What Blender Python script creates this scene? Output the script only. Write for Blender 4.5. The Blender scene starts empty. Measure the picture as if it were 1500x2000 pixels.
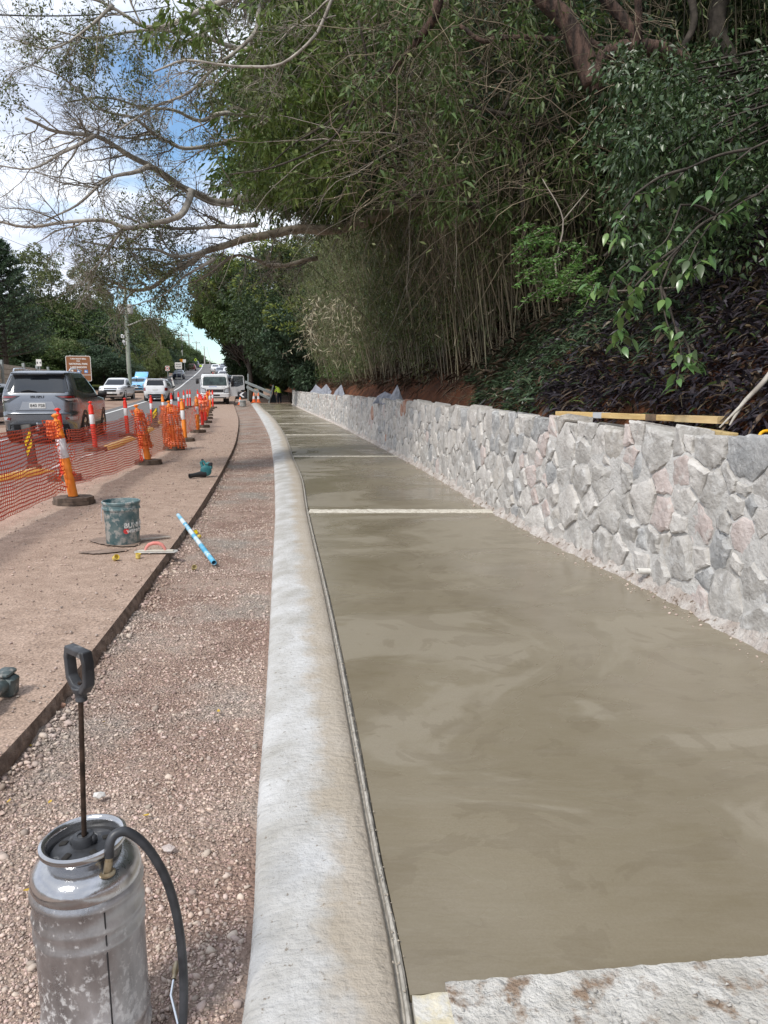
import bpy, math, random
import numpy as np
from mathutils import Vector, Matrix, noise as mnoise
R=math.radians
random.seed(7)
rng=np.random.default_rng(7)
sc=bpy.context.scene
COL=sc.collection
# ------------------------------------------------------------------ camera
FPX=1440.; PITCH=R(9.66); CH=1.42
cam=bpy.data.cameras.new('camera'); camo=bpy.data.objects.new('camera',cam); COL.objects.link(camo)
cam.sensor_fit='VERTICAL'; cam.sensor_height=36; cam.lens=FPX/2000*36
cam.clip_start=.05; cam.clip_end=3000
camo.location=(0,0,CH); camo.rotation_euler=(R(90)-PITCH,0,0)
sc.camera=camo
# ------------------------------------------------------------------ world / sky
SUN_EL=R(52); SUN_AZ=R(215)      # azimuth measured from +Y clockwise
w=bpy.data.worlds.new('World'); sc.world=w; w.use_nodes=True
nt=w.node_tree; N=nt.nodes; Lk=nt.links
for n in list(N): N.remove(n)
out=N.new('ShaderNodeOutputWorld'); bg=N.new('ShaderNodeBackground'); bg.inputs['Strength'].default_value=.12
sky=N.new('ShaderNodeTexSky'); sky.sky_type='NISHITA'; sky.sun_disc=False
sky.sun_elevation=SUN_EL; sky.sun_rotation=SUN_AZ; sky.air_density=1.0; sky.dust_density=.6
tc=N.new('ShaderNodeTexCoord'); sep=N.new('ShaderNodeSeparateXYZ'); Lk.new(tc.outputs['Generated'],sep.inputs[0])
def wm(op,a,b=None,c=None,clamp=False):
    n=N.new('ShaderNodeMath'); n.operation=op; n.use_clamp=clamp
    for i,v in enumerate((a,b,c)):
        if v is None: continue
        if hasattr(v,'is_linked') or hasattr(v,'links'): Lk.new(v,n.inputs[i])
        else: n.inputs[i].default_value=v
    return n.outputs[0]
zz=wm('MAXIMUM',wm('ADD',sep.outputs['Z'],.12),.03)
cmb=N.new('ShaderNodeCombineXYZ'); Lk.new(wm('DIVIDE',sep.outputs['X'],zz),cmb.inputs[0]); Lk.new(wm('DIVIDE',sep.outputs['Y'],zz),cmb.inputs[1]); cmb.inputs[2].default_value=3.7
n1=N.new('ShaderNodeTexNoise'); n1.inputs['Scale'].default_value=.9; n1.inputs['Detail'].default_value=9; n1.inputs['Roughness'].default_value=.55; n1.inputs['Distortion'].default_value=.4
n2=N.new('ShaderNodeTexNoise'); n2.inputs['Scale'].default_value=1.7; n2.inputs['Detail'].default_value=8; n2.inputs['Roughness'].default_value=.6
Lk.new(cmb.outputs[0],n1.inputs['Vector']); Lk.new(cmb.outputs[0],n2.inputs['Vector'])
# breaks in the cloud: directions where blue shows
def ray(px,py):
    a=(px-750)/FPX; b=-(py-1000)/FPX
    return Vector((a, math.cos(PITCH)+b*math.sin(PITCH), -math.sin(PITCH)+b*math.cos(PITCH)))
gap=None
for (px,py,wd,am) in ((300,150,.15,.33),(355,230,.11,.30),(235,110,.10,.2),(395,650,.15,.50),(375,385,.05,.22),(150,470,.08,.05)):
    dv=ray(px,py).normalized()
    dd=N.new('ShaderNodeVectorMath'); dd.operation='DISTANCE'; Lk.new(tc.outputs['Generated'],dd.inputs[0]); dd.inputs[1].default_value=dv
    g_=wm('MULTIPLY',wm('POWER',wm('SUBTRACT',1,wm('DIVIDE',dd.outputs['Value'],wd,clamp=True)),.8),am)
    gap=g_ if gap is None else wm('MAXIMUM',gap,g_)
cov=wm('SUBTRACT',wm('ADD',n1.outputs['Fac'],.20),gap)
ramp=N.new('ShaderNodeValToRGB'); Lk.new(cov,ramp.inputs[0]); ramp.color_ramp.elements[0].position=.40; ramp.color_ramp.elements[1].position=.56
ramp.color_ramp.elements[0].color=(0,0,0,1); ramp.color_ramp.elements[1].color=(1,1,1,1)
cr=N.new('ShaderNodeValToRGB'); Lk.new(n2.outputs['Fac'],cr.inputs[0])
cr.color_ramp.elements[0].position=.38; cr.color_ramp.elements[1].position=.6
cr.color_ramp.elements[0].color=(4.9,5.5,6.8,1); cr.color_ramp.elements[1].color=(7.4,7.8,8.5,1)
skm=N.new('ShaderNodeMix'); skm.data_type='RGBA'; skm.blend_type='MULTIPLY'; skm.inputs[0].default_value=1
Lk.new(sky.outputs[0],skm.inputs[6]); skm.inputs[7].default_value=(.95,1.12,1.2,1)
mx=N.new('ShaderNodeMix'); mx.data_type='RGBA'; Lk.new(ramp.outputs[0],mx.inputs[0]); Lk.new(skm.outputs[2],mx.inputs[6]); Lk.new(cr.outputs[0],mx.inputs[7])
Lk.new(mx.outputs[2],bg.inputs['Color']); Lk.new(bg.outputs[0],out.inputs[0])
# ------------------------------------------------------------------ sun
sl=bpy.data.lights.new('sun','SUN'); sl.energy=2.2; sl.angle=R(10); sl.color=(1,.955,.88)
so=bpy.data.objects.new('sun',sl); COL.objects.link(so)
sd=Vector((math.sin(SUN_AZ)*math.cos(SUN_EL),math.cos(SUN_AZ)*math.cos(SUN_EL),math.sin(SUN_EL)))
so.rotation_euler=sd.to_track_quat('Z','Y').to_euler(); so.location=(0,0,30)
vs=sc.view_settings; vs.view_transform='Standard'; vs.look='None'; vs.gamma=1; vs.exposure=.42; vs.use_curve_mapping=False
sc.cycles.max_bounces=6; sc.cycles.diffuse_bounces=3; sc.cycles.glossy_bounces=3; sc.cycles.transmission_bounces=4; sc.cycles.transparent_max_bounces=6
# ------------------------------------------------------------------ placing helpers
def at(px,py,Y):                       # world point on the view ray at distance Y
    r=ray(px,py); t=Y/r.y; return Vector((r.x*t,Y,CH+r.z*t))
def gp(px,py,z=0.):
    r=ray(px,py); t=(z-CH)/r.z; return Vector((r.x*t,r.y*t,z))
def interp(x,xs,ys):
    if x<=xs[0]: return ys[0]+(x-xs[0])*(ys[1]-ys[0])/(xs[1]-xs[0])
    for i in range(1,len(xs)):
        if x<=xs[i]: return ys[i-1]+(x-xs[i-1])*(ys[i]-ys[i-1])/(xs[i]-xs[i-1])
    return ys[-1]+(x-xs[-1])*(ys[-1]-ys[-2])/(xs[-1]-xs[-2])
def crom(xs,ys):                       # smooth monotone-ish resample
    n=len(xs); m=[0]*n
    for i in range(n):
        if i==0: m[i]=(ys[1]-ys[0])/(xs[1]-xs[0])
        elif i==n-1: m[i]=(ys[-1]-ys[-2])/(xs[-1]-xs[-2])
        else: m[i]=(ys[i+1]-ys[i-1])/(xs[i+1]-xs[i-1])
    def f(x):
        if x<=xs[0]: return ys[0]+m[0]*(x-xs[0])
        if x>=xs[-1]: return ys[-1]+m[-1]*(x-xs[-1])
        for i in range(1,n):
            if x<=xs[i]: break
        h=xs[i]-xs[i-1]; t=(x-xs[i-1])/h
        return (2*t**3-3*t*t+1)*ys[i-1]+(t**3-2*t*t+t)*h*m[i-1]+(-2*t**3+3*t*t)*ys[i]+(t**3-t*t)*h*m[i]
    return f
x_wall=crom([-6,0,2.5,3.8,4.85,6.4,8.2,11.3,15,21.9,28.3,36,45,51],[2.75,2.42,2.22,2.07,1.91,1.59,1.27,.87,.31,-.80,-1.86,-3.3,-5.05,-6.3])
x_kr=crom([-6,0,1.47,2.06,4.39,8.17,11.3,14.7,21.4,34,45,52,64],[.35,.14,.047,-.03,-.33,-.86,-1.27,-1.82,-2.86,-5.1,-7.35,-8.8,-11.4])
x_kl=crom([-6,0,1.59,2.4,3.2,6.2,8.8,15,23.1,36.7,48,63],[-.1,-.26,-.34,-.45,-.55,-.96,-1.32,-2.26,-3.6,-6.15,-8.4,-11.6])
x_as=crom([-6,0,2.6,3.45,6.33,9.3,13.8,19.8,32,52,60],[-1.2,-1.4,-1.49,-1.55,-1.89,-2.29,-2.97,-3.97,-6.28,-10.6,-12.3])
zr=crom([-20,30,38,45,52,60,80,105,140,180,225,260,330],[0,0,.03,.10,.22,.40,1.1,2.0,3.6,5.6,8.0,8.8,8.4])
_ln=[(0,862,19.4),(85,843,23.6),(208,809,38.6),(274,790,53),(344,761,80),(363,748,105),(382,733,140),(393,722,180),(397,714,225)]
x_ln=crom([-10,5]+[q[2] for q in _ln],[-4.6,-7.2]+[at(*q).x for q in _ln])
# ------------------------------------------------------------------ mesh builder
class MB:
    def __init__(s): s.v=[]; s.f=[]; s.m=[]; s.uv=None
    def add(s,vs,fs,m=0):
        o=len(s.v); s.v.extend([tuple(v) for v in vs]); s.f.extend([tuple(i+o for i in f) for f in fs]); s.m.extend([m]*len(fs)); return o
    def box(s,c,d,rot=None,m=0,taper=1.,bev=0.):
        hx,hy,hz=d[0]/2,d[1]/2,d[2]/2
        if bev>0:
            b=bev; P=[]
            lv=[(-hz,b),(-hz+b,0),(hz-b,0),(hz,b)]
            for z,ins in lv:
                k=taper if z>0 else 1
                X,Y=(hx-ins)*k,(hy-ins)*k; bb=b*.9
                P+=[(-X+bb,-Y,z),(X-bb,-Y,z),(X,-Y+bb,z),(X,Y-bb,z),(X-bb,Y,z),(-X+bb,Y,z),(-X,Y-bb,z),(-X,-Y+bb,z)]
            Fs=[tuple(range(7,-1,-1)),tuple(range(24,32))]
            for r in range(3):
                for i in range(8): Fs.append((r*8+i,r*8+(i+1)%8,(r+1)*8+(i+1)%8,(r+1)*8+i))
        else:
            P=[(x*hx*(taper if z>0 else 1),y*hy*(taper if z>0 else 1),z*hz) for z in(-1,1) for y in(-1,1) for x in(-1,1)]
            Fs=[(0,2,3,1),(4,5,7,6),(0,1,5,4),(2,6,7,3),(0,4,6,2),(1,3,7,5)]
        c=Vector(c)
        P=[(rot@Vector(p) if rot is not None else Vector(p))+c for p in P]
        s.add(P,Fs,m); return s
    def tube(s,pts,r,n=8,m=0,cap=True,flat=1.):
        pts=[Vector(p) for p in pts]
        if not hasattr(r,'__len__'): r=[r]*len(pts)
        up=None; rings=[]
        for i,p in enumerate(pts):
            t=(pts[min(i+1,len(pts)-1)]-pts[max(i-1,0)])
            if t.length<1e-9: t=Vector((0,0,1))
            t.normalize()
            if up is None: up=Vector((0,0,1)) if abs(t.z)<.9 else Vector((1,0,0))
            a=t.cross(up).normalized(); b=a.cross(t).normalized(); up=b
            rings.append([p+(a*math.cos(k*2*math.pi/n)+b*math.sin(k*2*math.pi/n)*flat)*r[i] for k in range(n)])
        vs=[q for rg in rings for q in rg]; fs=[]
        for i in range(len(pts)-1):
            for k in range(n): fs.append((i*n+k,i*n+(k+1)%n,(i+1)*n+(k+1)%n,(i+1)*n+k))
        if cap: fs.append(tuple(range(n-1,-1,-1))); fs.append(tuple(range((len(pts)-1)*n,len(pts)*n)))
        s.add(vs,fs,m); return s
    def lathe(s,prof,n=24,c=(0,0,0),rot=None,m=0,cap=(False,False)):
        c=Vector(c); vs=[]; fs=[]
        for (r,z) in prof:
            for k in range(n):
                p=Vector((r*math.cos(2*math.pi*k/n),r*math.sin(2*math.pi*k/n),z))
                vs.append((rot@p if rot is not None else p)+c)
        for i in range(len(prof)-1):
            for k in range(n): fs.append((i*n+k,i*n+(k+1)%n,(i+1)*n+(k+1)%n,(i+1)*n+k))
        if cap[0]: fs.append(tuple(range(n-1,-1,-1)))
        if cap[1]: fs.append(tuple(range((len(prof)-1)*n,len(prof)*n)))
        s.add(vs,fs,m); return s
    def grid(s,fn,nu,nv,m=0,flip=False):
        vs=[fn(i/nu,j/nv) for j in range(nv+1) for i in range(nu+1)]
        fs=[]
        for j in range(nv):
            for i in range(nu):
                a=j*(nu+1)+i; q=(a,a+1,a+nu+2,a+nu+1); fs.append(q[::-1] if flip else q)
        s.add(vs,fs,m); return s
    def prism(s,poly,h0,h1,fn=None,m=0):      # poly in (x,y); extruded in z; fn maps to 3d
        n=len(poly); vs=[Vector((x,y,h0)) for x,y in poly]+[Vector((x,y,h1)) for x,y in poly]
        if fn: vs=[fn(v) for v in vs]
        fs=[tuple(range(n-1,-1,-1)),tuple(range(n,2*n))]+[(i,(i+1)%n,n+(i+1)%n,n+i) for i in range(n)]
        s.add(vs,fs,m); return s
    def build(s,name,mats,parent=None,smooth=None,loc=None):
        me=bpy.data.meshes.new(name); me.from_pydata(s.v,[],s.f)
        if not isinstance(mats,(list,tuple)): mats=[mats]
        for q in mats: me.materials.append(q)
        if len(mats)>1: me.polygons.foreach_set('material_index',s.m)
        if smooth is not None:
            me.polygons.foreach_set('use_smooth',[True]*len(me.polygons))
            if smooth<180: me.set_sharp_from_angle(angle=R(smooth))
        me.update()
        o=bpy.data.objects.new(name,me); COL.objects.link(o)
        if parent: o.parent=parent
        if loc is not None: o.location=loc
        return o
def npmesh(name,V,F,mat,parent=None,smooth=False,uv=None):   # F: (n,3|4) int array
    me=bpy.data.meshes.new(name); k=F.shape[1]
    me.vertices.add(len(V)); me.vertices.foreach_set('co',np.ascontiguousarray(V,dtype=np.float32).ravel())
    me.loops.add(F.size); me.loops.foreach_set('vertex_index',np.ascontiguousarray(F,dtype=np.int32).ravel())
    me.polygons.add(len(F)); me.polygons.foreach_set('loop_start',np.arange(0,F.size,k,dtype=np.int32))
    me.polygons.foreach_set('loop_total',np.full(len(F),k,dtype=np.int32))
    if smooth: me.polygons.foreach_set('use_smooth',np.ones(len(F),dtype=bool))
    for q in (mat if isinstance(mat,(list,tuple)) else [mat]): me.materials.append(q)
    me.update(); me.validate()
    o=bpy.data.objects.new(name,me); COL.objects.link(o)
    if parent: o.parent=parent
    return o
def tag(o,label=None,cat=None,group=None,kind=None):
    if label: o['label']=label
    if cat: o['category']=cat
    if group: o['group']=group
    if kind: o['kind']=kind
    return o
def empty(name,loc=(0,0,0),rz=0,label=None,cat=None,group=None,kind=None):
    o=bpy.data.objects.new(name,None); COL.objects.link(o); o.location=loc; o.rotation_euler=(0,0,rz); o.empty_display_size=.1
    return tag(o,label,cat,group,kind)
def copytree(o,parent=None):
    c=o.copy(); COL.objects.link(c); c.parent=parent
    for ch in list(o.children): copytree(ch,c)
    return c
def textobj(name,s,size,mat,parent,M4,ext=.002,align='CENTER',bold=0.,sx=1.,bend=None):
    cu=bpy.data.curves.new(name,'FONT'); cu.body=s; cu.size=size; cu.extrude=ext; cu.align_x=align; cu.align_y='CENTER'; cu.offset=bold; cu.resolution_u=3
    o=bpy.data.objects.new(name,cu); COL.objects.link(o)
    me=bpy.data.meshes.new_from_object(o); bpy.data.objects.remove(o)
    o=bpy.data.objects.new(name,me); COL.objects.link(o); me.materials.clear(); me.materials.append(mat)
    for v in me.vertices:
        v.co.x*=sx
        if bend: v.co=bend(v.co)
    if M4 is not None: me.transform(M4)
    if parent: o.parent=parent
    return o
# ------------------------------------------------------------------ materials
_mc={}
def mat(name,c1,c2=None,rough=.8,metal=0.,scale=6.,detail=5,bump=0.,bscale=None,stretch=(1,1,1),island=0.,coord='Object',lo=.38,hi=.62,c3=None,s3=30.,t3=(.6,.66),spec=.5,trans=0.,rrange=None,coat=0.,bdist=.01,vor=0,sub=0.,distort=0.):
    if name in _mc: return _mc[name]
    m=bpy.data.materials.new(name); m.use_nodes=True; t=m.node_tree; n=t.nodes; l=t.links
    b=n['Principled BSDF']; b.inputs['Roughness'].default_value=rough; b.inputs['Metallic'].default_value=metal
    b.inputs['Specular IOR Level'].default_value=spec
    if coat: b.inputs['Coat Weight'].default_value=coat; b.inputs['Coat Roughness'].default_value=.08
    if trans: b.inputs['Transmission Weight'].default_value=trans
    col=None
    tcn=n.new('ShaderNodeTexCoord'); mp=n.new('ShaderNodeMapping'); mp.inputs['Scale'].default_value=stretch
    l.new(tcn.outputs[coord],mp.inputs[0]); vec=mp.outputs[0]
    def rgba(c): return (c[0],c[1],c[2],1)
    if c2 is not None:
        tx=n.new('ShaderNodeTexNoise'); tx.inputs['Scale'].default_value=scale; tx.inputs['Detail'].default_value=detail; tx.inputs['Roughness'].default_value=.6; tx.inputs['Distortion'].default_value=distort
        l.new(vec,tx.inputs['Vector'])
        rp=n.new('ShaderNodeValToRGB'); rp.color_ramp.elements[0].position=lo; rp.color_ramp.elements[1].position=hi
        rp.color_ramp.elements[0].color=rgba(c1); rp.color_ramp.elements[1].color=rgba(c2); l.new(tx.outputs['Fac'],rp.inputs[0]); col=rp.outputs[0]
        if rrange:
            mr=n.new('ShaderNodeMapRange'); mr.inputs[1].default_value=lo; mr.inputs[2].default_value=hi; mr.inputs[3].default_value=rrange[0]; mr.inputs[4].default_value=rrange[1]
            l.new(tx.outputs['Fac'],mr.inputs[0]); l.new(mr.outputs[0],b.inputs['Roughness'])
    if c3 is not None:
        t3n=n.new('ShaderNodeTexNoise'); t3n.inputs['Scale'].default_value=s3; t3n.inputs['Detail'].default_value=6; t3n.inputs['Roughness'].default_value=.65; l.new(vec,t3n.inputs['Vector'])
        r3=n.new('ShaderNodeMapRange'); r3.inputs[1].default_value=t3[0]; r3.inputs[2].default_value=t3[1]; l.new(t3n.outputs['Fac'],r3.inputs[0])
        mx=n.new('ShaderNodeMix'); mx.data_type='RGBA'; l.new(r3.outputs[0],mx.inputs[0])
        if col: l.new(col,mx.inputs[6])
        else: mx.inputs[6].default_value=rgba(c1)
        mx.inputs[7].default_value=rgba(c3); col=mx.outputs[2]
    if island:
        g=n.new('ShaderNodeNewGeometry'); hv=n.new('ShaderNodeHueSaturation')
        a=n.new('ShaderNodeMapRange'); a.inputs[3].default_value=1-island; a.inputs[4].default_value=1+island; l.new(g.outputs['Random Per Island'],a.inputs[0])
        l.new(a.outputs[0],hv.inputs['Value'])
        fr=n.new('ShaderNodeMath'); fr.operation='MULTIPLY_ADD'; fr.inputs[1].default_value=7.13; fr.inputs[2].default_value=0; l.new(g.outputs['Random Per Island'],fr.inputs[0])
        f2=n.new('ShaderNodeMath'); f2.operation='FRACT'; l.new(fr.outputs[0],f2.inputs[0])
        a2=n.new('ShaderNodeMapRange'); a2.inputs[3].default_value=.5-island*.05; a2.inputs[4].default_value=.5+island*.035; l.new(f2.outputs[0],a2.inputs[0]); l.new(a2.outputs[0],hv.inputs['Hue'])
        if col: l.new(col,hv.inputs['Color'])
        else: hv.inputs['Color'].default_value=rgba(c1)
        col=hv.outputs[0]
    if col: l.new(col,b.inputs['Base Color'])
    else: b.inputs['Base Color'].default_value=rgba(c1)
    if bump:
        bn=n.new('ShaderNodeTexNoise'); bn.inputs['Scale'].default_value=bscale or scale*4; bn.inputs['Detail'].default_value=8; bn.inputs['Roughness'].default_value=.6; l.new(vec,bn.inputs['Vector'])
        h=bn.outputs['Fac']
        if vor:
            vn=n.new('ShaderNodeTexVoronoi'); vn.inputs['Scale'].default_value=vor; l.new(vec,vn.inputs['Vector'])
            ad=n.new('ShaderNodeMath'); ad.operation='SUBTRACT'; l.new(h,ad.inputs[0]); l.new(vn.outputs['Distance'],ad.inputs[1]); h=ad.outputs[0]
        bp=n.new('ShaderNodeBump'); bp.inputs['Strength'].default_value=bump; bp.inputs['Distance'].default_value=bdist; l.new(h,bp.inputs['Height']); l.new(bp.outputs[0],b.inputs['Normal'])
    if sub:
        # thin leaf: some light passes through
        tr=n.new('ShaderNodeBsdfTranslucent'); ms=n.new('ShaderNodeMixShader'); ms.inputs[0].default_value=sub
        if col: l.new(col,tr.inputs[0])
        else: tr.inputs[0].default_value=rgba(c1)
        l.new(b.outputs[0],ms.inputs[1]); l.new(tr.outputs[0],ms.inputs[2]); l.new(ms.outputs[0],n['Material Output'].inputs[0])
    _mc[name]=m; return m
# ================================================================== SETTING
x_as=crom([-6,0,2.6,3.45,6.33,9.3,13.8,19.8,32,45,52,60,80,105,140,180,225,330],[-1.2,-1.4,-1.49,-1.55,-1.89,-2.29,-2.97,-3.97,-6.28,-9.0,-10.5,-12.0,-15.8,-21.3,-29,-37.5,-47,-70])
def fbm(x,y,z=0,o=4):
    return mnoise.fractal(Vector((x,y,z)),1.,2.,o)
def ysteps(a,b,f=.06,mn=.05,mx=4.):
    L=[a]; y=a
    while y<b:
        y+=min(mx,max(mn,abs(y)*f)); L.append(min(y,b))
    return L
def strip(name,xl,xr,zf,ys,nu,mats,m=0,skirt=None,uv=True):
    mb=MB(); uvs=[]
    for y in ys:
        a,b=xl(y),xr(y)
        for i in range(nu+1):
            u=i/nu; x=a+(b-a)*u; mb.v.append((x,y,zf(x,y,u))); uvs.append((x-b,y))
    n=nu+1
    for j in range(len(ys)-1):
        for i in range(nu): mb.f.append((j*n+i,j*n+i+1,(j+1)*n+i+1,(j+1)*n+i)); mb.m.append(0)
    o=mb.build(name,mats,smooth=180)
    if uv:
        me=o.data; ul=me.uv_layers.new(name='UVMap'); li=np.zeros(len(me.loops),dtype=np.int32); me.loops.foreach_get('vertex_index',li)
        U=np.array(uvs,dtype=np.float32)[li]; ul.data.foreach_set('uv',U.ravel())
    return o
# ---- materials of the ground
def dirt_mix(name,cA,cB,u0,u1,cs=None,fine=90,bump=.35,noise_amt=1.6):
    # asphalt cB turning to dust colour cA within u0..u1 metres of the edge (uv.x = -distance from the work-side edge)
    m=bpy.data.materials.new(name); m.use_nodes=True; t=m.node_tree; n=t.nodes; l=t.links; b=n['Principled BSDF']; b.inputs['Roughness'].default_value=.92; b.inputs['Specular IOR Level'].default_value=.3
    uv=n.new('ShaderNodeUVMap'); sp=n.new('ShaderNodeSeparateXYZ'); l.new(uv.outputs[0],sp.inputs[0])
    tc=n.new('ShaderNodeTexCoord')
    a=n.new('ShaderNodeTexNoise'); a.inputs['Scale'].default_value=.9; a.inputs['Detail'].default_value=8; a.inputs['Roughness'].default_value=.65; l.new(tc.outputs['Object'],a.inputs['Vector'])
    s=n.new('ShaderNodeMath'); s.operation='MULTIPLY_ADD'; l.new(a.outputs['Fac'],s.inputs[0]); s.inputs[1].default_value=noise_amt; l.new(sp.outputs['X'],s.inputs[2])
    mr=n.new('ShaderNodeMapRange'); mr.inputs[1].default_value=u0; mr.inputs[2].default_value=u1; l.new(s.outputs[0],mr.inputs[0])
    f=n.new('ShaderNodeTexNoise'); f.inputs['Scale'].default_value=fine; f.inputs['Detail'].default_value=4; l.new(tc.outputs['Object'],f.inputs['Vector'])
    g=n.new('ShaderNodeTexNoise'); g.inputs['Scale'].default_value=5; g.inputs['Detail'].default_value=9; g.inputs['Roughness'].default_value=.7; l.new(tc.outputs['Object'],g.inputs['Vector'])
    def two(c,d,src,lo,hi):
        r=n.new('ShaderNodeValToRGB'); r.color_ramp.elements[0].position=lo; r.color_ramp.elements[1].position=hi; r.color_ramp.elements[0].color=(*c,1); r.color_ramp.elements[1].color=(*d,1); l.new(src.outputs['Fac'],r.inputs[0]); return r.outputs[0]
    A=two(cA[0],cA[1],g,.35,.65); B=two(cB[0],cB[1],g,.35,.68)
    mx=n.new('ShaderNodeMix'); mx.data_type='RGBA'; l.new(mr.outputs[0],mx.inputs[0]); l.new(B,mx.inputs[6]); l.new(A,mx.inputs[7])
    sp2=two((.55,.55,.55),(1.5,1.5,1.5),f,.32,.68)
    mu=n.new('ShaderNodeMix'); mu.data_type='RGBA'; mu.blend_type='MULTIPLY'; mu.inputs[0].default_value=.8; l.new(mx.outputs[2],mu.inputs[6]); l.new(sp2,mu.inputs[7])
    res=mu.outputs[2]
    if cs:
        v=n.new('ShaderNodeTexNoise'); v.inputs['Scale'].default_value=14; v.inputs['Detail'].default_value=7; v.inputs['Roughness'].default_value=.75; l.new(tc.outputs['Object'],v.inputs['Vector'])
        r=n.new('ShaderNodeMapRange'); r.inputs[1].default_value=.60; r.inputs[2].default_value=.66; l.new(v.outputs['Fac'],r.inputs[0])
        k=n.new('ShaderNodeMix'); k.data_type='RGBA'; l.new(r.outputs[0],k.inputs[0]); l.new(res,k.inputs[6]); k.inputs[7].default_value=(*cs,1); res=k.outputs[2]
    l.new(res,b.inputs['Base Color'])
    ad=n.new('ShaderNodeMath'); ad.operation='ADD'; l.new(f.outputs['Fac'],ad.inputs[0]); l.new(g.outputs['Fac'],ad.inputs[1])
    bp=n.new('ShaderNodeBump'); bp.inputs['Strength'].default_value=bump; bp.inputs['Distance'].default_value=.02; l.new(ad.outputs[0],bp.inputs['Height']); l.new(bp.outputs[0],b.inputs['Normal'])
    return m
M_road=dirt_mix('dusty_asphalt',((.30,.215,.165),(.42,.31,.245)),((.125,.12,.118),(.175,.165,.16)),-3.0,-1.6,cs=(.24,.165,.12))
M_gravel=mat('gravel_dirt',(.29,.195,.155),(.43,.33,.27),scale=1.6,detail=9,bump=.9,bscale=60,vor=70,bdist=.02,c3=(.33,.295,.26),s3=.8,t3=(.5,.66),rough=.95,spec=.2)
M_dirt=mat('shoulder_dirt',(.22,.14,.10),(.36,.26,.20),scale=.5,detail=8,bump=.5,bscale=20,rough=.95,spec=.2)
M_grass=mat('grass_ground',(.055,.075,.022),(.12,.125,.045),scale=.35,detail=8,bump=.6,bscale=25,rough=.95,spec=.1,c3=(.16,.13,.07),s3=1.2,t3=(.55,.7))
M_soil=mat('red_soil',(.065,.026,.014),(.19,.074,.036),scale=2.5,detail=9,bump=1.,bscale=12,bdist=.06,rough=.95,spec=.15,c3=(.05,.03,.02),s3=5,t3=(.5,.62))
M_litter=mat('leaf_litter_soil',(.035,.028,.018),(.085,.062,.038),scale=1.5,detail=9,bump=1.,bscale=14,bdist=.08,rough=.95,spec=.1)
# ---- broad ground
def gz(x,y):
    d=(x_ln(y)-10)-x
    k=min(1,max(0,d/8)); b=zr(y)-.38+k*.32
    if x>x_wall(min(y,60))+14: b=zr(y)-.38
    if y>260: b-=(y-260)*.02
    if d>0: b+=min(3.,max(0,d-45)*.06)
    return b
xs=[-420,-250,-160,-120,-95,-80,-70,-62,-56,-50,-45,-40,-36,-33,-30,-27,-24,-21,-18,-15,-12,-9,-6,-3,0,3,6,10,16,25,40,70,130,260,420]
ys=list(range(-30,60,4))+list(range(60,360,8))+[380,420,500,650,900,1300]
mb=MB()
for y in ys:
    for x in xs: mb.v.append((x,y,gz(x,y)))
n=len(xs)
for j in range(len(ys)-1):
    for i in range(n-1): mb.f.append((j*n+i,j*n+i+1,(j+1)*n+i+1,(j+1)*n+i)); mb.m.append(1 if (xs[i]>x_ln(ys[j])-8 and ys[j]<90) else 0)
tag(mb.build('ground',[M_grass,M_dirt],smooth=180),kind='structure')
# ---- road
Y1=ysteps(-8,330,.05,.12,4)
def lw(y): return .7 if y<70 else (.7+3.6*min(1,(y-70)/30))
o=strip('road',lambda y:x_ln(y)-lw(y),x_as,lambda x,y,u:zr(y)+.004*fbm(x*1.3,y*1.3)*(1 if y<40 else 0),Y1,26,M_road); tag(o,kind='structure')
# broken edge of the old asphalt, a face dropping to the gravel
M_edge=mat('broken_asphalt_edge',(.17,.125,.10),(.33,.25,.20),scale=14,detail=8,bump=1.,bscale=40,bdist=.03,rough=.95,spec=.2)
mb=MB(); YE=ysteps(-6,62,.012,.04,.6); K=5
for y in YE:
    for k in range(K):
        t=k/(K-1); j=.02*fbm(y*6,k*1.7)+.012*fbm(y*23,k*3.1,2)
        mb.v.append((x_as(y)+(0 if k==0 else .006+.03*t+j),y,zr(y)+(.003 if k==0 else -.005-.135*t)+.006*fbm(y*9,9.)*(k==1)))
for j in range(len(YE)-1):
    for k in range(K-1): mb.f.append((j*K+k,j*K+k+1,(j+1)*K+k+1,(j+1)*K+k)[::-1]); mb.m.append(0)
o=mb.build('road_edge',M_edge,smooth=180); tag(o,kind='structure')
# ---- gravel bed between old asphalt and new kerb
def bedz(x,y,u=0):
    return zr(y)-.085+.018*fbm(x*2.2,y*2.2)+.007*fbm(x*9,y*9,3)+(.02*max(0,(.12-abs(x-x_as(y)))/.12))
o=strip('gravel_bed',lambda y:x_as(y)-.02,lambda y:x_kl(y)+.08,bedz,ysteps(-6,62,.02,.04,1.),36,M_gravel); tag(o,kind='structure')
# ---- white edge line
M_line=mat('road_paint',(.62,.62,.60),(.75,.75,.73),scale=8,rough=.7,c3=(.3,.29,.27),s3=22,t3=(.56,.66))
mbl=MB(); YL=ysteps(-6,300,.04,.4,4)
for y in YL:
    for dx in(-.075,.075): mbl.v.append((x_ln(y)+dx*(1+y/300),y,zr(y)+.012))
for j in range(len(YL)-1): mbl.f.append((2*j,2*j+1,2*j+3,2*j+2)); mbl.m.append(0)
tag(mbl.build('road_edge_line',M_line),kind='structure')
mbl=MB()
for a,b in ((90,300),):
    YL=ysteps(a,b,.05,.4,4)
    for y in YL:
        for dx in(-.09,.09): mbl.v.append((x_as(y)-.4+dx,y,zr(y)+.012))
    for j in range(len(YL)-1): mbl.f.append((2*j,2*j+1,2*j+3,2*j+2)); mbl.m.append(0)
tag(mbl.build('road_edge_line',M_line),kind='structure')
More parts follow.
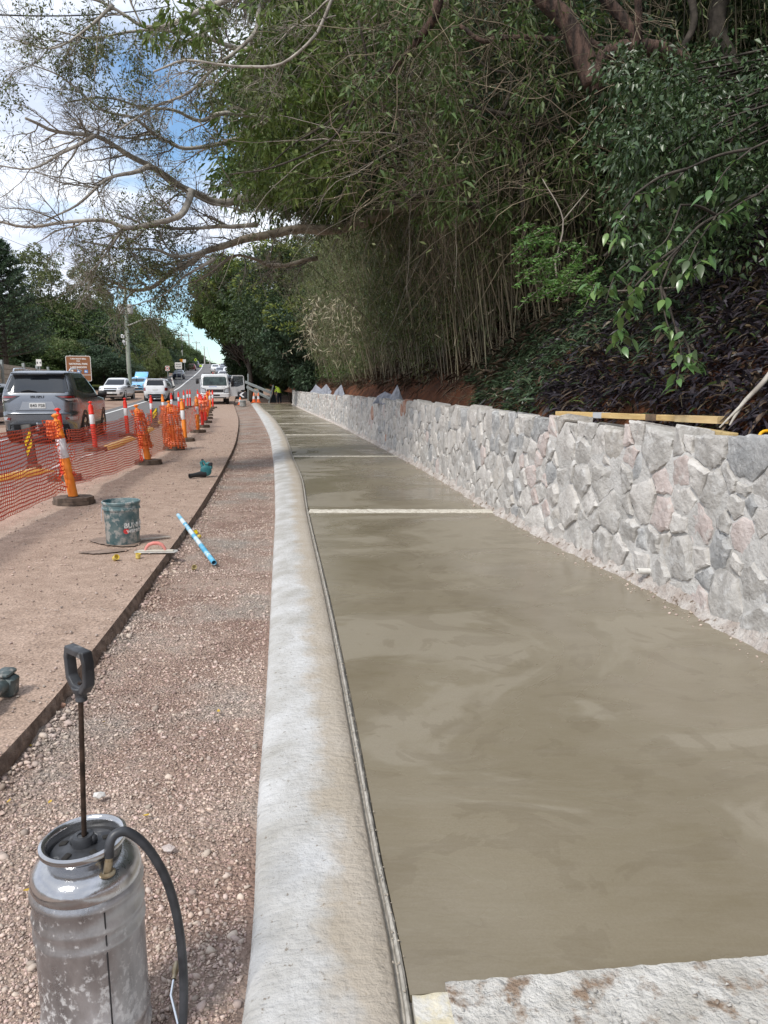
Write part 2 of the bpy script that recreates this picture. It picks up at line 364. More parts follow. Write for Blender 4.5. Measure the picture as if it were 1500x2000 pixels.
# ---- dirt shoulder and grass verge on the far side
o=strip('dirt_shoulder',lambda y:x_ln(y)-lw(y)-(12 if y<70 else max(1.5,12-(y-70)*.35)),lambda y:x_ln(y)-lw(y)+.3,lambda x,y,u:zr(y)-.012+.02*fbm(x*.4,y*.4)*(1-u),ysteps(-8,150,.05,.4,3),14,M_dirt,uv=False); tag(o,kind='structure')
# verge bank with grass
o=strip('grass_verge',lambda y:x_ln(y)-40,lambda y:x_ln(y)-lw(y)-(10.5 if y<70 else max(1.2,10.5-(y-70)*.35)),lambda x,y,u:zr(y)-.02+(1-u)*1.6+.15*fbm(x*.2,y*.2),ysteps(20,260,.05,1,4),14,M_grass,uv=False); tag(o,kind='structure')
# ---- kerb
def kerb_mat():
    m=mat('kerb_concrete',(.40,.385,.355),(.56,.555,.545),scale=3.4,detail=10,rough=.9,bump=.8,bscale=42,bdist=.015,stretch=(1,1,1),c3=(.25,.22,.185),s3=38,t3=(.62,.68),spec=.25)
    t=m.node_tree;n=t.nodes;l=t.links;b=n['Principled BSDF']
    # sandy stain along the path-side edge and brushed marks, by uv (x = metres from the path-side edge)
    uv=n.new('ShaderNodeUVMap'); src=b.inputs['Base Color'].links[0].from_socket
    sp=n.new('ShaderNodeSeparateXYZ'); l.new(uv.outputs[0],sp.inputs[0])
    ns=n.new('ShaderNodeTexNoise'); ns.inputs['Scale'].default_value=4.; ns.inputs['Detail'].default_value=10; ns.inputs['Roughness'].default_value=.68; l.new(uv.outputs[0],ns.inputs['Vector'])
    ad=n.new('ShaderNodeMath'); ad.operation='MULTIPLY_ADD'; l.new(ns.outputs['Fac'],ad.inputs[0]); ad.inputs[1].default_value=.34; l.new(sp.outputs['X'],ad.inputs[2])
    mr=n.new('ShaderNodeMapRange'); mr.inputs[1].default_value=-.02; mr.inputs[2].default_value=.07; mr.inputs[4].default_value=.75; l.new(ad.outputs[0],mr.inputs[0])
    mx=n.new('ShaderNodeMix'); mx.data_type='RGBA'; l.new(mr.outputs[0],mx.inputs[0]); l.new(src,mx.inputs[6]); mx.inputs[7].default_value=(.40,.335,.255,1)
    mp=n.new('ShaderNodeMapping'); mp.inputs['Rotation'].default_value=(0,0,R(-50)); mp.inputs['Scale'].default_value=(4,22,1); l.new(uv.outputs[0],mp.inputs[0])
    br=n.new('ShaderNodeTexNoise'); br.inputs['Scale'].default_value=3.; br.inputs['Detail'].default_value=6; l.new(mp.outputs[0],br.inputs['Vector'])
    r2=n.new('ShaderNodeMapRange'); r2.inputs[1].default_value=.3; r2.inputs[2].default_value=.48; r2.inputs[3].default_value=.80; r2.inputs[4].default_value=1; l.new(br.outputs['Fac'],r2.inputs[0])
    mu=n.new('ShaderNodeMix'); mu.data_type='RGBA'; mu.blend_type='MULTIPLY'; mu.inputs[0].default_value=.55; l.new(mx.outputs[2],mu.inputs[6]); l.new(r2.outputs[0],mu.inputs[7]); l.new(mu.outputs[2],b.inputs['Base Color'])
    bp=n.new('ShaderNodeBump'); bp.inputs['Strength'].default_value=.55; bp.inputs['Distance'].default_value=.006; l.new(br.outputs['Fac'],bp.inputs['Height'])
    old=b.inputs['Normal'].links[0].from_socket; l.new(old,bp.inputs['Normal']); l.new(bp.outputs[0],b.inputs['Normal'])
    return m
M_kerb=kerb_mat()
prof=[(0.,-.10),(0.,.020),(.010,.031),(.06,.034),(.12,.034),(.19,.030),(.26,.021),(.32,.009),(.352,-.003),(.368,-.022),(.374,-.14)]
mb=MB(); YK=ysteps(-6,53,.015,.04,.6); K=len(prof); uvs=[]
for y in YK:
    r_,l_=x_kr(y)-.012,x_kl(y)-.0; W=r_-l_
    for k,(u,z) in enumerate(prof):
        wob=.0012*fbm(y*2,u*9)+.0012*fbm(y*17,u*30,5)
        mb.v.append((r_-u/.372*W+(wob if k not in(0,) else 0),y,zr(y)+z+(wob*.8 if 1<k<K-1 else 0))); uvs.append((-u,y))
for j in range(len(YK)-1):
    for k in range(K-1): mb.f.append((j*K+k,j*K+k+1,(j+1)*K+k+1,(j+1)*K+k)); mb.m.append(0)
mb.f.append(tuple(range((len(YK)-1)*K,len(YK)*K))[::-1]); mb.m.append(0)
kerb=mb.build('kerb',M_kerb,smooth=180); tag(kerb,kind='structure')
me=kerb.data; ul=me.uv_layers.new(name='UVMap')
li=np.zeros(len(me.loops),dtype=np.int32); me.loops.foreach_get('vertex_index',li); ul.data.foreach_set('uv',np.array(uvs,dtype=np.float32)[li].ravel())
# ---- footpath: slabs between strips
def slab_mat():
    m=bpy.data.materials.new('fresh_concrete'); m.use_nodes=True; t=m.node_tree;n=t.nodes;l=t.links;b=n['Principled BSDF']
    tc=n.new('ShaderNodeTexCoord')
    def nz(sc_,det,str_=(1,1,1),rot=0,dist=0,ro=.55):
        mp=n.new('ShaderNodeMapping'); mp.inputs['Scale'].default_value=str_; mp.inputs['Rotation'].default_value=(0,0,R(rot)); l.new(tc.outputs['Object'],mp.inputs[0])
        x=n.new('ShaderNodeTexNoise'); x.inputs['Scale'].default_value=sc_; x.inputs['Detail'].default_value=det; x.inputs['Roughness'].default_value=ro; x.inputs['Distortion'].default_value=dist; l.new(mp.outputs[0],x.inputs['Vector']); return x.outputs['Fac']
    def mr(s,a,c,lo=0.,hi=1.):
        x=n.new('ShaderNodeMapRange'); x.inputs[1].default_value=a; x.inputs[2].default_value=c; x.inputs[3].default_value=lo; x.inputs[4].default_value=hi; l.new(s,x.inputs[0]); return x.outputs[0]
    def mix(f,a,c):
        x=n.new('ShaderNodeMix'); x.data_type='RGBA'; l.new(f,x.inputs[0])
        for i,q in((6,a),(7,c)):
            if isinstance(q,tuple): x.inputs[i].default_value=(*q,1)
            else: l.new(q,x.inputs[i])
        return x.outputs[2]
    big=nz(.7,3,(1,.8,1),20,1.2); sw=nz(.8,5,(.9,1.1,1),-30,1.5); st=nz(4,5,(.7,1.5,1),25,.8,.6); fine=nz(160,3)
    c=mix(mr(big,.36,.62),(.188,.157,.104),(.245,.210,.148))
    c=mix(mr(sw,.53,.57,0,.62),c,(.30,.264,.20))  # lighter smears; sheen patches are put into the colour as a paler tone
    c=mix(mr(nz(1.9,4,(.9,1.1,1),40,2.8),.56,.58,0,.4),c,(.165,.135,.09))
    c=mix(mr(st,.35,.75,0,.4),c,(.27,.235,.18))
    tr=nz(20,6,(.35,1.7,1),6,1.2,.65); c=mix(mr(tr,.42,.72,0,.20),c,(.30,.265,.205)); c=mix(mr(fine,.3,.7,0,.28),c,(.16,.13,.09))
    l.new(c,b.inputs['Base Color'])
    l.new(mr(sw,.40,.6,.16,.42),b.inputs['Roughness']); b.inputs['Specular IOR Level'].default_value=.45
    bp=n.new('ShaderNodeBump'); bp.inputs['Strength'].default_value=.22; bp.inputs['Distance'].default_value=.01
    ad=n.new('ShaderNodeMath'); ad.operation='MULTIPLY_ADD'; l.new(tr,ad.inputs[0]); ad.inputs[1].default_value=.30; l.new(sw,ad.inputs[2]); l.new(ad.outputs[0],bp.inputs['Height']); l.new(bp.outputs[0],b.inputs['Normal'])
    return m
M_slab=slab_mat()
M_strip=mat('splashed_strip',(.50,.46,.38),(.68,.64,.55),scale=18,detail=7,bump=.8,bscale=60,bdist=.01,rough=.9,c3=(.30,.25,.19),s3=40,t3=(.55,.65))
path=empty('footpath',(0,0,0),kind='structure')
edges=[(1.56,8.115,1),(8.355,11.32,1),(11.328,14.785,1),(15.01,18.2,1),(18.212,21.49,1),(21.68,28.24,1),(28.34,34.98,1),(35.05,41.97,1),(42.07,52.3,1)]
def skew(t): return 0. if t>3 else 1
for i,(a,b,_) in enumerate(edges):
    mb=MB(); yy=ysteps(a,b,.03,.06,.6)
    nu=14
    for y in yy:
        xl,xr=x_kr(y)+.022,x_wall(y)+.02
        for k in range(nu+1):
            u=k/nu; x=xl+(xr-xl)*u
            yk=y
            if i==0: yk=y+(1.56-y)*0+(max(0,1-(y-1.56)/1.2))*(.075*(x-.06)/.85-.06)
            e=min(1,(xr-x)/.25)
            mb.v.append((x,yk,zr(y)+.03+.0015*fbm(x*1.5,y*1.5)))
    n=nu+1
    for j in range(len(yy)-1):
        for k in range(nu): mb.f.append((j*n+k,j*n+k+1,(j+1)*n+k+1,(j+1)*n+k)); mb.m.append(0)
    top=len(mb.v)
    # side faces down to the base
    per=[k for k in range(n)]+[j*n+nu for j in range(1,len(yy))]+[(len(yy)-1)*n+k for k in range(nu-1,-1,-1)]+[j*n for j in range(len(yy)-2,0,-1)]
    o0=len(mb.v)
    for p in per: q=mb.v[p]; mb.v.append((q[0],q[1],q[2]-.12))
    for k in range(len(per)): k2=(k+1)%len(per); mb.f.append((per[k],o0+k,o0+k2,per[k2])); mb.m.append(0)
    mb.build('concrete_slab',M_slab,path,smooth=40)
for yc,wd,bright in ((8.235,.25,1),(14.897,.23,1),(21.585,.20,1),(28.29,.10,1),(35.015,.07,1),(42.02,.10,1)):
    mb=MB(); xl,xr=x_kr(yc)+.024,x_wall(yc)+.02; nn=60; wd*=.93
    for k in range(nn+1):
        x=xl+(xr-xl)*k/nn
        for q,(dy,dz) in enumerate(((-wd/2,-.05),(-wd/2,.034),(-wd*.2,.041),(wd*.2,.041),(wd/2,.034),(wd/2,-.05))):
            j=.004*fbm(x*14,q*3.,yc)+.002*fbm(x*50,q*7.,yc)
            mb.v.append((x,yc+dy+(j if 0<q<5 else 0),zr(yc)+dz+(j if 0<q<5 else 0)))
    for k in range(nn):
        for q in range(5): mb.f.append((k*6+q,k*6+q+1,(k+1)*6+q+1,(k+1)*6+q)[::-1]); mb.m.append(0)
    mb.build('joint_strip',M_strip,path,smooth=50)
# compressible joint between kerb and slab
M_joint=mat('joint_foam',(.30,.28,.24),(.44,.41,.36),scale=40,rough=.9,bump=.4); M_black=mat('black_gap',(.02,.018,.016),rough=.9)
mb=MB(); YJ=ysteps(1.3,52,.012,.03,.6)
for y in YJ:
    x=x_kr(y)
    for dx,dz in ((-.012,.004),(-.001,.006),(.0,.03),(.006,.036),(.012,.030),(.013,.008),(.024,.010)):
        j=.0015*fbm(y*30,dx*200)
        mb.v.append((x+dx+j,y,zr(y)+dz+j))
for j in range(len(YJ)-1):
    for k in range(6): mb.f.append((j*7+k,j*7+k+1,(j+1)*7+k+1,(j+1)*7+k)); mb.m.append(0)
mb.build('joint_filler',M_joint,path,smooth=40)
# ================================================================== BANK behind the wall
def bank_h(u):   # height above path as a function of distance behind the wall face
    return interp(u,[.2,.42,.60,.80,1.0,2.5,5,8,12,18,30],[.70,.72,1.0,1.3,1.45,2.9,5.4,7.6,9.4,10.8,12.0])
def bank_p(u,y,nz=1.):
    x=x_wall(y)+u
    fade=1. if y<56 else max(.25,1-(y-56)/60)
    h=bank_h(u)*fade
    a=min(1,max(0,(u-.4)/1.5))
    h+=nz*a*(.30*fbm(x*.35,y*.35,4)+.08*fbm(x*1.9,y*1.9,1))+nz*(.06*fbm(y*1.3,u*3,7) if .45<u<1.4 else 0)
    return Vector((x,y,zr(y)+h))
US=[.2,.3,.42,.5,.56,.62,.68,.74,.8,.88,.96,1.1,1.35,1.7,2.1,2.6,3.2,4,5,6,7.5,9,11,13,16,20,25,32,42,60]
YB=ysteps(-14,130,.022,.2,3.)
mb=MB()
for y in YB:
    for u in US:
        if u<=32: mb.v.append(bank_p(u,y))
        else: p=bank_p(32,y); mb.v.append((p.x+u-32,y,p.z-(u-32)*.1))
n=len(US)
for j in range(len(YB)-1):
    for k in range(n-1):
        mb.f.append((j*n+k,j*n+k+1,(j+1)*n+k+1,(j+1)*n+k)); mb.m.append(0 if US[k]<1.35 else 1)
bank=mb.build('bank',[M_soil,M_litter],smooth=180); tag(bank,kind='structure')
# ================================================================== STONE WALL
WY0,WY1=2.2,50.6
_t=np.linspace(WY0,WY1,900); _x=np.array([x_wall(float(q)) for q in _t]); _s=np.concatenate([[0],np.cumsum(np.hypot(np.diff(_x),np.diff(_t)))]); SL=float(_s[-1])
def wall_pt(s,h,off=0.):
    y=float(np.interp(s,_s,_t)); y2=float(np.interp(min(s+.2,SL),_s,_t)); y1=float(np.interp(max(s-.2,0),_s,_t))
    x=x_wall(y); t=Vector((x_wall(y2)-x_wall(y1),y2-y1,0)).normalized(); nrm=Vector((-t.y,t.x,0))
    p=Vector((x,y,zr(y)+.03+h))+nrm*(off-.05*h)
    return p
def wtop(s):
    y=float(np.interp(s,_s,_t)); return (1.09 if y<14 else 1.09-(y-14)*.0045)+.025*fbm(s*1.1,3.)
wall=empty('stone_wall',wall_pt(0,0)*0,label='low random rubble stone retaining wall along the right of the footpath',cat='stone wall')
# seeds with radii
pts=[]; tries=0
rr=random.Random(11)
cell={}
def near(s,h,rad):
    gx=int(s/.5)
    for a in(gx-1,gx,gx+1):
        for q in cell.get(a,()):
            if (q[0]-s)**2+(q[1]-h)**2<((rad+q[2])*.84)**2: return True
    return False
for rad,num in ((.19,170),(.15,700),(.115,2600),(.085,9000),(.06,9000)):
    for _ in range(num):
        s=rr.uniform(-.1,SL+.1); h=rr.uniform(.02,1.06)
        if rad>.14 and rr.random()<.4: continue
        if not near(s,h,rad):
            q=(s,h,rad); pts.append(q); cell.setdefault(int(s/.5),[]).append(q)
pts.sort()
mats_st=[mat('stone_grey',(.36,.342,.318),(.52,.50,.47),scale=7,detail=9,bump=.9,bscale=26,bdist=.02,rough=.9,c3=(.60,.59,.57),s3=9,t3=(.52,.68),island=0,spec=.3),
 mat('stone_pale',(.46,.435,.405),(.63,.605,.57),scale=7,detail=9,bump=.9,bscale=24,bdist=.02,rough=.9,c3=(.33,.31,.29),s3=14,t3=(.58,.7),spec=.3),
 mat('stone_blue_grey',(.29,.292,.292),(.44,.438,.43),scale=9,detail=9,bump=.9,bscale=26,bdist=.02,rough=.9,c3=(.55,.55,.54),s3=11,t3=(.54,.66),spec=.3),
 mat('stone_pink',(.45,.375,.345),(.58,.51,.48),scale=8,detail=9,bump=.9,bscale=26,bdist=.02,rough=.9,c3=(.58,.56,.53),s3=10,t3=(.54,.68),spec=.3),
 mat('stone_beige',(.43,.40,.36),(.55,.52,.48),scale=7,detail=9,bump=.9,bscale=22,bdist=.02,rough=.9,c3=(.58,.57,.55),s3=10,t3=(.52,.66),spec=.3),
 mat('stone_rust',(.38,.21,.15),(.47,.31,.24),scale=8,detail=9,bump=.9,bscale=26,bdist=.02,rough=.9,c3=(.52,.47,.43),s3=10,t3=(.56,.7),spec=.3)]
M_mortar=mat('wall_mortar',(.41,.395,.37),(.58,.565,.54),scale=3,detail=9,bump=.8,bscale=34,bdist=.02,rough=.95,spec=.2)
def clip(poly,nx,ny,d):   # keep nx*x+ny*y<=d
    outp=[]
    for i in range(len(poly)):
        a=poly[i]; b=poly[(i+1)%len(poly)]
        da=nx*a[0]+ny*a[1]-d; db=nx*b[0]+ny*b[1]-d
        if da<=0: outp.append(a)
        if (da<0<db) or (db<0<da):
            t=da/(da-db); outp.append((a[0]+(b[0]-a[0])*t,a[1]+(b[1]-a[1])*t))
    return outp
def stone(mb,cx,cy,poly,rad,m,fine):
    # angular block: outline keeps its corners, broken edges, a split nearly flat face with one or two facets
    out_=[]
    N_=len(poly)
    for i in range(N_):
        a=poly[i];b=poly[(i+1)%N_]; l_=math.hypot(b[0]-a[0],b[1]-a[1])
        out_.append(a)
        k=int(l_/(.035 if fine else .08)); k=min(k,4)
        ex,ey=(b[0]-a[0]),(b[1]-a[1])
        for q in range(1,k+1):
            t=q/(k+1)+rr.uniform(-.08,.08); j=rr.uniform(-.012,.005)*(1 if l_>.05 else .3)
            nx_,ny_=ey/max(l_,1e-6),-ex/max(l_,1e-6); px_,py_=a[0]+ex*t,a[1]+ey*t
            if (px_+nx_-cx)*nx_+(py_+ny_-cy)*ny_<0: nx_,ny_=-nx_,-ny_
            out_.append((px_+nx_*j,py_+ny_*j))
    ring=out_; n=len(ring); seed=rr.random()*50
    tx,ty=rr.uniform(-.24,.24),rr.uniform(-.08,.34)
    top=cy>wtop(cx)-.19; back=-.24 if top else -.05
    prd=rr.uniform(.012,.030)+(.008 if rad>.14 else 0)
    fa=rr.uniform(0,6.28); fk=rr.uniform(.05,.35)
    def hgt(dx,dy):   # split face: tilt plus a facet break
        d=dx*math.cos(fa)+dy*math.sin(fa)-.02
        return tx*dx*.5+ty*dy*.5-max(0,d)*fk+.010*fbm((cx+dx)*13,(cy+dy)*13,seed,3)
    V=[]
    bdrop=rr.uniform(.01,.05) if top else 0
    spec_=((1.0,back,0),(1.0,.001,0),(.97,.62,1),(.80,1.,1),(.42,1.,1)) if fine else ((1.0,back,0),(.99,.002,0),(.94,.7,1),(.55,1.,1))
    for ri,(scl,off,tl) in enumerate(spec_):
        for k,(x,y) in enumerate(ring):
            w_=scl*(1+(rr.uniform(-.03,.03) if ri>=2 else 0)); dx,dy=(x-cx)*w_,(y-cy)*w_
            o=off if ri<2 else prd*off+tl*hgt(dx,dy)*(.6 if ri==2 else 1)
            V.append(wall_pt(cx+dx,cy+dy-(bdrop if ri==0 else 0),max(o,-.004) if ri>=1 else o))
    V.append(wall_pt(cx,cy,prd+hgt(0,0)))
    F=[]; R_=len(spec_)
    for r in range(R_-1):
        for k in range(n): F.append((r*n+k,(r+1)*n+k,(r+1)*n+(k+1)%n,r*n+(k+1)%n))
    c=R_*n
    for k in range(n): F.append(((R_-1)*n+k,c,(R_-1)*n+(k+1)%n))
    mb.add(V,F,m)
far=MB(); cnt=0
for i,(s,h,rad) in enumerate(pts):
    tj,tk=rr.uniform(-.035,.045),rr.uniform(-.35,.35); poly=[(s-.5,0.),(s+.5,0.),(s+.5,wtop(s)+tj+tk*.5),(s+.03,wtop(s)+tj+.012),(s-.02,wtop(s)+tj+.010),(s-.5,wtop(s)+tj-tk*.5)]
    for j in range(max(0,i-60),min(len(pts),i+61)):
        if j==i: continue
        q=pts[j]; dx,dy=q[0]-s,q[1]-h; D=math.hypot(dx,dy)
        if D>.75: continue
        # power-diagram bisector
        d=(D*D+rad*rad-q[2]**2)/(2*D); gapw=rr.choice((.004,.007,.012))
        nx,ny=dx/D,dy/D
        poly=clip(poly,nx,ny,nx*s+ny*h+d-gapw)
        if len(poly)<3: break
    if len(poly)<3: continue
    area=abs(sum(poly[k][0]*poly[(k+1)%len(poly)][1]-poly[(k+1)%len(poly)][0]*poly[k][1] for k in range(len(poly))))/2
    if area<.0012: continue
    cx=sum(p[0] for p in poly)/len(poly); cy=sum(p[1] for p in poly)/len(poly)
    y=float(np.interp(cx,_s,_t))
    wts=[.40,.36,.12,.05,.06,.01] if y>9 else [.33,.30,.13,.13,.09,.02]
    m=rr.choices(range(6),wts)[0]
    if cnt<300:
        mb=MB(); stone(mb,cx,cy,poly,rad,0,y<8.5); mb.build('stone',mats_st[m],wall,smooth=28); cnt+=1
    else: stone(far,cx,cy,poly,rad,m,False)
tag(far.build('distant_stones',mats_st,wall,smooth=28),kind='stuff')
# mortar core
mb=MB(); ns=int(SL/.05)
rows=[-.05,.02,.1,.2,.3,.4,.5,.6,.7,.8,.9,.97]
for k in range(ns+1):
    s=SL*k/ns
    for h in rows: mb.v.append(wall_pt(s,min(h,wtop(s)-.06),.003+.013*fbm(s*6,h*6)+.005*fbm(s*25,h*25,2)))
    hb=wtop(s)-.07
    mb.v.append(wall_pt(s,hb+.01*fbm(s*8,1),-.12)); mb.v.append(wall_pt(s,hb-.02,-.3)); mb.v.append(wall_pt(s,-.05,-.32))
n=len(rows)+3
for k in range(ns):
    for q in range(n-1): mb.f.append((k*n+q,k*n+q+1,(k+1)*n+q+1,(k+1)*n+q)[::-1]); mb.m.append(0)
mb.f.append(tuple(range(n))); mb.m.append(0); mb.f.append(tuple(range(ns*n,ns*n+n))[::-1]); mb.m.append(0)
mb.build('mortar',M_mortar,wall,smooth=180)
# rough haunch of spilt mortar at the foot
M_haunch=mat('haunch_mortar',(.42,.36,.32),(.60,.56,.52),scale=9,detail=9,bump=1.,bscale=40,bdist=.03,rough=.95,c3=(.20,.15,.11),s3=16,t3=(.57,.64),spec=.2)
mb=MB(); ns=int(SL/.03); K=7
for k in range(ns+1):
    s=SL*k/ns; wd=.075+.03*fbm(s*2.3,5.)+.02*fbm(s*9,2.); hh=.085+.04*fbm(s*1.7,8.)
    for q in range(K):
        t=q/(K-1); j=.010*fbm(s*18,t*4,3)+.006*fbm(s*60,t*9,4)
        mb.v.append(wall_pt(s,hh*(1-t)**1.4+(j if 0<q<K-1 else 0)-(.005 if q==K-1 else 0),wd*(t**.9)+(j if q>0 else 0)))
for k in range(ns):
    for q in range(K-1): mb.f.append((k*K+q,k*K+q+1,(k+1)*K+q+1,(k+1)*K+q)); mb.m.append(0)
mb.build('footing',M_haunch,wall,smooth=180)
# weep pipe end in the foot of the wall
M_pvc=mat('white_pvc',(.62,.60,.56),(.72,.70,.66),scale=30,rough=.5)
s_w=float(np.interp(gp(1281,1125,.1).y,_t,_s)); p=wall_pt(s_w,.11,.02); p2=wall_pt(s_w,.115,.10); d=(p2-p).normalized()
rt=d.to_track_quat('Z','Y').to_matrix()
mb=MB(); mb.lathe([(.021,-.1),(.021,.075),(.017,.076),(.017,-.05)],16,p,rt); mb.lathe([(.017,-.04),(.0,-.041)],16,p,rt)
mb.build('weep_pipe',M_pvc,wall,smooth=40)
# ================================================================== VEGETATION
def unit(a): return a/np.maximum(np.linalg.norm(a,axis=-1,keepdims=True),1e-9)
def rdir(n,up=0.): 
    d=unit(rng.normal(size=(n,3))); d[:,2]+=up; return unit(d)
def leaf_geo(P,D,L,W,fold=.25,bend=.0):
    n=len(P); S=unit(np.cross(D,rng.normal(size=(n,3)))); Nn=np.cross(S,D)
    L=np.broadcast_to(L,(n,))[:,None]; W=np.broadcast_to(W,(n,))[:,None]
    mid=P+D*L*.42
    V=np.stack([P,mid+S*W*.5+Nn*W*fold,P+D*L-np.array([0,0,1.])*L*bend,mid-S*W*.5+Nn*W*fold],1).reshape(-1,3)
    b=(np.arange(n)*4)[:,None]
    F=np.concatenate([b+np.array([[0,1,2]]),b+np.array([[0,2,3]])],1).reshape(-1,3)
    return V,F
def strap_geo(P,D,L,W,droop=.5):
    n=len(P); S=unit(np.cross(D,np.array([0,0,1.])+.4*rng.normal(size=(n,3)))); L=np.broadcast_to(L,(n,))[:,None]; W=np.broadcast_to(W,(n,))[:,None]
    V=[]
    for t,w in ((0,.5),(.35,1.),(.7,.75),(1,0)):
        c=P+D*L*t-np.array([0,0,1.])*L*droop*t*t
        if w: V+= [c+S*W*w*.5,c-S*W*w*.5]
        else: V.append(c)
    V=np.stack(V,1).reshape(-1,3); b=(np.arange(n)*7)[:,None]
    F=np.concatenate([b+np.array([q]) for q in ([0,2,1],[1,2,3],[2,4,3],[3,4,5],[4,6,5])],1).reshape(-1,3)
    return V,F
def tubes_geo(PL,RD,n=3):      # PL (M,K,3), RD (M,K)
    M,K,_=PL.shape; T=np.gradient(PL,axis=1); T=unit(T)
    up=np.zeros((M,1,3)); up[...,2]=1; up=np.where(np.abs(T[:,:1,2:])>.9,np.array([1.,0,0]),up); A=unit(np.cross(T,np.broadcast_to(up,T.shape))); B=np.cross(A,T)
    V=[]
    for k in range(n):
        a=2*math.pi*k/n; V.append(PL+(A*math.cos(a)+B*math.sin(a))*RD[...,None])
    V=np.stack(V,2).reshape(-1,3)   # M,K,n
    i=np.arange(M)[:,None,None]; j=np.arange(K-1)[None,:,None]; k=np.arange(n)[None,None,:]
    a=(i*K+j)*n+k; b=(i*K+j)*n+(k+1)%n; c=(i*K+j+1)*n+(k+1)%n; d=(i*K+j+1)*n+k
    F=np.stack([a,b,c,d],-1).reshape(-1,4); return V,F
def quads2tris(F): return np.concatenate([F[:,[0,1,2]],F[:,[0,2,3]]],0)
def join_geo(L):
    Vs=[];Fs=[];o=0
    for V,F in L:
        if F.shape[1]==4: F=quads2tris(F)
        Vs.append(V);Fs.append(F+o);o+=len(V)
    return np.concatenate(Vs),np.concatenate(Fs)
def wander(p0,d0,L,K,amp,bias=(0,0,0)):
    M=len(p0); pts=[p0]; d=d0.copy(); st=(np.broadcast_to(L,(M,))/(K-1))[:,None]
    for k in range(K-1):
        d=unit(d+rng.normal(size=(M,3))*amp+np.array(bias)); pts.append(pts[-1]+d*st)
    return np.stack(pts,1)
def children(PL,RD,per,ang,lenf,K,amp,bias,rf=.6,t0=.15,lmin=.05,persp=None):
    # children along every parent polyline
    M,K0,_=PL.shape
    idx=np.repeat(np.arange(M),per); t=t0+(1-t0)*rng.random(len(idx)); f=t*(K0-1); i=np.minimum(f.astype(int),K0-2); w=(f-i)[:,None]
    p=PL[idx,i]*(1-w)+PL[idx,i+1]*w; T=unit(PL[idx,i+1]-PL[idx,i])
    S=unit(np.cross(T,rng.normal(size=T.shape))); a=R(ang)*(.6+.8*rng.random(len(idx)))[:,None]
    d=T*np.cos(a)+S*np.sin(a)
    Lp=np.linalg.norm(PL[idx,-1]-PL[idx,0],axis=1)
    L=lenf*(.4+.9*rng.random(len(idx)))*(1.1-.5*t)
    if np.isscalar(lenf)==False: pass
    r0=np.minimum((RD[idx,i]*(1-w[:,0])+RD[idx,i+1]*w[:,0])*rf,99)
    C=wander(p,d,L,K,amp,bias); rd=r0[:,None]*np.linspace(1,.35,K)[None,:]
    return C,rd
# ---- leaf and bark materials
LB=1.55
G=lambda n,c,isl=.45,sub=.25,rough=.5,spec=.4: mat(n,tuple(q*LB for q in c),island=isl,rough=rough,spec=spec,sub=sub)
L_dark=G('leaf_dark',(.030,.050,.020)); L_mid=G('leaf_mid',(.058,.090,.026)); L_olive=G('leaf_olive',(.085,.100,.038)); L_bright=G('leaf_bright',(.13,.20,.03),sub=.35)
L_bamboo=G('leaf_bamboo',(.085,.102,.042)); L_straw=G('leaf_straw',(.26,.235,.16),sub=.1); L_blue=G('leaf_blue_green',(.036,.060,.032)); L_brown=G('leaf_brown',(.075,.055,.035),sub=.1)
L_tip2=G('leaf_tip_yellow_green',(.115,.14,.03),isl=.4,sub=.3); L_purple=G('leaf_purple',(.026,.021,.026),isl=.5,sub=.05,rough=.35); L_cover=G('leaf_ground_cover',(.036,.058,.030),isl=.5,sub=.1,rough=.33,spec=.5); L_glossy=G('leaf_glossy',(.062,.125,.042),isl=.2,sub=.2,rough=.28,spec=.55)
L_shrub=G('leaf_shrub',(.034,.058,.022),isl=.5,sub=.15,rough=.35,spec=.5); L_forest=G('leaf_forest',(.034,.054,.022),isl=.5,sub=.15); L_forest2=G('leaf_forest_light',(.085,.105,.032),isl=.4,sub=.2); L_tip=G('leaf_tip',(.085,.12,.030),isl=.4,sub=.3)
B_grey=mat('bark_grey',(.27,.24,.205),(.50,.46,.40),scale=6,detail=8,bump=.8,bscale=30,stretch=(1,1,.4),rough=.9)
B_pale=mat('bark_pale',(.30,.24,.18),(.48,.42,.34),scale=5,detail=8,bump=.6,bscale=24,rough=.85,c3=(.18,.15,.12),s3=7,t3=(.55,.65))
B_red=mat('bark_red_brown',(.030,.020,.016),(.135,.080,.060),scale=14,detail=9,bump=1.,bscale=26,bdist=.05,stretch=(1,1,.25),rough=.9)
B_dark=mat('bark_dark',(.030,.024,.018),(.085,.07,.055),scale=8,detail=8,bump=.8,bscale=26,rough=.9)
B_twig=mat('twig_grey',(.17,.15,.12),(.33,.29,.24),scale=3,rough=.9,island=.4)
B_dry=mat('twig_dry',(.09,.07,.045),(.22,.18,.12),scale=1.2,rough=.9,island=.45)
M_culm=mat('bamboo_culm',(.085,.078,.045),(.23,.195,.125),scale=.9,rough=.6,island=.45)
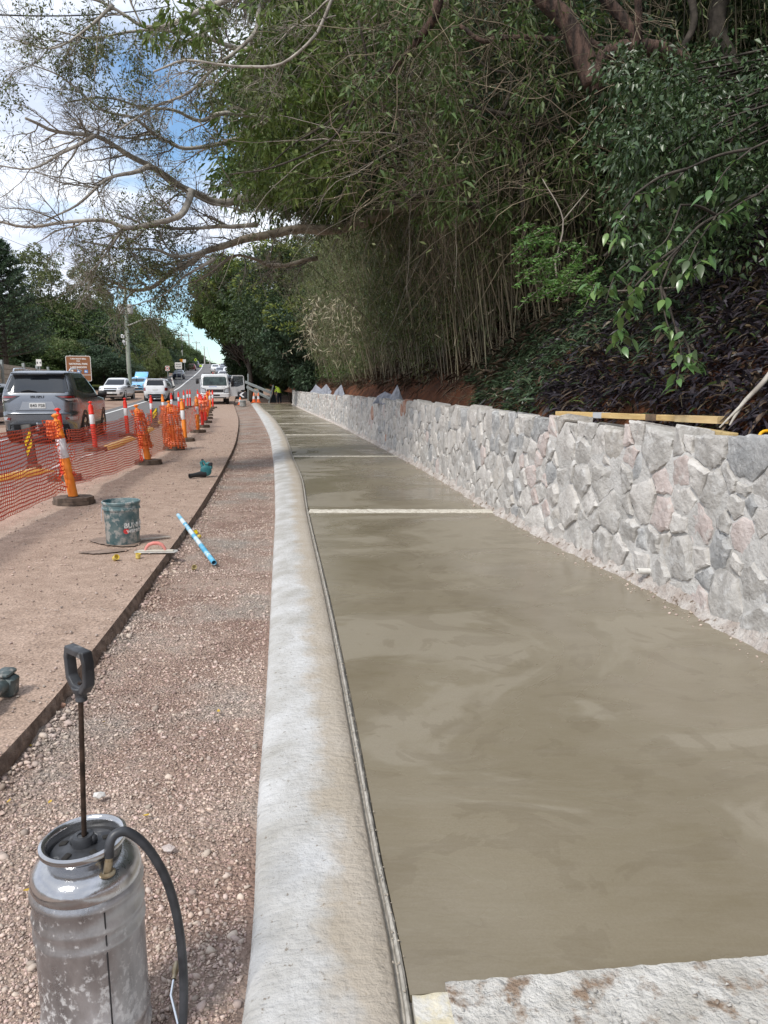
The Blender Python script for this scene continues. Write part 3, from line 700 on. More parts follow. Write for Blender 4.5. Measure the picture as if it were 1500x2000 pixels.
# ---- bark tube with uneven girth
def limb(mb,P,Rr,n=10,sub=5,m=0):
    P=[Vector(p) for p in P]; Q=[];RR=[]
    ts=list(range(len(P)))
    fx=[crom(ts,[p[i] for p in P]) for i in range(3)]; fr=crom(ts,Rr)
    N_=(len(P)-1)*sub
    for k in range(N_+1):
        t=k/sub; p=Vector((fx[0](t),fx[1](t),fx[2](t))); r=max(.004,fr(t))
        p+=Vector((fbm(p.x*1.7,p.z*1.7,1),0,fbm(p.x*1.7,p.y*1.7,5)))*min(.05,r*.6)
        Q.append(p); RR.append(r*(1+.12*fbm(p.x*5,p.y*5,p.z*5)))
    mb.tube(Q,RR,n,m); return Q,RR
def clumpy(cen,rad,per,L,W,up=.1,bend=.1,shell=.55,flat=1.):
    n=len(cen)*per; c=np.repeat(cen,per,0); r=np.repeat(np.broadcast_to(rad,(len(cen),)),per)
    d=rdir(n); rr_=(shell+(1-shell)*rng.random(n))**.6
    P=c+d*(r*rr_)[:,None]*np.array([1,1,flat]); D=unit(d+rng.normal(size=(n,3))*.7+np.array([0,0,up-.3]))
    return leaf_geo(P,D,L*(.6+.8*rng.random(n)),W*(.6+.8*rng.random(n)),bend=bend)
# ---- general tree builder
def tree(name,label,cat,loc,H,cr,lobes,per,L,W,leafm,barkm,group=None,ch=.45,trunk_r=.18,shell=.5,flat=.8,lobe_r=.3,tip=None,spread=1.,up=.1,bottom=.25,lean=(0,0)):
    root=empty(name,loc,label=label,cat=cat,group=group)
    mb=MB(); top=Vector((lean[0],lean[1],H*.86))
    limb(mb,[(0,0,-.5),(0.05*H*rr.uniform(-.3,.3),0,H*.25),(lean[0]*.5,lean[1]*.5,H*.55),top],[trunk_r,trunk_r*.8,trunk_r*.5,trunk_r*.15],8,3)
    C=[]
    for i in range(lobes):
        for _ in range(30):
            a=rr.uniform(0,2*math.pi); q=rr.random()**.55; z=rr.uniform(-1,1)
            if q*q+z*z<1.0: break
        zc=H*(bottom+(1-bottom)*.5)+z*H*(1-bottom)*.46
        rz_=math.sqrt(max(.08,1-abs(z)**2.2))
        C.append((lean[0]*zc/H+math.cos(a)*q*cr*rz_*spread,lean[1]*zc/H+math.sin(a)*q*cr*rz_*spread,zc))
    C=np.array(C); lr=cr*lobe_r*(.6+.7*rng.random(lobes))
    for i in range(0,lobes,3):
        z0=min(max(C[i][2]*.55,H*.2),H*.7); p0=Vector((lean[0]*z0/H*.8,lean[1]*z0/H*.8,z0)); p1=Vector(C[i])
        mid=(p0+p1)/2+Vector((0,0,-.06*H)); limb(mb,[p0,mid,p1],[trunk_r*.35,trunk_r*.2,trunk_r*.06],5,3)
    mb.build('trunk',barkm,root,smooth=180)
    V,F=clumpy(C,lr,per,L,W,up=up,shell=shell,flat=flat)
    npmesh('crown',V,F,leafm,root)
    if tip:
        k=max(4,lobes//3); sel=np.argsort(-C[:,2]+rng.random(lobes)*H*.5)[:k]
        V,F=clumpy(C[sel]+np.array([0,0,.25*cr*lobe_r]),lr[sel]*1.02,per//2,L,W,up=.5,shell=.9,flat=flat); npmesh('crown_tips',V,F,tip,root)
    return root
def dup(root,loc,rz=0,s=1.,label=None,group=None,sz=None):
    c=copytree(root); c.location=loc; c.rotation_euler=(0,0,rz); c.scale=(s,s,sz or s)
    if label: c['label']=label
    if group: c['group']=group
    return c
# ================================================================== far side forest
gF='dark evergreen trees massed beyond the far side of the road'
lF='dense dark evergreen tree in the forest mass beyond the far side of the road'
def gnd(x,y):
    return gz(x,y)+.05 if x<x_ln(y)-40 else zr(y)-.05
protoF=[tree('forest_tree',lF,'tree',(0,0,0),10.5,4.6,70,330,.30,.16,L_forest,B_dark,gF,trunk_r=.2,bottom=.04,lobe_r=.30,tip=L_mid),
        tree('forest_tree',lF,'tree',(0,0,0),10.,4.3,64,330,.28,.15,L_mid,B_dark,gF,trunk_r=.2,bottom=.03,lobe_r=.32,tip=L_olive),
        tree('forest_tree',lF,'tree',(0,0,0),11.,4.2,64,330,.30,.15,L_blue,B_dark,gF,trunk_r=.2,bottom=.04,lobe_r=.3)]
spots=[]
fr_=random.Random(5)
def place(px,Y,hpx,w=None,p=None,lab=None,grp=None):
    """stand a copy so that its top reaches image row hpx"""
    pt=at(px,hpx,Y); g=gnd(pt.x,Y); H_=max(1.,pt.z-g); k=fr_.randrange(3) if p is None else p
    base=[11.3,10.9,11.9][k]; s=H_/base; sx=s if w is None else w
    return (k,(pt.x,Y,g),sx,s,lab,grp)
PF=[(px,80+3*math.sin(px),hp) for px,hp in ((-250,650),(-190,640),(-140,655),(-95,640),(-45,650),(5,655),(50,648),(95,655),(135,662),(170,655),(198,668))]
PF+=[(px,92+2*math.sin(px*2),hp) for px,hp in ((-300,560),(-220,575),(-160,590),(-100,585),(-50,600),(0,585),(35,592),(72,580),(110,574),(148,582),(180,592),(212,610),(232,640))]
PF+=[(px,106,hp) for px,hp in ((-260,540),(-120,560),(-30,575),(50,572),(95,566),(150,566),(195,580),(225,600),(245,626))]
first=[True]*3
for q in PF:
    k,l,sx,s,_,_=place(*q)
    if first[k]: o=protoF[k]; first[k]=False; o.location=l
    else: o=dup(protoF[k],l)
    o.scale=(max(sx,.85),max(sx,.85),s); o.rotation_euler=(0,0,fr_.uniform(0,6.3))
# hill trees further up the road
gH='trees lining the left side of the road up the hill'
HT=[(276,112,604,1,'leaning green tree behind the nearest power pole, its crown spreading to the right',.7),(296,125,618,0,'rounded green tree standing left of the second power pole',.65),(314,140,632,1,'olive topped tree directly behind the second power pole',.55),(330,158,648,0,None,.5),(352,175,662,1,None,.5),(366,190,672,0,None,.5),(378,208,682,1,None,.45),(388,228,692,0,None,.4),(396,255,700,1,None,.35),(322,128,676,2,None,.45),(352,150,688,0,None,.45),(306,112,668,2,None,.5),(366,172,697,2,None,.4),(404,262,704,0,None,.3),(414,275,708,0,None,.35),(428,280,712,1,None,.35)]
for (px,Y,hp,k,lab,wd_) in HT:
    k,l,sx,s,_,_=place(px,Y,hp,None,k)
    o=dup(protoF[k],l,fr_.uniform(0,6),group=gH,label=lab or 'distant green tree in the row climbing the hill on the left'); o.scale=(wd_*1.3,wd_*1.3,s)
# sparse tall trees above the forest
protoS=tree('gum_tree','tall open crowned gum tree rising above the forest, leftmost of the tall ones','tree',(0,0,0),17,4.,34,170,.32,.16,L_olive,B_dark,'tall open crowned trees above the forest',trunk_r=.22,bottom=.5,lobe_r=.24,spread=1.1)
pt=at(72,482,92); g=gnd(pt.x,92); protoS.location=(pt.x,92,g); s=(pt.z-g)/16.5; protoS.scale=(s*.95,s*.95,s)
for (px,Y,hp,k,lab) in ((165,95,518,.75,'slender gum tree with small leaf tufts above the forest, just left of the power pole'),(200,100,560,.6,'short open crowned gum tree between the slender gum and the power pole'),(262,120,598,.55,'open gum tree whose flat crown shows right behind the power pole')):
    pt=at(px,hp,Y); g=gnd(pt.x,Y); s=(pt.z-g)/16.5; o=dup(protoS,(pt.x,Y,g),fr_.uniform(0,6),s,label=lab); o.scale=(s*k,s*k,s)
# hoop pine at the left edge: whorled drooping branches
def pine(loc,H):
    root=empty('hoop_pine',loc,label='dark hoop pine with tiered branches at the left edge of the view',cat='pine tree')
    mb=MB(); mb.tube([(0,0,-.5),(0,0,H*.5),(0,0,H)],[.25,.16,.03],8); 
    P0=[];D0=[];Ls=[]
    for i in range(26):
        z=H*(.28+.72*i/26); L=3.6*(1-(i/26)**1.3)+.5
        for k in range(7):
            a=i*1.1+k*2*math.pi/7+fr_.uniform(-.2,.2); P0.append((0,0,z)); D0.append((math.cos(a),math.sin(a),.15)); Ls.append(L*fr_.uniform(.8,1.1))
    C=wander(np.array(P0),unit(np.array(D0)),np.array(Ls),7,.06,(0,0,.05)); V,F=tubes_geo(C,np.broadcast_to(np.linspace(.06,.015,7),(len(C),7)),4)
    mb.build('trunk',B_dark,root,smooth=180); npmesh('branches',V,F,B_dark,root)
    t=.25+.75*rng.random((len(C),90)); f=t*6; i=np.minimum(f.astype(int),5); w=(f-i)[...,None]; ii=np.arange(len(C))[:,None]
    P=(C[ii,i]*(1-w)+C[ii,i+1]*w).reshape(-1,3); T=unit(C[ii,i+1]-C[ii,i]).reshape(-1,3)
    D=unit(T*.5+rng.normal(size=P.shape)*.55+np.array([0,0,.25])); V,F=leaf_geo(P,D,.34*(.5+rng.random(len(P))),.07); npmesh('needles',V,F,L_blue,root)
pt=at(-8,470,58); pine((pt.x,58,gnd(pt.x,58)),pt.z-gnd(pt.x,58))
# small pale green saplings on the verge
gS='pale saplings and bushes on the far verge'
protoP=tree('sapling','pale olive sapling with a thin trunk on the grass verge','sapling',(0,0,0),4.2,1.5,34,190,.13,.06,L_forest2,B_grey,gS,trunk_r=.05,bottom=.16,lobe_r=.3,tip=L_tip)
SP=[(258,84,690),(272,90,672),(286,96,664),(298,100,668),(310,104,676),(262,98,654),(280,104,652),(303,92,694),(290,86,700),(316,100,690),(249,82,700),(322,112,694)]
for i,(px,Y,hp) in enumerate(SP):
    pt=at(px,hp,Y); g=gnd(pt.x,Y)+.2; s=(pt.z-g)/4.1; o=protoP if i==0 else copytree(protoP); o.location=(pt.x,Y,g); o.scale=(s,s,s); o.rotation_euler=(0,0,i*1.3)
# ================================================================== large tree mass past the end of the wall
gM='dense trees past the end of the stone wall'
MT=[(562,62,478,3.9,L_dark,'broad dark tree directly past the far end of the stone wall',.06),(482,61,492,3.4,L_mid,'dark tree with yellow green tips overhanging the road behind the truck',.36),(590,52,420,5.,L_dark,'tall dark tree rising behind the far end of the wall',.06),(484,67,558,2.4,L_mid,'outermost tree of the dark group, its low tips reaching over the road',.46),(505,70,560,3.2,L_dark,'lower dark tree behind the open truck door',.06),(566,63,640,2.6,L_dark,'low bushy tree at the far end of the new path',.05),(610,47,560,3.2,L_blue,'blue green bushy tree leaning over the far end of the wall',.06),(478,70,600,2.2,L_dark,'narrow dark tree directly behind the open truck door',.06)]
for (px,Y,hp,cr,lm,lab,bo_) in MT:
    pt=at(px,hp,Y); g=zr(Y)-.1; Hh=pt.z-g
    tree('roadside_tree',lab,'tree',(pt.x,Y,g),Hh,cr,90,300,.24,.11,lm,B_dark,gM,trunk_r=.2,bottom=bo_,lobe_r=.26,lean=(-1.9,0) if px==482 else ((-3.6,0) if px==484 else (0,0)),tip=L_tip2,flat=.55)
for (px,Y,hp,cr) in ((476,95,690,2.6),(462,125,702,2.6),(458,160,706,2.6),(505,110,650,5),(545,90,560,6),(640,75,430,8)):
    pt=at(px,hp,Y); g=zr(Y)-.1; s=(pt.z-g)/10.5; o=dup(protoF[0],(pt.x+cr*.5,Y,g),px,s,label='distant dark tree in the row on the right side of the climbing road',group='dark trees on the right of the climbing road'); o.scale=(max(cr/4.6,.4),max(cr/4.6,.4),s)
# ================================================================== trees standing on the bank (right)
gB='dark leafy trees standing on the bank'
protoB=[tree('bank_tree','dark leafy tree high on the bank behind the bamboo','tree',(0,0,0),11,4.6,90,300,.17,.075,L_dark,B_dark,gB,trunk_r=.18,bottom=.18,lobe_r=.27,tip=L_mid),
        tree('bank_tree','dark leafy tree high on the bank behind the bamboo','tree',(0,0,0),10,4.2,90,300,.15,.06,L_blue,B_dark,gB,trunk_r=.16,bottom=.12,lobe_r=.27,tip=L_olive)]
BT=[(-6,9,0),(-1,8,1),(3.5,7.5,0),(7,7.5,1),(10.5,8.5,0),(14,8,1),(18,8.2,0),(22.5,8,1),(27,8.6,0),(32,8,1),(37,8.,0),(42,7,1),(47,6,0),(6,14,0),(12,14,1),(19,14,0),(27,14,1),(36,13,0),(-3,14,1),(9,20,0),(17,20,1),(26,20,0)]
for i,(Y,u,k) in enumerate(BT):
    p=bank_p(u,Y); o=protoB[k] if i in(0,1) else copytree(protoB[k]); o.location=(p.x,p.y,p.z-.2); o.rotation_euler=(0,0,i*2.1); s=.85+.3*fr_.random(); o.scale=(s,s,s*1.05)
# ================================================================== the bare spreading tree (upper left)
def poly3(pp,Ys):  # pixel polyline with distances -> world polyline
    n=len(pp); L=[at(p[0],p[1],Ys[0]+(Ys[1]-Ys[0])*i/(n-1)) for i,p in enumerate(pp)]
    return L
bare=empty('spreading_tree',at(1010,470,17.5)*1,label='large half bare tree whose long grey limbs reach from the bank out over the road',cat='tree')
bare.location=(0,0,0)
rootpt=bank_p(5.2,17.5)
bare.location=rootpt
off=Vector(rootpt)
guides=[ # (pixels, distances, start radius, end radius, bark)
 ([(930,395),(870,392),(795,398),(750,415),(700,437),(650,446),(590,450),(545,452),(495,462),(440,480),(400,492),(370,515),(340,528),(300,560),(255,566),(220,548)],(17,12.5),.17,.02,1),
 ([(860,392),(760,360),(650,350),(565,362),(500,380),(435,397),(370,372),(325,345),(295,325),(245,300),(185,265),(110,257),(50,230)],(16.5,11),.13,.018,0),
 ([(372,374),(367,395),(350,422),(300,437),(250,445),(200,430),(125,435),(50,442),(-30,425)],(12.6,10.5),.062,.014,0),
 ([(295,325),(270,335),(210,350),(150,400),(90,430)],(12.1,11.2),.045,.010,0),
 ([(500,440),(430,443),(350,447),(280,440),(230,458),(185,515)],(14,12),.045,.010,0),
 ([(400,492),(345,502),(300,487),(230,485),(160,470)],(13.1,11.8),.04,.010,0),
 ([(465,272),(400,287),(350,287),(300,262),(240,270),(170,245)],(14.5,12.5),.045,.010,0),
 ([(640,240),(540,232),(440,222),(390,236),(340,215),(280,210),(210,190),(130,200)],(15.5,12),.06,.010,0),
 ([(700,-60),(600,-30),(515,0),(500,60),(460,100),(420,130),(370,180),(300,210),(230,255)],(13,11.5),.055,.012,0),
 ([(560,-70),(440,0),(380,28),(325,50),(280,52),(245,30),(200,5),(150,-10)],(12.5,11.5),.055,.015,0),
 ([(560,110),(450,90),(395,70),(320,60),(250,62),(180,75),(110,60)],(13.5,12),.05,.010,0),
 ([(655,-20),(640,20),(610,75),(550,125),(475,130),(425,125),(360,118),(300,140)],(10.5,10.5),.028,.012,0),
 ([(240,445),(225,470),(195,512),(175,530)],(11.8,11.5),.03,.008,0),
 ([(420,505),(360,540),(320,575),(250,600)],(13,12.4),.03,.006,0),
 ([(620,505),(540,520),(500,508),(455,500),(400,540),(350,560)],(16,13.4),.05,.008,1),
 ([(220,10),(165,60),(100,95),(20,75)],(11.7,11.2),.028,.008,0),
 ([(185,265),(120,300),(60,330),(-20,320)],(11.7,11),.032,.008,0),
 ([(300,262),(260,230),(200,215),(120,150),(40,120)],(12.6,11.4),.03,.008,0),
]
mbs=[MB(),MB()]; PLs=[];RDs=[]
for pp,ys,r0,r1,bk in guides:
    n=len(pp); pts_=[p-off for p in poly3(pp,ys)]
    Q,RR=limb(mbs[bk],pts_,[r0+(r1-r0)*(i/(n-1))**.7 for i in range(n)],10 if r0>.04 else 7,4)
    L=0; acc=[0]
    for a,b in zip(Q,Q[1:]): L+=(b-a).length; acc.append(L)
    m=max(2,int(L/1.0)); 
    # cut in 1 m long pieces for even branching
    arr=np.array([tuple(q) for q in Q]); 
    for k in range(m):
        tt=np.linspace(L*k/m,L*(k+1)/m,5); seg=np.stack([np.interp(tt,acc,arr[:,i]) for i in range(3)],1); rs=np.interp(tt,acc,RR)
        far_right=(at(470,300,14).x-off.x); 
        if seg[0,0]<at(700,300,14).x-off.x: PLs.append(seg); RDs.append(rs)
# trunk down to the bank
limb(mbs[1],[Vector((0,0,-.5)),Vector((-.1,0,1.2)),(at(930,395,17)-off)],[.26,.22,.18],10,4)
limb(mbs[0],[(at(930,395,17)-off),(at(860,392,16.5)-off)+Vector((0,0,.2)),(at(700,240,16)-off),(at(640,240,15.5)-off)],[.12,.1,.07,.06],8,4)
mbs[1].build('trunk',B_pale,bare,smooth=180); mbs[0].build('branches',B_grey,bare,smooth=180)
PL=np.array(PLs); RD=np.array(RDs)
C1,R1=children(PL,np.minimum(RD,.03),5,48,.95,9,.17,(-.012,-.004,.004),rf=.55,t0=0)
R1=np.clip(R1,.005,.016)
C2,R2=children(C1,R1,8,45,.50,7,.2,(0,0,0),rf=.6,t0=.12); R2=np.clip(R2,.003,.008)
C3,R3=children(C2,R2,6,42,.24,5,.24,(0,0,-.01),rf=.6,t0=.15); R3=np.clip(R3,.0018,.004)
V,F=join_geo([tubes_geo(C1,R1,4),tubes_geo(C2,R2,3)]); npmesh('twigs',V,F,B_twig,bare)
V,F=tubes_geo(C3,R3,3); tag(npmesh('fine_twigs',V,F,B_twig,bare),kind='stuff')
# leaves in scattered groups
tips=np.concatenate([C3[:,-1],C3[:,3]]); dirs=unit(np.concatenate([C3[:,-1]-C3[:,-2],C3[:,3]-C3[:,2]]))
f=np.array([mnoise.noise(Vector((float(p[0])*.75,float(p[1])*.4,float(p[2])*.75))) for p in tips])
bonus=np.zeros(len(tips))
for (px_,py_,Y_,rd_) in ((50,190,11,1.1),(100,140,11.3,.8),(20,260,11,.8),(250,95,11.6,.8),(30,100,11,.6),(290,585,12.4,.7),(330,215,12.5,.6),(235,215,12,.6)):
    q_=np.array(at(px_,py_,Y_)-off); dq=np.linalg.norm((tips-q_)*np.array([1,.4,1]),axis=1); bonus=np.maximum(bonus,.30*np.clip(1.3-dq/rd_,0,1))
keep=(f+bonus+rng.random(len(tips))*.5)>.47
P=np.repeat(tips[keep],3,0); D=unit(np.repeat(dirs[keep],3,0)+rng.normal(size=(len(P),3))*.9+np.array([0,0,-.35]))
V,F=leaf_geo(P+rng.normal(size=P.shape)*.03,D,.062*(.6+.7*rng.random(len(P))),.022); tag(npmesh('leaves',V,F,L_olive,bare),kind='stuff')
# ================================================================== green hanging canopy (top centre)
def cl_px(n,x0,x1,y0,y1,Y0,Y1,edge=None):
    out_=[]
    while len(out_)<n:
        px,py=rng.uniform(x0,x1),rng.uniform(y0,y1)
        if edge and not edge(px,py): continue
        out_.append(tuple(at(px,py,rng.uniform(Y0,Y1))))
    return np.array(out_)
def canopy(name,label,n,box,per,rad,L,W,lm,edge=None,bend=.3,branches=True,flat=.8,grp=None,cat='tree'):
    C=cl_px(n,*box,edge=edge); b=bank_p(6.5,float((box[4]+box[5])/2)); root=empty(name,b,label=label,cat=cat,group=grp)
    C=C-np.array(b); 
    V,F=clumpy(C,rad*(.5+rng.random(n)),per,L,W,up=-.15,bend=bend,shell=.3,flat=flat); npmesh('leaves',V,F,lm,root)
    if branches:
        mb=MB(); limb(mb,[(0,0,-.5),(.1,0,2),(-.2,.2,C[:,2].mean())],[.14,.11,.06],8,4); mb.build('trunk',B_dark,root,smooth=180)
        k=rng.integers(0,n,min(n,70)); A=np.tile(np.array([[-.2,.2,C[:,2].mean()*.8]]),(len(k),1)); t=np.linspace(0,1,8)[None,:,None]
        PLc=A[:,None]*(1-t)+C[k][:,None]*t; PLc[...,2]+=np.sin(t[...,0]*3.1)*.5; PLc+=rng.normal(size=PLc.shape)*.06
        V,F=tubes_geo(PLc,np.broadcast_to(np.linspace(.04,.008,8),(len(k),8)),4); npmesh('branches',V,F,B_grey,root)
    return root
edgeA=lambda x,y: x>450+ (30 if y<120 else -10)+25*math.sin(y*.03)+rng.random()*60
canopy('leafy_tree','mid green leafy tree crown filling the top middle behind the bare limbs',330,(430,720,-120,395,15,21),150,.62,.17,.055,L_mid,edgeA)
canopy('leafy_tree','bright green leaf sprays hanging among the bare limbs at the upper left',9,(290,430,0,100,10.8,12),34,.20,.15,.055,L_tip,None,branches=False)
canopy('leafy_tree','lighter green compound leaved sprays hanging at the top centre',110,(425,720,-60,380,11.5,14),60,.30,.13,.045,L_tip,lambda x,y:x>440+rng.random()*120,branches=False)
canopy('leafy_tree','olive green upper crown above the bamboo thicket',420,(640,1060,-200,330,17,26),130,.8,.17,.05,L_olive,None)
canopy('leafy_tree','dark high crown over the red barked trunks',420,(980,1560,-260,330,12,22),120,.75,.16,.055,L_dark,None)
canopy('leafy_tree','blue green tree crown behind the leaning red trunks',160,(900,1300,-200,260,11,14),90,.4,.11,.035,L_blue,None,branches=False)
canopy('leafy_tree','dense dark blue green tuft hanging beside the pale broken limb',26,(690,770,255,400,14,15.5),170,.34,.10,.035,L_dark,None,branches=False)
canopy('leafy_tree','loose mid green leaf clusters hanging in front of the twig tangle',150,(690,1150,-60,440,9.6,13),52,.24,.11,.035,L_mid,None,branches=False)
# ================================================================== bamboo thicket
Mb=2900
Yc=12.3+38*rng.random(Mb)**1.25; Uc=1.0+7.5*rng.random(Mb)**1.1
P0=np.array([tuple(bank_p(float(u),float(y))) for u,y in zip(Uc,Yc)])
Lc=4.2+3.8*rng.random(Mb)
D0=unit(np.array([[-.10,-.04,1.]])+rng.normal(size=(Mb,3))*(.07+.22*rng.random((Mb,1))**3))
C=wander(P0-np.array([0,0,.2]),D0,Lc*np.where(rng.random(Mb)<.2,.45,1.),9,.045,(-.012,-.003,-.01))
V1,F1=tubes_geo(C,np.linspace(1,.35,9)[None,:]*(.008+.011*rng.random(Mb))[:,None],4)
bam=empty('bamboo_thicket',bank_p(2,20),label='dense thicket of thin bamboo canes on the slope behind the wall',cat='bamboo'); bo=np.array(bank_p(2,20))
tag(npmesh('canes',V1-bo,F1,M_culm,bam),kind='stuff')
S1,RS=children(C,np.full((Mb,9),.006),5,55,.8,5,.2,(0,0,-.03),rf=1,t0=.25); RS=np.full(RS.shape,.002)
V,F=tubes_geo(S1,RS,3); tag(npmesh('side_shoots',V-bo,F,B_dry,bam),kind='stuff')
def sprays(C,per,L,W,lm,name,down=-.8,t0=1,parent=bam,bo=bo,frac=1.,kind='stuff',spread=.10):
    if frac<1: C=C[rng.random(len(C))<frac]
    i=np.repeat(np.arange(len(C)),per); j=rng.integers(t0,C.shape[1],len(i)); P=C[i,j]+rng.normal(size=(len(i),3))*spread
    D=unit(rng.normal(size=P.shape)*.65+np.array([0,0,down])); V,F=leaf_geo(P,D,L*(.5+.9*rng.random(len(P))),W); tag(npmesh(name,V-bo,F,lm,parent),kind=kind)
sprays(S1,15,.17,.021,L_bamboo,'bamboo_leaves')
Sf=S1[S1[:,0,1]>17.5]; sprays(Sf,9,.17,.024,L_olive,'olive_bamboo_leaves')
sprays(S1,3,.17,.018,L_straw,'dry_bamboo_leaves',frac=.55)
sprays(S1,8,.15,.022,L_mid,'green_bamboo_leaves',frac=.7)
nq=520; Yq=12.5+34*rng.random(nq)**1.2; Uq=.9+2.6*rng.random(nq)
Cq=np.array([tuple(bank_p(float(u),float(y))) for u,y in zip(Uq,Yq)])+np.array([0,0,1.])*(.3+4.2*rng.random((nq,1)))
V,F=clumpy(Cq-bo,.30+.25*rng.random(nq),70,.13,.02,up=-.4,bend=.2,shell=.2); tag(npmesh('leafy_clumps',V,F,L_olive,bam),kind='stuff')
nq=300; Yq=12.5+14*rng.random(nq); Uq=1.+3*rng.random(nq); Cq=np.array([tuple(bank_p(float(u),float(y))) for u,y in zip(Uq,Yq)])+np.array([0,0,1.])*(1.5+4.2*rng.random((nq,1)))
V,F=clumpy(Cq-bo,.28+.2*rng.random(nq),60,.11,.03,up=-.3,bend=.2,shell=.2); tag(npmesh('leafy_clumps',V,F,L_dark,bam),kind='stuff')
# pale drooping tuft in front of the thicket
tu=cl_px(46,590,700,560,665,24,26); Dt=wander(tu,unit(np.array([[0,-.2,-.6]])+rng.normal(size=(46,3))*.4),.9,6,.15,(0,0,-.15))
tb=bank_p(1.6,25); r_=empty('bamboo_plume',tb,label='pale straw coloured bamboo plume drooping in front of the thicket',cat='bamboo'); V,F=tubes_geo(Dt,np.full((46,6),.004),3); npmesh('stems',V-np.array(tb),F,M_culm,r_)
sprays(Dt,16,.22,.03,L_straw,'plume_leaves',parent=r_,bo=np.array(tb),spread=.06)
# ================================================================== dry tangle of fallen canes and twigs
def tangle(name,label,n,box,L,K,amp,rad,m,bias=(0,0,0),dir0=None,mixv=.8):
    P=cl_px(n,*box); D=unit((np.array(dir0) if dir0 else 0)+rng.normal(size=(n,3))*mixv)
    C=wander(P,D,L*(.4+.8*rng.random(n)),K,amp,bias); V,F=tubes_geo(C,rad*(.4+.9*rng.random(n))[:,None]*np.linspace(1,.3,K)[None],3)
    o=npmesh(name,V,F,m); tag(o,label,'twigs',kind='stuff'); return C
T1=tangle('twig_tangle','tangle of fine dry twigs hanging across the upper canopy',1500,(680,1330,-60,400,9.5,15),1.9,11,.22,.007,B_dry,(0,0,-.02),(-.6,0,.1))
tangle('twig_tangle','mass of thin dry hanging vines and canes on the shaded slope',1100,(800,1150,180,540,12.,16),1.5,9,.14,.006,B_dry,(0,0,-.05),(0,0,-1.2),.45)
tangle('twig_tangle','pale arching vine stems crossing the canopy centre',70,(600,1050,-40,330,11,14),3.2,16,.12,.010,B_twig,(0,0,-.03),(-.9,0,-.3),.5)
V,F=clumpy(T1[::2,6],.10,4,.09,.03,up=-.3); tag(npmesh('twig_leaves',V,F,L_olive),'small olive leaves caught among the dry twigs','leaves',kind='stuff')
# ================================================================== dark understorey all over the bank
n=2300; Yu=-4+58*rng.random(n)**1.3; Uu=2.4+12*rng.random(n)
Cn=np.array([tuple(bank_p(float(u),float(y))) for u,y in zip(Uu,Yu)])+np.array([0,0,.35])
msk=~((Yu<13.2)&(Uu<4.5)); Cn=Cn[msk]
V,F=clumpy(Cn,.35+.5*rng.random(len(Cn)),58,.17,.05,up=.2,bend=.2,shell=.4); tag(npmesh('undergrowth',V,F,L_shrub),'dark shrubby undergrowth covering the slope under the trees','undergrowth',kind='stuff')
n=900; Yu=11.5+38*rng.random(n)**1.2; Uu=.95+1.6*rng.random(n)
Cn=np.array([tuple(bank_p(float(u),float(y))) for u,y in zip(Uu,Yu)])
V,F=clumpy(Cn,.22,26,.20,.010,up=-.5,bend=.4); tag(npmesh('dry_litter',V,F,L_brown),'dry brown cane litter at the foot of the bamboo','leaf litter',kind='stuff')
n=500; Yu=30+22*rng.random(n); Uu=1.3+2.6*rng.random(n)
Cn=np.array([tuple(bank_p(float(u),float(y))) for u,y in zip(Uu,Yu)])+np.array([0,0,.3])
V,F=clumpy(Cn,.55,70,.16,.05,up=.2,bend=.2,shell=.4); tag(npmesh('undergrowth',V,F,L_mid),'green leafy undergrowth crowding the far end of the wall','undergrowth',kind='stuff')
# ================================================================== purple and green strap leaved ground cover
n=62000
Yg=2.2+11.4*rng.random(n); Ug=.62+5.7*rng.random(n)**1.15
m_=(Yg<13.6-(Ug-.74)*.22)&(Ug>.62+np.maximum(0,Yg-11.0)*.16+.10*np.sin(Yg*3.1)+.05*np.sin(Yg*8.)+np.maximum(0,4.7-Yg)*.5); Yg=Yg[m_];Ug=Ug[m_]
Pg=np.array([tuple(bank_p(float(u),float(y))) for u,y in zip(Ug,Yg)])
fz=np.array([fbm(float(p[0])*.9,float(p[1])*.9,2) for p in Pg])
D=unit(np.array([[-.75,-.25,.55]])+rng.normal(size=Pg.shape)*.55)
lift=.16*rng.random(len(Pg)); Pg=Pg+np.array([-.35,-.05,.6])*lift[:,None]
green=(Yg+fz*3.0+(Ug-2)*.35+rng.normal(size=len(Yg))*1.1)>9.2
bz=rng.random(len(Yg))
for sel,lm,nm,lb in ((green&(bz<.9),L_cover,'ground_cover','dark green strap leaved ground cover hanging over the red bank'),(~green&(bz<.80),L_purple,'ground_cover','purple black strap leaved ground cover on the near slope'),((bz>.9)|(~green&(bz>.8)&(bz<.86)),L_brown,'dead_leaves','withered brown strap leaves among the ground cover'),(~green&(bz>=.86)&(bz<=.9),L_mid,'ground_cover','scattered green strap leaves among the purple ground cover')):
    k=sel.sum(); V,F=strap_geo(Pg[sel],D[sel],.19*(.55+.7*rng.random(k)),.026*(.7+.6*rng.random(k)),.55); tag(npmesh(nm,V,F,lm),lb,'ground cover',kind='stuff')
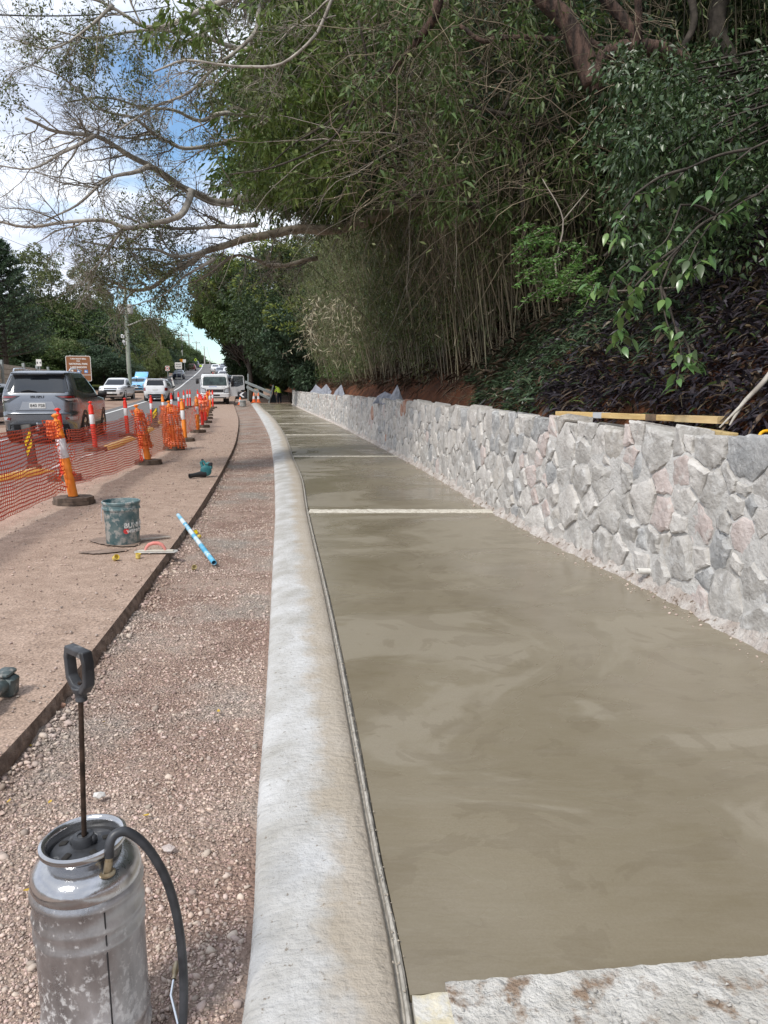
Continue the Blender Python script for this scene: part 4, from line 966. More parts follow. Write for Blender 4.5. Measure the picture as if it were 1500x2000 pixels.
# dead roots and stems poking from the cut soil
n=260; Yu=3.6+11*rng.random(n); P=np.array([tuple(bank_p(.62+.35*rng.random(),float(y))) for y in Yu]); C=wander(P,unit(np.array([[-.5,-.2,-.6]])+rng.normal(size=(n,3))*.5),.35*(.4+rng.random(n)),6,.25,(0,0,-.1))
V,F=tubes_geo(C,np.broadcast_to(np.linspace(.005,.002,6),(n,6)),3); tag(npmesh('exposed_roots',V,F,B_dry),'thin brown roots hanging out of the cut red soil','roots',kind='stuff')
mb=MB(); limb(mb,[at(1530,700,5.1),at(1490,748,5.0),at(1450,790,4.95),at(1425,830,4.8)],[.02,.018,.014,.006],7,5); limb(mb,[at(1460,780,4.95),at(1440,800,4.9),at(1405,835,4.8)],[.012,.01,.005],6,4)
tag(mb.build('surface_root',B_grey,smooth=180),'pale forked root running down the red soil at the right edge','root')
# ================================================================== red barked leaning trunks and vines
rt=empty('red_barked_tree',bank_p(5.5,11.2),label='red brown rough barked tree with thick leaning and arching trunks',cat='tree'); o_=Vector(rt.location)
mb=MB()
LPM=[B_red,'trunk']
def LP(pp,ys,rads,n=12,sub=5):
    m1=MB(); limb(m1,[p-o_ for p in poly3(pp,ys)],rads,n,sub); m1.build(LPM[1] if max(rads)>.08 else 'branch',LPM[0],rt,smooth=180)
LP([(1020,-70),(1060,0),(1100,40),(1130,85),(1150,130),(1160,165),(1158,180)],(10.2,10),[.10,.11,.115,.125,.14,.13,.02],14)
LP([(1150,165),(1165,130),(1190,105),(1240,92),(1285,98),(1320,118),(1350,150),(1400,215),(1450,300)],(10.05,10.6),[.08,.085,.09,.10,.10,.10,.095,.09,.1],12)
LP([(1150,-50),(1185,0),(1215,38),(1240,70),(1250,92)],(10.3,10.2),[.075,.075,.07,.065,.05],10)
LP([(1248,-60),(1247,0),(1246,50),(1246,90)],(10,10.2),[.055,.05,.05,.045],10)
LP([(900,50),(940,80),(975,72),(1030,72),(1075,78),(1110,70)],(10.6,10.2),[.025,.03,.035,.035,.03,.02],8)
LP([(860,-40),(850,30),(825,70),(790,110),(762,142),(758,178)],(9.6,10),[.055,.06,.045,.035,.03,.01],9)
LP([(1180,100),(1130,60),(1090,10),(1050,-60)],(10.4,11),[.04,.04,.05,.05],8)
LP([(1450,300),(1480,420),(1500,560)],(10.6,10.2),[.1,.12,.14],10)
LPM[:]=[B_dark,'branch']
LP([(770,205),(820,198),(875,200),(930,210),(980,222),(1040,240),(1100,252),(1130,270),(1190,310)],(11,11.5),[.012,.018,.022,.028,.035,.035,.03,.03,.03],8)
LP([(1035,240),(1022,290),(1018,350),(1022,420),(1028,500)],(11.2,11.6),[.02,.028,.03,.03,.03],8)
LP([(980,222),(970,260),(965,350),(940,410),(935,470)],(11,11.5),[.014,.014,.012,.01,.01],6)
LP([(985,215),(1000,150),(950,130),(900,80)],(11,11.6),[.02,.02,.02,.02],6)
LP([(700,40),(716,120),(690,190),(640,240),(575,280),(520,330)],(10.5,11),[.02,.018,.016,.014,.012,.008],6)
LP([(760,120),(700,180),(660,260),(600,300),(520,330),(450,340)],(10.5,11),[.016,.018,.016,.014,.012,.008],6)
LP([(1200,270),(1240,320),(1260,400),(1235,450),(1180,500)],(9,9.4),[.03,.03,.028,.03,.02],8)
LP([(760,400),(860,370),(920,400),(1010,425)],(12,12.4),[.04,.05,.045,.03],8)
LP([(1060,270),(1180,150),(1240,60),(1290,-40)],(12,13),[.03,.035,.03,.04],8)
LP([(1345,-40),(1355,40),(1330,120),(1360,210)],(11,11),[.05,.05,.04,.03],8)
LP([(1420,-60),(1400,60),(1440,160),(1480,260)],(12,12),[.12,.13,.13,.13],10)
# ================================================================== dark leafy shrub mass on the right
Cs=np.array([tuple(at(px,py,Y)) for px,py,Y in [(rng.uniform(1130,1620),0,0) for _ in range(0)]]).reshape(0,3)
pts_=[]
while len(pts_)<140:
    px,py=rng.uniform(1170,1640),rng.uniform(130,500)
    if py>250+ (px-1120)*.9+40 and px<1200: continue
    if py>420 and rng.random()<.5: continue
    if px<1200 and py<230: continue
    pts_.append(tuple(at(px,py,rng.uniform(6.6,9.2))))
sb=bank_p(5,8.); rs=empty('dark_shrub',sb,label='large dark leaved shrub filling the shade at the upper right',cat='shrub'); Cs=np.array(pts_)-np.array(sb)
V,F=clumpy(Cs,.26*(.6+.8*rng.random(len(Cs))),130,.066,.032,up=-.3,bend=.3,shell=.3); npmesh('leaves',V,F,L_shrub,rs)
t=np.linspace(0,1,8)[None,:,None]; A=np.tile(np.array([[.2,.3,-.2]]),(60,1)); k=rng.integers(0,len(Cs),60)
PLc=A[:,None]*(1-t)+Cs[k][:,None]*t; PLc+=rng.normal(size=PLc.shape)*.05; V,F=tubes_geo(PLc,np.broadcast_to(np.linspace(.03,.006,8),(60,8)),4); npmesh('branches',V,F,B_dark,rs)
# ================================================================== glossy leaved branches hanging near (each leaf its own)
def big_leaf():
    mb=MB(); prof=[(0,0.0),(.12,.26),(.3,.40),(.5,.40),(.7,.27),(.88,.11),(1.,0)]
    vs=[];  # centre line + two margins, folded and drooping
    for t,wd in prof: vs+= [(t,wd*.5,.10*wd-.22*t*t),(t,0,-.22*t*t),(t,-wd*.5,.10*wd-.22*t*t)]
    fs=[]
    for i in range(len(prof)-1):
        a=i*3; fs+= [(a,a+1,a+4,a+3),(a+1,a+2,a+5,a+4)]
    mb.add(vs,fs); me=bpy.data.meshes.new('leaf'); me.from_pydata(mb.v,[],mb.f); me.materials.append(L_glossy); me.polygons.foreach_set('use_smooth',[True]*len(me.polygons)); me.update(); return me
LM=big_leaf()
gb=bank_p(3.,6.3); gs=empty('glossy_shrub',gb,label='glossy green leaved branches hanging in front of the purple ground cover',cat='shrub'); go=np.array(gb)
LM2=LM.copy(); LM2.materials.clear(); LM2.materials.append(G('leaf_glossy_pale',(.10,.17,.05),isl=.2,rough=.3)); LM3=LM.copy(); LM3.materials.clear(); LM3.materials.append(L_shrub)
sprays_=[((1240,380),(1205,430),(1200,470),5.9),((1330,400),(1300,470),(1255,500),5.9),((1400,420),(1360,480),(1330,545),5.6),((1330,480),(1270,540),(1225,580),5.6),((1250,560),(1230,590),(1218,620),5.7),((1400,500),(1370,510),(1340,535),5.6),((1290,560),(1300,620),(1310,650),5.5),((1320,640),(1330,690),(1320,760),5.3),((1345,680),(1350,700),(1365,720),5.4),((1240,620),(1215,640),(1210,670),5.8),((1480,380),(1440,400),(1400,430),5.7),((1200,560),(1180,560),(1150,555),6.5),((1230,510),(1200,540),(1180,600),6.3),((1470,290),(1420,330),(1390,380),5.6),((1340,330),(1300,370),(1240,380),6.)]
mb=MB(); nl=0
for (a,b,c,Y) in sprays_:
    p=[at(a[0],a[1],Y+.25),at(b[0],b[1],Y+.08),at(c[0],c[1],Y)]
    Q,_r=limb(mb,[q-Vector(gb) for q in p],[.009,.006,.003],5,6)
    ln=len(Q)
    for k in range(19):
        if nl>=285: break
        f=(.15+.85*rr.random()**.8)*(ln-1); i=int(min(f,ln-2)); q=Q[i].lerp(Q[i+1],f-i)
        o=bpy.data.objects.new('leaf',rr.choices([LM,LM2,LM3],[.6,.22,.18])[0]); COL.objects.link(o); o.parent=gs
        o.location=q+Vector((rr.gauss(0,.03),rr.gauss(0,.03),rr.gauss(0,.025))); s=rr.uniform(.085,.135); o.scale=(s,s,s)
        o.rotation_euler=(rr.gauss(0,.5),rr.uniform(.1,1.0),rr.uniform(0,6.3)); nl+=1
for (a,b) in (((1600,250),(1470,290)),((1600,300),(1480,380)),((1480,380),(1400,420)),((1470,290),(1340,330)),((1400,420),(1330,480)),((1400,420),(1330,400)),((1340,330),(1240,380)),((1330,480),(1290,560)),((1290,560),(1320,640)),((1320,640),(1345,680)),((1330,480),(1240,560))):
    limb(mb,[at(a[0],a[1],6.)-Vector(gb),at((a[0]+b[0])/2,(a[1]+b[1])/2-8,5.9)-Vector(gb),at(b[0],b[1],5.8)-Vector(gb)],[.014,.011,.008],5,4)
mb.build('stems',B_dark,gs,smooth=180)
# bright pinnate sprays further back
C=np.concatenate([cl_px(22,1050,1180,470,560,7.4,8.2),cl_px(10,1040,1090,430,480,7.8,8.4),cl_px(8,1120,1190,520,560,7,7.6)]); pb=bank_p(2.2,8.2)
pr=empty('feathery_plant',pb,label='bright green feathery leaved plant standing in the ground cover',cat='plant'); Dv=wander(C-np.array(pb),unit(np.array([[-.8,-.2,-.25]])+rng.normal(size=C.shape)*.35),.32,8,.06,(0,0,-.06))
V,F=tubes_geo(Dv,np.full(Dv.shape[:2],.003),3); npmesh('stalks',V,F,B_twig,pr)
i=np.repeat(np.arange(len(C)),60); j=rng.integers(1,8,len(i)); P=Dv[i,j]+rng.normal(size=(len(i),3))*.012; D=unit(rng.normal(size=P.shape)*np.array([1,1,.3])+np.array([0,0,-.2]))
V,F=leaf_geo(P,D,.055*(.6+.6*rng.random(len(P))),.020); npmesh('leaves',V,F,G('leaf_feathery',(.065,.13,.03),isl=.4),pr)
mb=MB(); limb(mb,[(0,0,-.1),(at(1105,560,8)-Vector(pb)),(at(1100,430,8)-Vector(pb)),(at(1060,350,8.1)-Vector(pb))],[.012,.01,.008,.004],6,5); limb(mb,[(at(1100,430,8)-Vector(pb)),(at(1150,370,8)-Vector(pb))],[.008,.004],6,4); mb.build('stem',B_twig,pr,smooth=180)
# ================================================================== VEHICLES
def paint(n,c,metal=.0,rough=.3): return mat(n,c,rough=rough,metal=metal,coat=.6,spec=.5)
P_silver=mat('silver_paint',(.215,.228,.25),(.25,.262,.285),scale=2,rough=.26,metal=.85,coat=.25); P_dside=paint('dark_paint',(.05,.05,.055)); P_white=mat('white_paint',(.66,.67,.68),(.72,.73,.74),scale=3,rough=.3,coat=.5)
P_blue=paint('light_blue_paint',(.20,.52,.82)); P_red=paint('dark_red_paint',(.22,.012,.03)); P_navy=paint('navy_paint',(.02,.025,.05)); P_grey=paint('grey_paint',(.2,.22,.25),.4)
M_glass=mat('tinted_glass',(.012,.015,.02),rough=.05,spec=.45); M_rub=mat('tyre_rubber',(.018,.018,.018),(.04,.036,.032),scale=6,rough=.85); M_blk=mat('black_plastic',(.02,.02,.022),rough=.55); M_rim=mat('alloy',(.45,.46,.47),rough=.3,metal=.8)
M_tail=mat('tail_lamp',(.20,.012,.012),rough=.12,coat=1,spec=.7); M_taild=mat('dark_lamp',(.03,.03,.034),rough=.1,coat=1); M_clear=mat('clear_lamp',(.42,.44,.47),rough=.12,coat=1,spec=.8); M_chrome=mat('chrome',(.7,.72,.74),rough=.12,metal=1.)
M_plate=mat('number_plate',(.70,.70,.68),rough=.5); M_text=mat('black_print',(.015,.015,.02),rough=.5); M_amb=mat('amber_lens',(.8,.25,.02),rough=.2,coat=1)
class Body:
    """closed shell from horizontal slices: (z, rear y, front y, half width, corner exponent)"""
    def __init__(s,sl): s.z=[q[0] for q in sl]; s.q=[crom_lin(s.z,[q[i] for q in sl]) for i in (1,2,3,4)]
    def par(s,z): return [f(z) for f in s.q]
    def shell(s,mb,n=44,m=0):
        zs=[]
        for a,b in zip(s.z,s.z[1:]):
            k=max(1,int((b-a)/.05)); zs+=[a+(b-a)*i/k for i in range(k)]
        zs.append(s.z[-1]); vs=[]
        for z in zs:
            yr,yf,w_,e=s.par(z); c=(yr+yf)/2; L=(yf-yr)/2
            for k in range(n):
                a=2*math.pi*(k+.5)/n; ca,sa=math.cos(a),math.sin(a)
                x=w_*math.copysign(abs(ca)**(2/e),ca); y=L*math.copysign(abs(sa)**(2/e),sa)
                vs.append((x,c+y,z))
        fs=[(i*n+k,i*n+(k+1)%n,(i+1)*n+(k+1)%n,(i+1)*n+k) for i in range(len(zs)-1) for k in range(n)]
        fs.append(tuple(range(n-1,-1,-1))); fs.append(tuple(range((len(zs)-1)*n,len(zs)*n))); mb.add(vs,fs,m)
    def P(s,face,a,z,off=0.):
        yr,yf,w_,e=s.par(z); c=(yr+yf)/2; L=(yf-yr)/2
        if face in('rear','front'):
            t=min(.999,abs(a)/w_); d=L*(1-t**e)**(1/e); y=c+(-d-off if face=='rear' else d+off); return Vector((a,y,z))
        t=min(.999,abs(a-c)/L); d=w_*(1-t**e)**(1/e); sg=1 if face=='right' else -1
        return Vector((sg*(d+off),a,z))
    def patch(s,mb,face,quad,off=.006,nu=8,nv=3,m=0,depth=.02):
        """quad: (a,z) x4 going round"""
        A,B_,C_,D_=[Vector((q[0],q[1])) for q in quad]; vs=[]
        def pt(u,v,o): p=(A*(1-u)+B_*u)*(1-v)+(D_*(1-u)+C_*u)*v; return s.P(face,p.x,p.y,o)
        for v in range(nv+1):
            for u in range(nu+1): vs.append(pt(u/nu,v/nv,off))
        fs=[(j*(nu+1)+i,j*(nu+1)+i+1,(j+1)*(nu+1)+i+1,(j+1)*(nu+1)+i) for j in range(nv) for i in range(nu)]
        per=[i for i in range(nu+1)]+[j*(nu+1)+nu for j in range(1,nv+1)]+[nv*(nu+1)+i for i in range(nu-1,-1,-1)]+[j*(nu+1) for j in range(nv-1,0,-1)]
        o=len(vs); uvp=[((i)/nu,0) for i in range(nu+1)]+[(1,j/nv) for j in range(1,nv+1)]+[(i/nu,1) for i in range(nu-1,-1,-1)]+[(0,j/nv) for j in range(nv-1,0,-1)]
        for (u,v) in uvp: vs.append(pt(u,v,-depth))
        for k in range(len(per)): k2=(k+1)%len(per); fs.append((per[k],o+k,o+k2,per[k2]))
        mb.add(vs,fs,m); return s
def crom_lin(xs,ys): return lambda x: (ys[-1] if x>=xs[-1] else interp(max(x,xs[0]),xs,ys))
def quick(B,name,face,quad,m_,par,off=.006,nu=8,nv=3,smooth=40):
    mb=MB(); B.patch(mb,face,quad,off,nu,nv); return mb.build(name,m_,par,smooth=smooth)
def wheel(par,x,y,r,w_,rimm,spokes=5,simple=False):
    sg=1 if x>0 else -1; rot=Matrix.Rotation(R(90)*sg,3,'Y')
    o=empty('wheel',(x,y,r)); o.parent=par
    mb=MB(); mb.lathe([(r*.62,-w_*.5),(r*.9,-w_*.5),(r,-w_*.36),(r,w_*.36),(r*.93,w_*.5),(r*.66,w_*.5),(r*.62,w_*.42)],28,(0,0,0),rot); mb.build('tyre',M_rub,o,smooth=40)
    mb=MB(); mb.lathe([(r*.64,w_*.46),(r*.60,w_*.40),(r*.56,w_*.30),(0.001,w_*.26)],24,(0,0,0),rot)
    if not simple:
        for k in range(spokes):
            a=k*2*math.pi/spokes; c=Vector((math.cos(a)*r*.33,math.sin(a)*r*.33,w_*.36)); mb.box(rot@c,(r*.56,r*.13,w_*.10),rot@Matrix.Rotation(a,3,'Z'))
        mb.lathe([(.001,w_*.45),(r*.12,w_*.44),(r*.14,w_*.3)],12,(0,0,0),rot)
    mb.build('rim',rimm,o,smooth=40); return o
def mirror(par,x,y,z,m_,s=1.):
    mb=MB(); sg=1 if x>0 else -1; mb.box((x,y,z),(.24*s,.13*s,.17*s),m=0,bev=.035); mb.box((x-sg*.14*s,y+.02,z-.05*s),(.14,.05,.05),m=0); return mb.build('side_mirror',m_,par,smooth=50)
def arch(B,par,y,r,w0,zc):
    for face in('left','right'):
        mb=MB(); n=14; vs=[]
        for k in range(n+1):
            a=math.pi*k/n*1.12-.19; 
            for rr_ in (0.,r): 
                yy=y+math.cos(a)*rr_; z_=max(.24,zc+math.sin(a)*rr_); vs.append(B.P(face,yy,z_,.006))
        fs=[(2*k,2*k+1,2*k+3,2*k+2) for k in range(n)]; mb.add(vs,fs); mb.build('wheel_arch',M_blk,par)
def plate(B,par,face,x,z,w_,h_,txt=None,s=.1,ext=.012):
    p=B.P(face,x,z,ext); sg=-1 if face=='rear' else 1
    mb=MB(); mb.box(p,(w_,.012,h_),bev=.003); o=mb.build('number_plate',M_plate,par,smooth=40)
    if txt:
        rot=Matrix.Rotation(R(90),4,'X') if face=='rear' else Matrix.Rotation(R(180),4,'Z')@Matrix.Rotation(R(90),4,'X')
        M4=Matrix.Translation(p+Vector((0,sg*.008,0)))@rot; textobj('plate_text',txt,s,M_text,o,M4,.0015,bold=.001)
    return o
def heading_at(y,rev=False):
    dx=(x_ln(y+4)-x_ln(y-4))/8; a=math.atan2(-dx,1); return a+(math.pi if rev else 0)
# ------- silver SUV, nearest
suv=empty('suv',(0,0,0),label='silver SUV seen from behind beside the nearest orange bollard, its number plate showing',cat='car')
rearc=gp(79,868,0.); hd=heading_at(23); suv.rotation_euler=(0,0,hd)
ctr=Vector((rearc.x,rearc.y,0))+Vector((-math.sin(hd),math.cos(hd),0))*2.38; suv.location=(ctr.x,ctr.y,zr(ctr.y)+.0)
SB=Body([(.30,-2.22,2.2,.84,7),(.36,-2.33,2.30,.90,7),(.55,-2.40,2.38,.925,7),(.74,-2.41,2.40,.935,7),(.78,-2.37,2.40,.935,7),(1.00,-2.36,2.34,.935,7),(1.08,-2.355,2.2,.93,7),(1.14,-2.34,1.25,.915,8),(1.24,-2.31,1.0,.895,8),(1.34,-2.25,.85,.865,9),(1.55,-2.12,.40,.79,9),(1.70,-2.02,.05,.735,9),(1.77,-2.02,-.1,.70,9),(1.81,-1.85,-.35,.62,8),(1.825,-1.5,-.6,.45,6)])
mb=MB(); SB.shell(mb,72); mb.build('body',P_silver,suv,smooth=35)
quick(SB,'rear_window','rear',[(-.80,1.29),(.80,1.29),(.66,1.69),(-.66,1.69)],mat('rear_glass',(.014,.018,.024),rough=.05,spec=.9),suv,.008,14,5)
wq=quick(SB,'window_surround','rear',[(-.855,1.265),(.855,1.265),(.715,1.705),(-.715,1.705)],M_blk,suv,.003,14,5)
mb=MB(); mb.tube([SB.P('rear',-.02,1.305,.03),SB.P('rear',-.2,1.335,.035),SB.P('rear',-.38,1.315,.03)],[.012,.02,.008],6,flat=.6); mb.build('rear_wiper',M_blk,suv,smooth=40)
mb=MB(); mb.box((0,-2.06,1.742),(1.25,.17,.035),Matrix.Rotation(R(-6),3,'X'),bev=.012); sp_=mb.build('spoiler',P_silver,suv,smooth=40)
mb=MB(); mb.box((0,-2.153,1.735),(.42,.02,.022)); mb.build('brake_lamp',M_taild,sp_)
for sg in(-1,1):
    quick(SB,'tail_lamp','rear',[(sg*.895,1.04),(sg*.66,1.04),(sg*.40,1.20),(sg*.885,1.215)],M_taild,suv,.012,10,3)
    quick(SB,'lamp_strip','rear',[(sg*.88,1.08),(sg*.72,1.075),(sg*.62,1.12),(sg*.88,1.13)],M_clear,suv,.017,6,2)
    quick(SB,'lamp_edge','rear',[(sg*.888,1.145),(sg*.58,1.15),(sg*.47,1.185),(sg*.884,1.19)],M_tail,suv,.017,6,2)
    quick(SB,'bumper_lamp','rear',[(sg*.86,.60),(sg*.66,.60),(sg*.70,.68),(sg*.87,.68)],M_clear,suv,.012,6,2)
    quick(SB,'bumper_reflector','rear',[(sg*.74,.615),(sg*.65,.61),(sg*.63,.665),(sg*.69,.67)],M_tail,suv,.018,4,2)
    f='right' if sg>0 else 'left'
    quick(SB,'side_window',f,[(-1.95,1.33),(-1.45,1.27),(-1.40,1.64),(-1.72,1.64)],M_glass,suv,.006,6,4)
    quick(SB,'side_window',f,[(-1.38,1.265),(-.42,1.25),(-.42,1.66),(-1.33,1.65)],M_glass,suv,.006,8,4)
    quick(SB,'side_window',f,[(-.36,1.25),(.86,1.245),(.30,1.60),(-.34,1.665)],M_glass,suv,.006,8,4)
    quick(SB,'sill_trim',f,[(-1.25,.33),(1.1,.33),(1.1,.45),(-1.25,.45)],M_blk,suv,.01,8,2)
    mb=MB(); mb.tube([(sg*.66,-1.72,1.80),(sg*.67,-1.6,1.865),(sg*.67,-.9,1.885),(sg*.66,-.1,1.85),(sg*.62,0,1.79)],.018,8); mb.build('roof_rail',M_chrome,suv,smooth=50)
    quick(SB,'rear_quarter_seam','rear',[(sg*.76,.78),(sg*.768,.78),(sg*.80,1.03),(sg*.792,1.03)],M_blk,suv,.002,1,3)
quick(SB,'bumper_step','rear',[(-.84,.765),(.84,.765),(.86,.80),(-.86,.80)],P_silver,suv,.035,12,2)
quick(SB,'lower_valance','rear',[(-.86,.31),(.86,.31),(.80,.50),(-.80,.50)],M_blk,suv,.006,12,3)
quick(SB,'valance_trim','rear',[(-.50,.50),(.50,.50),(.46,.54),(-.46,.54)],P_silver,suv,.02,10,1)
quick(SB,'tailgate_seam','rear',[(-.78,.83),(.78,.83),(.78,.842),(-.78,.842)],M_blk,suv,.002,10,1)
quick(SB,'plate_recess','rear',[(-.42,.86),(.42,.86),(.34,1.055),(-.34,1.055)],mat('silver_shade',(.34,.36,.39),rough=.35,metal=.5),suv,.003,10,3)
plate(SB,suv,'rear',0,.955,.372,.134,'840\u00b7FS8'.replace('\u00b7',' '),.105)
p=SB.P('rear',0,1.165,.006); textobj('badge','ISUZU',.085,M_blk,suv,Matrix.Translation(p)@Matrix.Rotation(R(90),4,'X'),.004,bold=.002,sx=1.35)
mb=MB(); mb.box((0,-2.40,.40),(.09,.30,.07)); mb.tube([(0,-2.52,.40),(0,-2.52,.50)],.012,8); mb.lathe([(.001,.035),(.018,.03),(.026,.0),(.018,-.03),(.001,-.03)],12,(0,-2.52,.52)); mb.build('tow_bar',M_chrome,suv,smooth=50)
mb=MB(); mb.tube([(.05,-2.42,.42),(.14,-2.47,.46),(.2,-2.40,.40)],.014,6); mb.build('wiring_plug',M_blk,suv,smooth=60)
for yy in(-1.42,1.43):
    arch(SB,suv,yy,.43,.93,.40)
    for sg in(-1,1): wheel(suv,sg*.80,yy,.385,.26,M_rim,6)
for sg in(-1,1): mirror(suv,sg*1.03,.78,1.22,M_blk)
mb=MB(); mb.box((0,0,.30),(1.5,4.2,.12)); mb.build('underbody',M_blk,suv)
quick(SB,'windscreen','front',[(-.72,1.24),(.72,1.24),(.60,1.69),(-.60,1.69)],M_glass,suv,.006,10,4)
# ------- generic lighter vehicles
def car(name,label,rearpt,hd,B,pm,wl,wheels=.35,rearwin=None,frontwin=None,sides=(),tails=(),heads=(),pl=None,simple=False,group=None,extra=None,atc=0.):
    o=empty(name,(0,0,0),label=label,cat='ute' if 'ute' in name else 'car',group=group); o.rotation_euler=(0,0,hd)
    c=Vector(rearpt)+Vector((-math.sin(hd),math.cos(hd),0))*atc; o.location=c
    mb=MB(); B.shell(mb,48); mb.build('body',pm,o,smooth=35)
    if rearwin: quick(B,'rear_window','rear',rearwin,M_glass,o,.008,10,4)
    if frontwin: quick(B,'windscreen','front',frontwin,M_glass,o,.008,10,4)
    for q in sides:
        for f in('left','right'): quick(B,'side_window',f,q,M_glass,o,.006,6,3)
    for q in tails:
        for sg in(-1,1): quick(B,'tail_lamp','rear',[(sg*a,z) for a,z in q],M_tail,o,.012,5,3)
    for q in heads:
        for sg in(-1,1): quick(B,'headlight','front',[(sg*a,z) for a,z in q],M_clear,o,.012,5,3)
    if pl: plate(B,o,pl[0],pl[1],pl[2],.36,.12)
    for yy in wl:
        arch(B,o,yy,wheels*1.12,.9,wheels)
        for sg in(-1,1): wheel(o,sg*(B.par(.6)[2]-.11),yy,wheels,.22,M_rim,5,simple)
    mb=MB(); mb.box((0,0,.30),(1.3,B.par(.5)[1]*1.7,.12)); mb.build('underbody',M_blk,o)
    for sg in(-1,1): mirror(o,sg*(B.par(1.05)[2]+.10),.72,1.10,M_blk,.9)
    if extra: extra(o,B)
    return o
HB=[(.26,-2.10,2.1,.82,7),(.50,-2.26,2.28,.90,7),(.72,-2.28,2.30,.93,7),(.95,-2.26,2.22,.93,7),(1.03,-2.24,2.0,.925,7),(1.08,-2.23,1.15,.905,8),(1.16,-2.21,.95,.89,8),(1.26,-2.16,.8,.86,9),(1.45,-2.05,.4,.79,9),(1.60,-1.95,.05,.73,9),(1.67,-1.92,-.1,.69,9),(1.70,-1.75,-.4,.58,7),(1.71,-1.4,-.6,.4,6)]
KB=Body(HB)
def kx(o,B):
    quick(B,'lower_bumper','rear',[(-.88,.27),(.88,.27),(.88,.56),(-.88,.56)],M_blk,o,.012,10,3)
    quick(B,'bumper_insert','rear',[(-.62,.33),(.62,.33),(.55,.45),(-.55,.45)],P_grey,o,.02,10,2)
    quick(B,'chrome_strip','rear',[(-.80,.56),(.80,.56),(.80,.585),(-.80,.585)],M_chrome,o,.022,10,1)
    for sg in(-1,1):
        mb=MB(); mb.tube([(sg*.66,-1.6,1.68),(sg*.66,-1.2,1.735),(sg*.64,-.2,1.72)],.015,6); mb.build('roof_rail',M_blk,o,smooth=50)
    mb=MB(); mb.box((0,-1.96,1.655),(1.2,.16,.03),bev=.01); mb.build('spoiler',P_white,o,smooth=40)
def groundpt(px,py,Y): 
    p=at(px,py,Y); return Vector((p.x,Y,zr(Y)))
kia=car('suv','white SUV seen from behind driving away between the silver SUV and the truck',groundpt(304,788,56),heading_at(58)-.02,KB,P_white,(-1.36,1.42),.36,rearwin=[(-.66,1.20),(.66,1.20),(.56,1.56),(-.56,1.56)],sides=([(-1.85,1.2),(-1.2,1.18),(-1.2,1.55),(-1.6,1.55)],[(-1.14,1.18),(-.25,1.16),(-.25,1.58),(-1.1,1.56)],[(-.2,1.16),(.85,1.15),(.25,1.5),(-.2,1.58)]),tails=([(.895,.80),(.68,.80),(.70,1.03),(.89,1.03)],),pl=('rear',0,.90),extra=kx,atc=2.28)
for ch in list(kia.children):
    pass
# ------- white ute facing the camera
UB=Body([(.34,-2.2,2.38,.84,8),(.55,-2.55,2.58,.92,8),(.85,-2.60,2.62,.945,8),(1.02,-2.60,2.52,.94,8),(1.12,-2.58,2.3,.93,8),(1.16,-2.56,1.35,.90,8)])
UC=Body([(1.10,-1.1,1.35,.88,8),(1.22,-1.08,1.05,.86,8),(1.45,-1.0,.65,.79,9),(1.66,-.92,.25,.72,9),(1.75,-.85,.05,.66,8),(1.78,-.6,-.1,.5,6)])
def ux(o,B):
    mb=MB(); UC.shell(mb,44); cb=mb.build('cab',P_white,o,smooth=35)
    quick(UC,'windscreen','front',[(-.74,1.22),(.74,1.22),(.62,1.66),(-.62,1.66)],M_glass,cb,.008,10,4)
    for f in('left','right'):
        for q in([(-.95,1.24),(-.1,1.22),(-.1,1.64),(-.85,1.62)],[(-.04,1.22),(.98,1.21),(.35,1.58),(-.04,1.65)]): quick(UC,'side_window',f,q,M_glass,cb,.006,6,3)
    quick(B,'grille','front',[(-.42,.72),(.42,.72),(.50,1.0),(-.50,1.0)],M_blk,o,.014,8,3)
    quick(B,'grille_bar','front',[(-.44,.86),(.44,.86),(.45,.91),(-.45,.91)],M_chrome,o,.024,8,1)
    quick(B,'front_bumper_vent','front',[(-.45,.42),(.45,.42),(.5,.56),(-.5,.56)],M_blk,o,.014,8,2)
    for sg in(-1,1): quick(B,'fog_lamp','front',[(sg*.86,.48),(sg*.66,.48),(sg*.70,.66),(sg*.87,.66)],M_blk,o,.012,4,2)
    mb=MB(); mb.box((0,-1.85,1.10),(1.60,1.42,.14)); mb.build('tray_cover',M_blk,o)
    mb=MB(); mb.box((0,2.66,.62),(.36,.02,.12)); mb.build('number_plate',M_plate,o)
p=groundpt(216,780,57); ute=car('ute','white dual cab ute facing the camera, parked on the dirt beside the blue hatchback',p,heading_at(57,True)-.05,UB,P_white,(-1.65,1.6),.40,heads=([(.92,.90),(.56,.92),(.60,1.03),(.90,1.06)],),extra=ux,atc=-2.6)
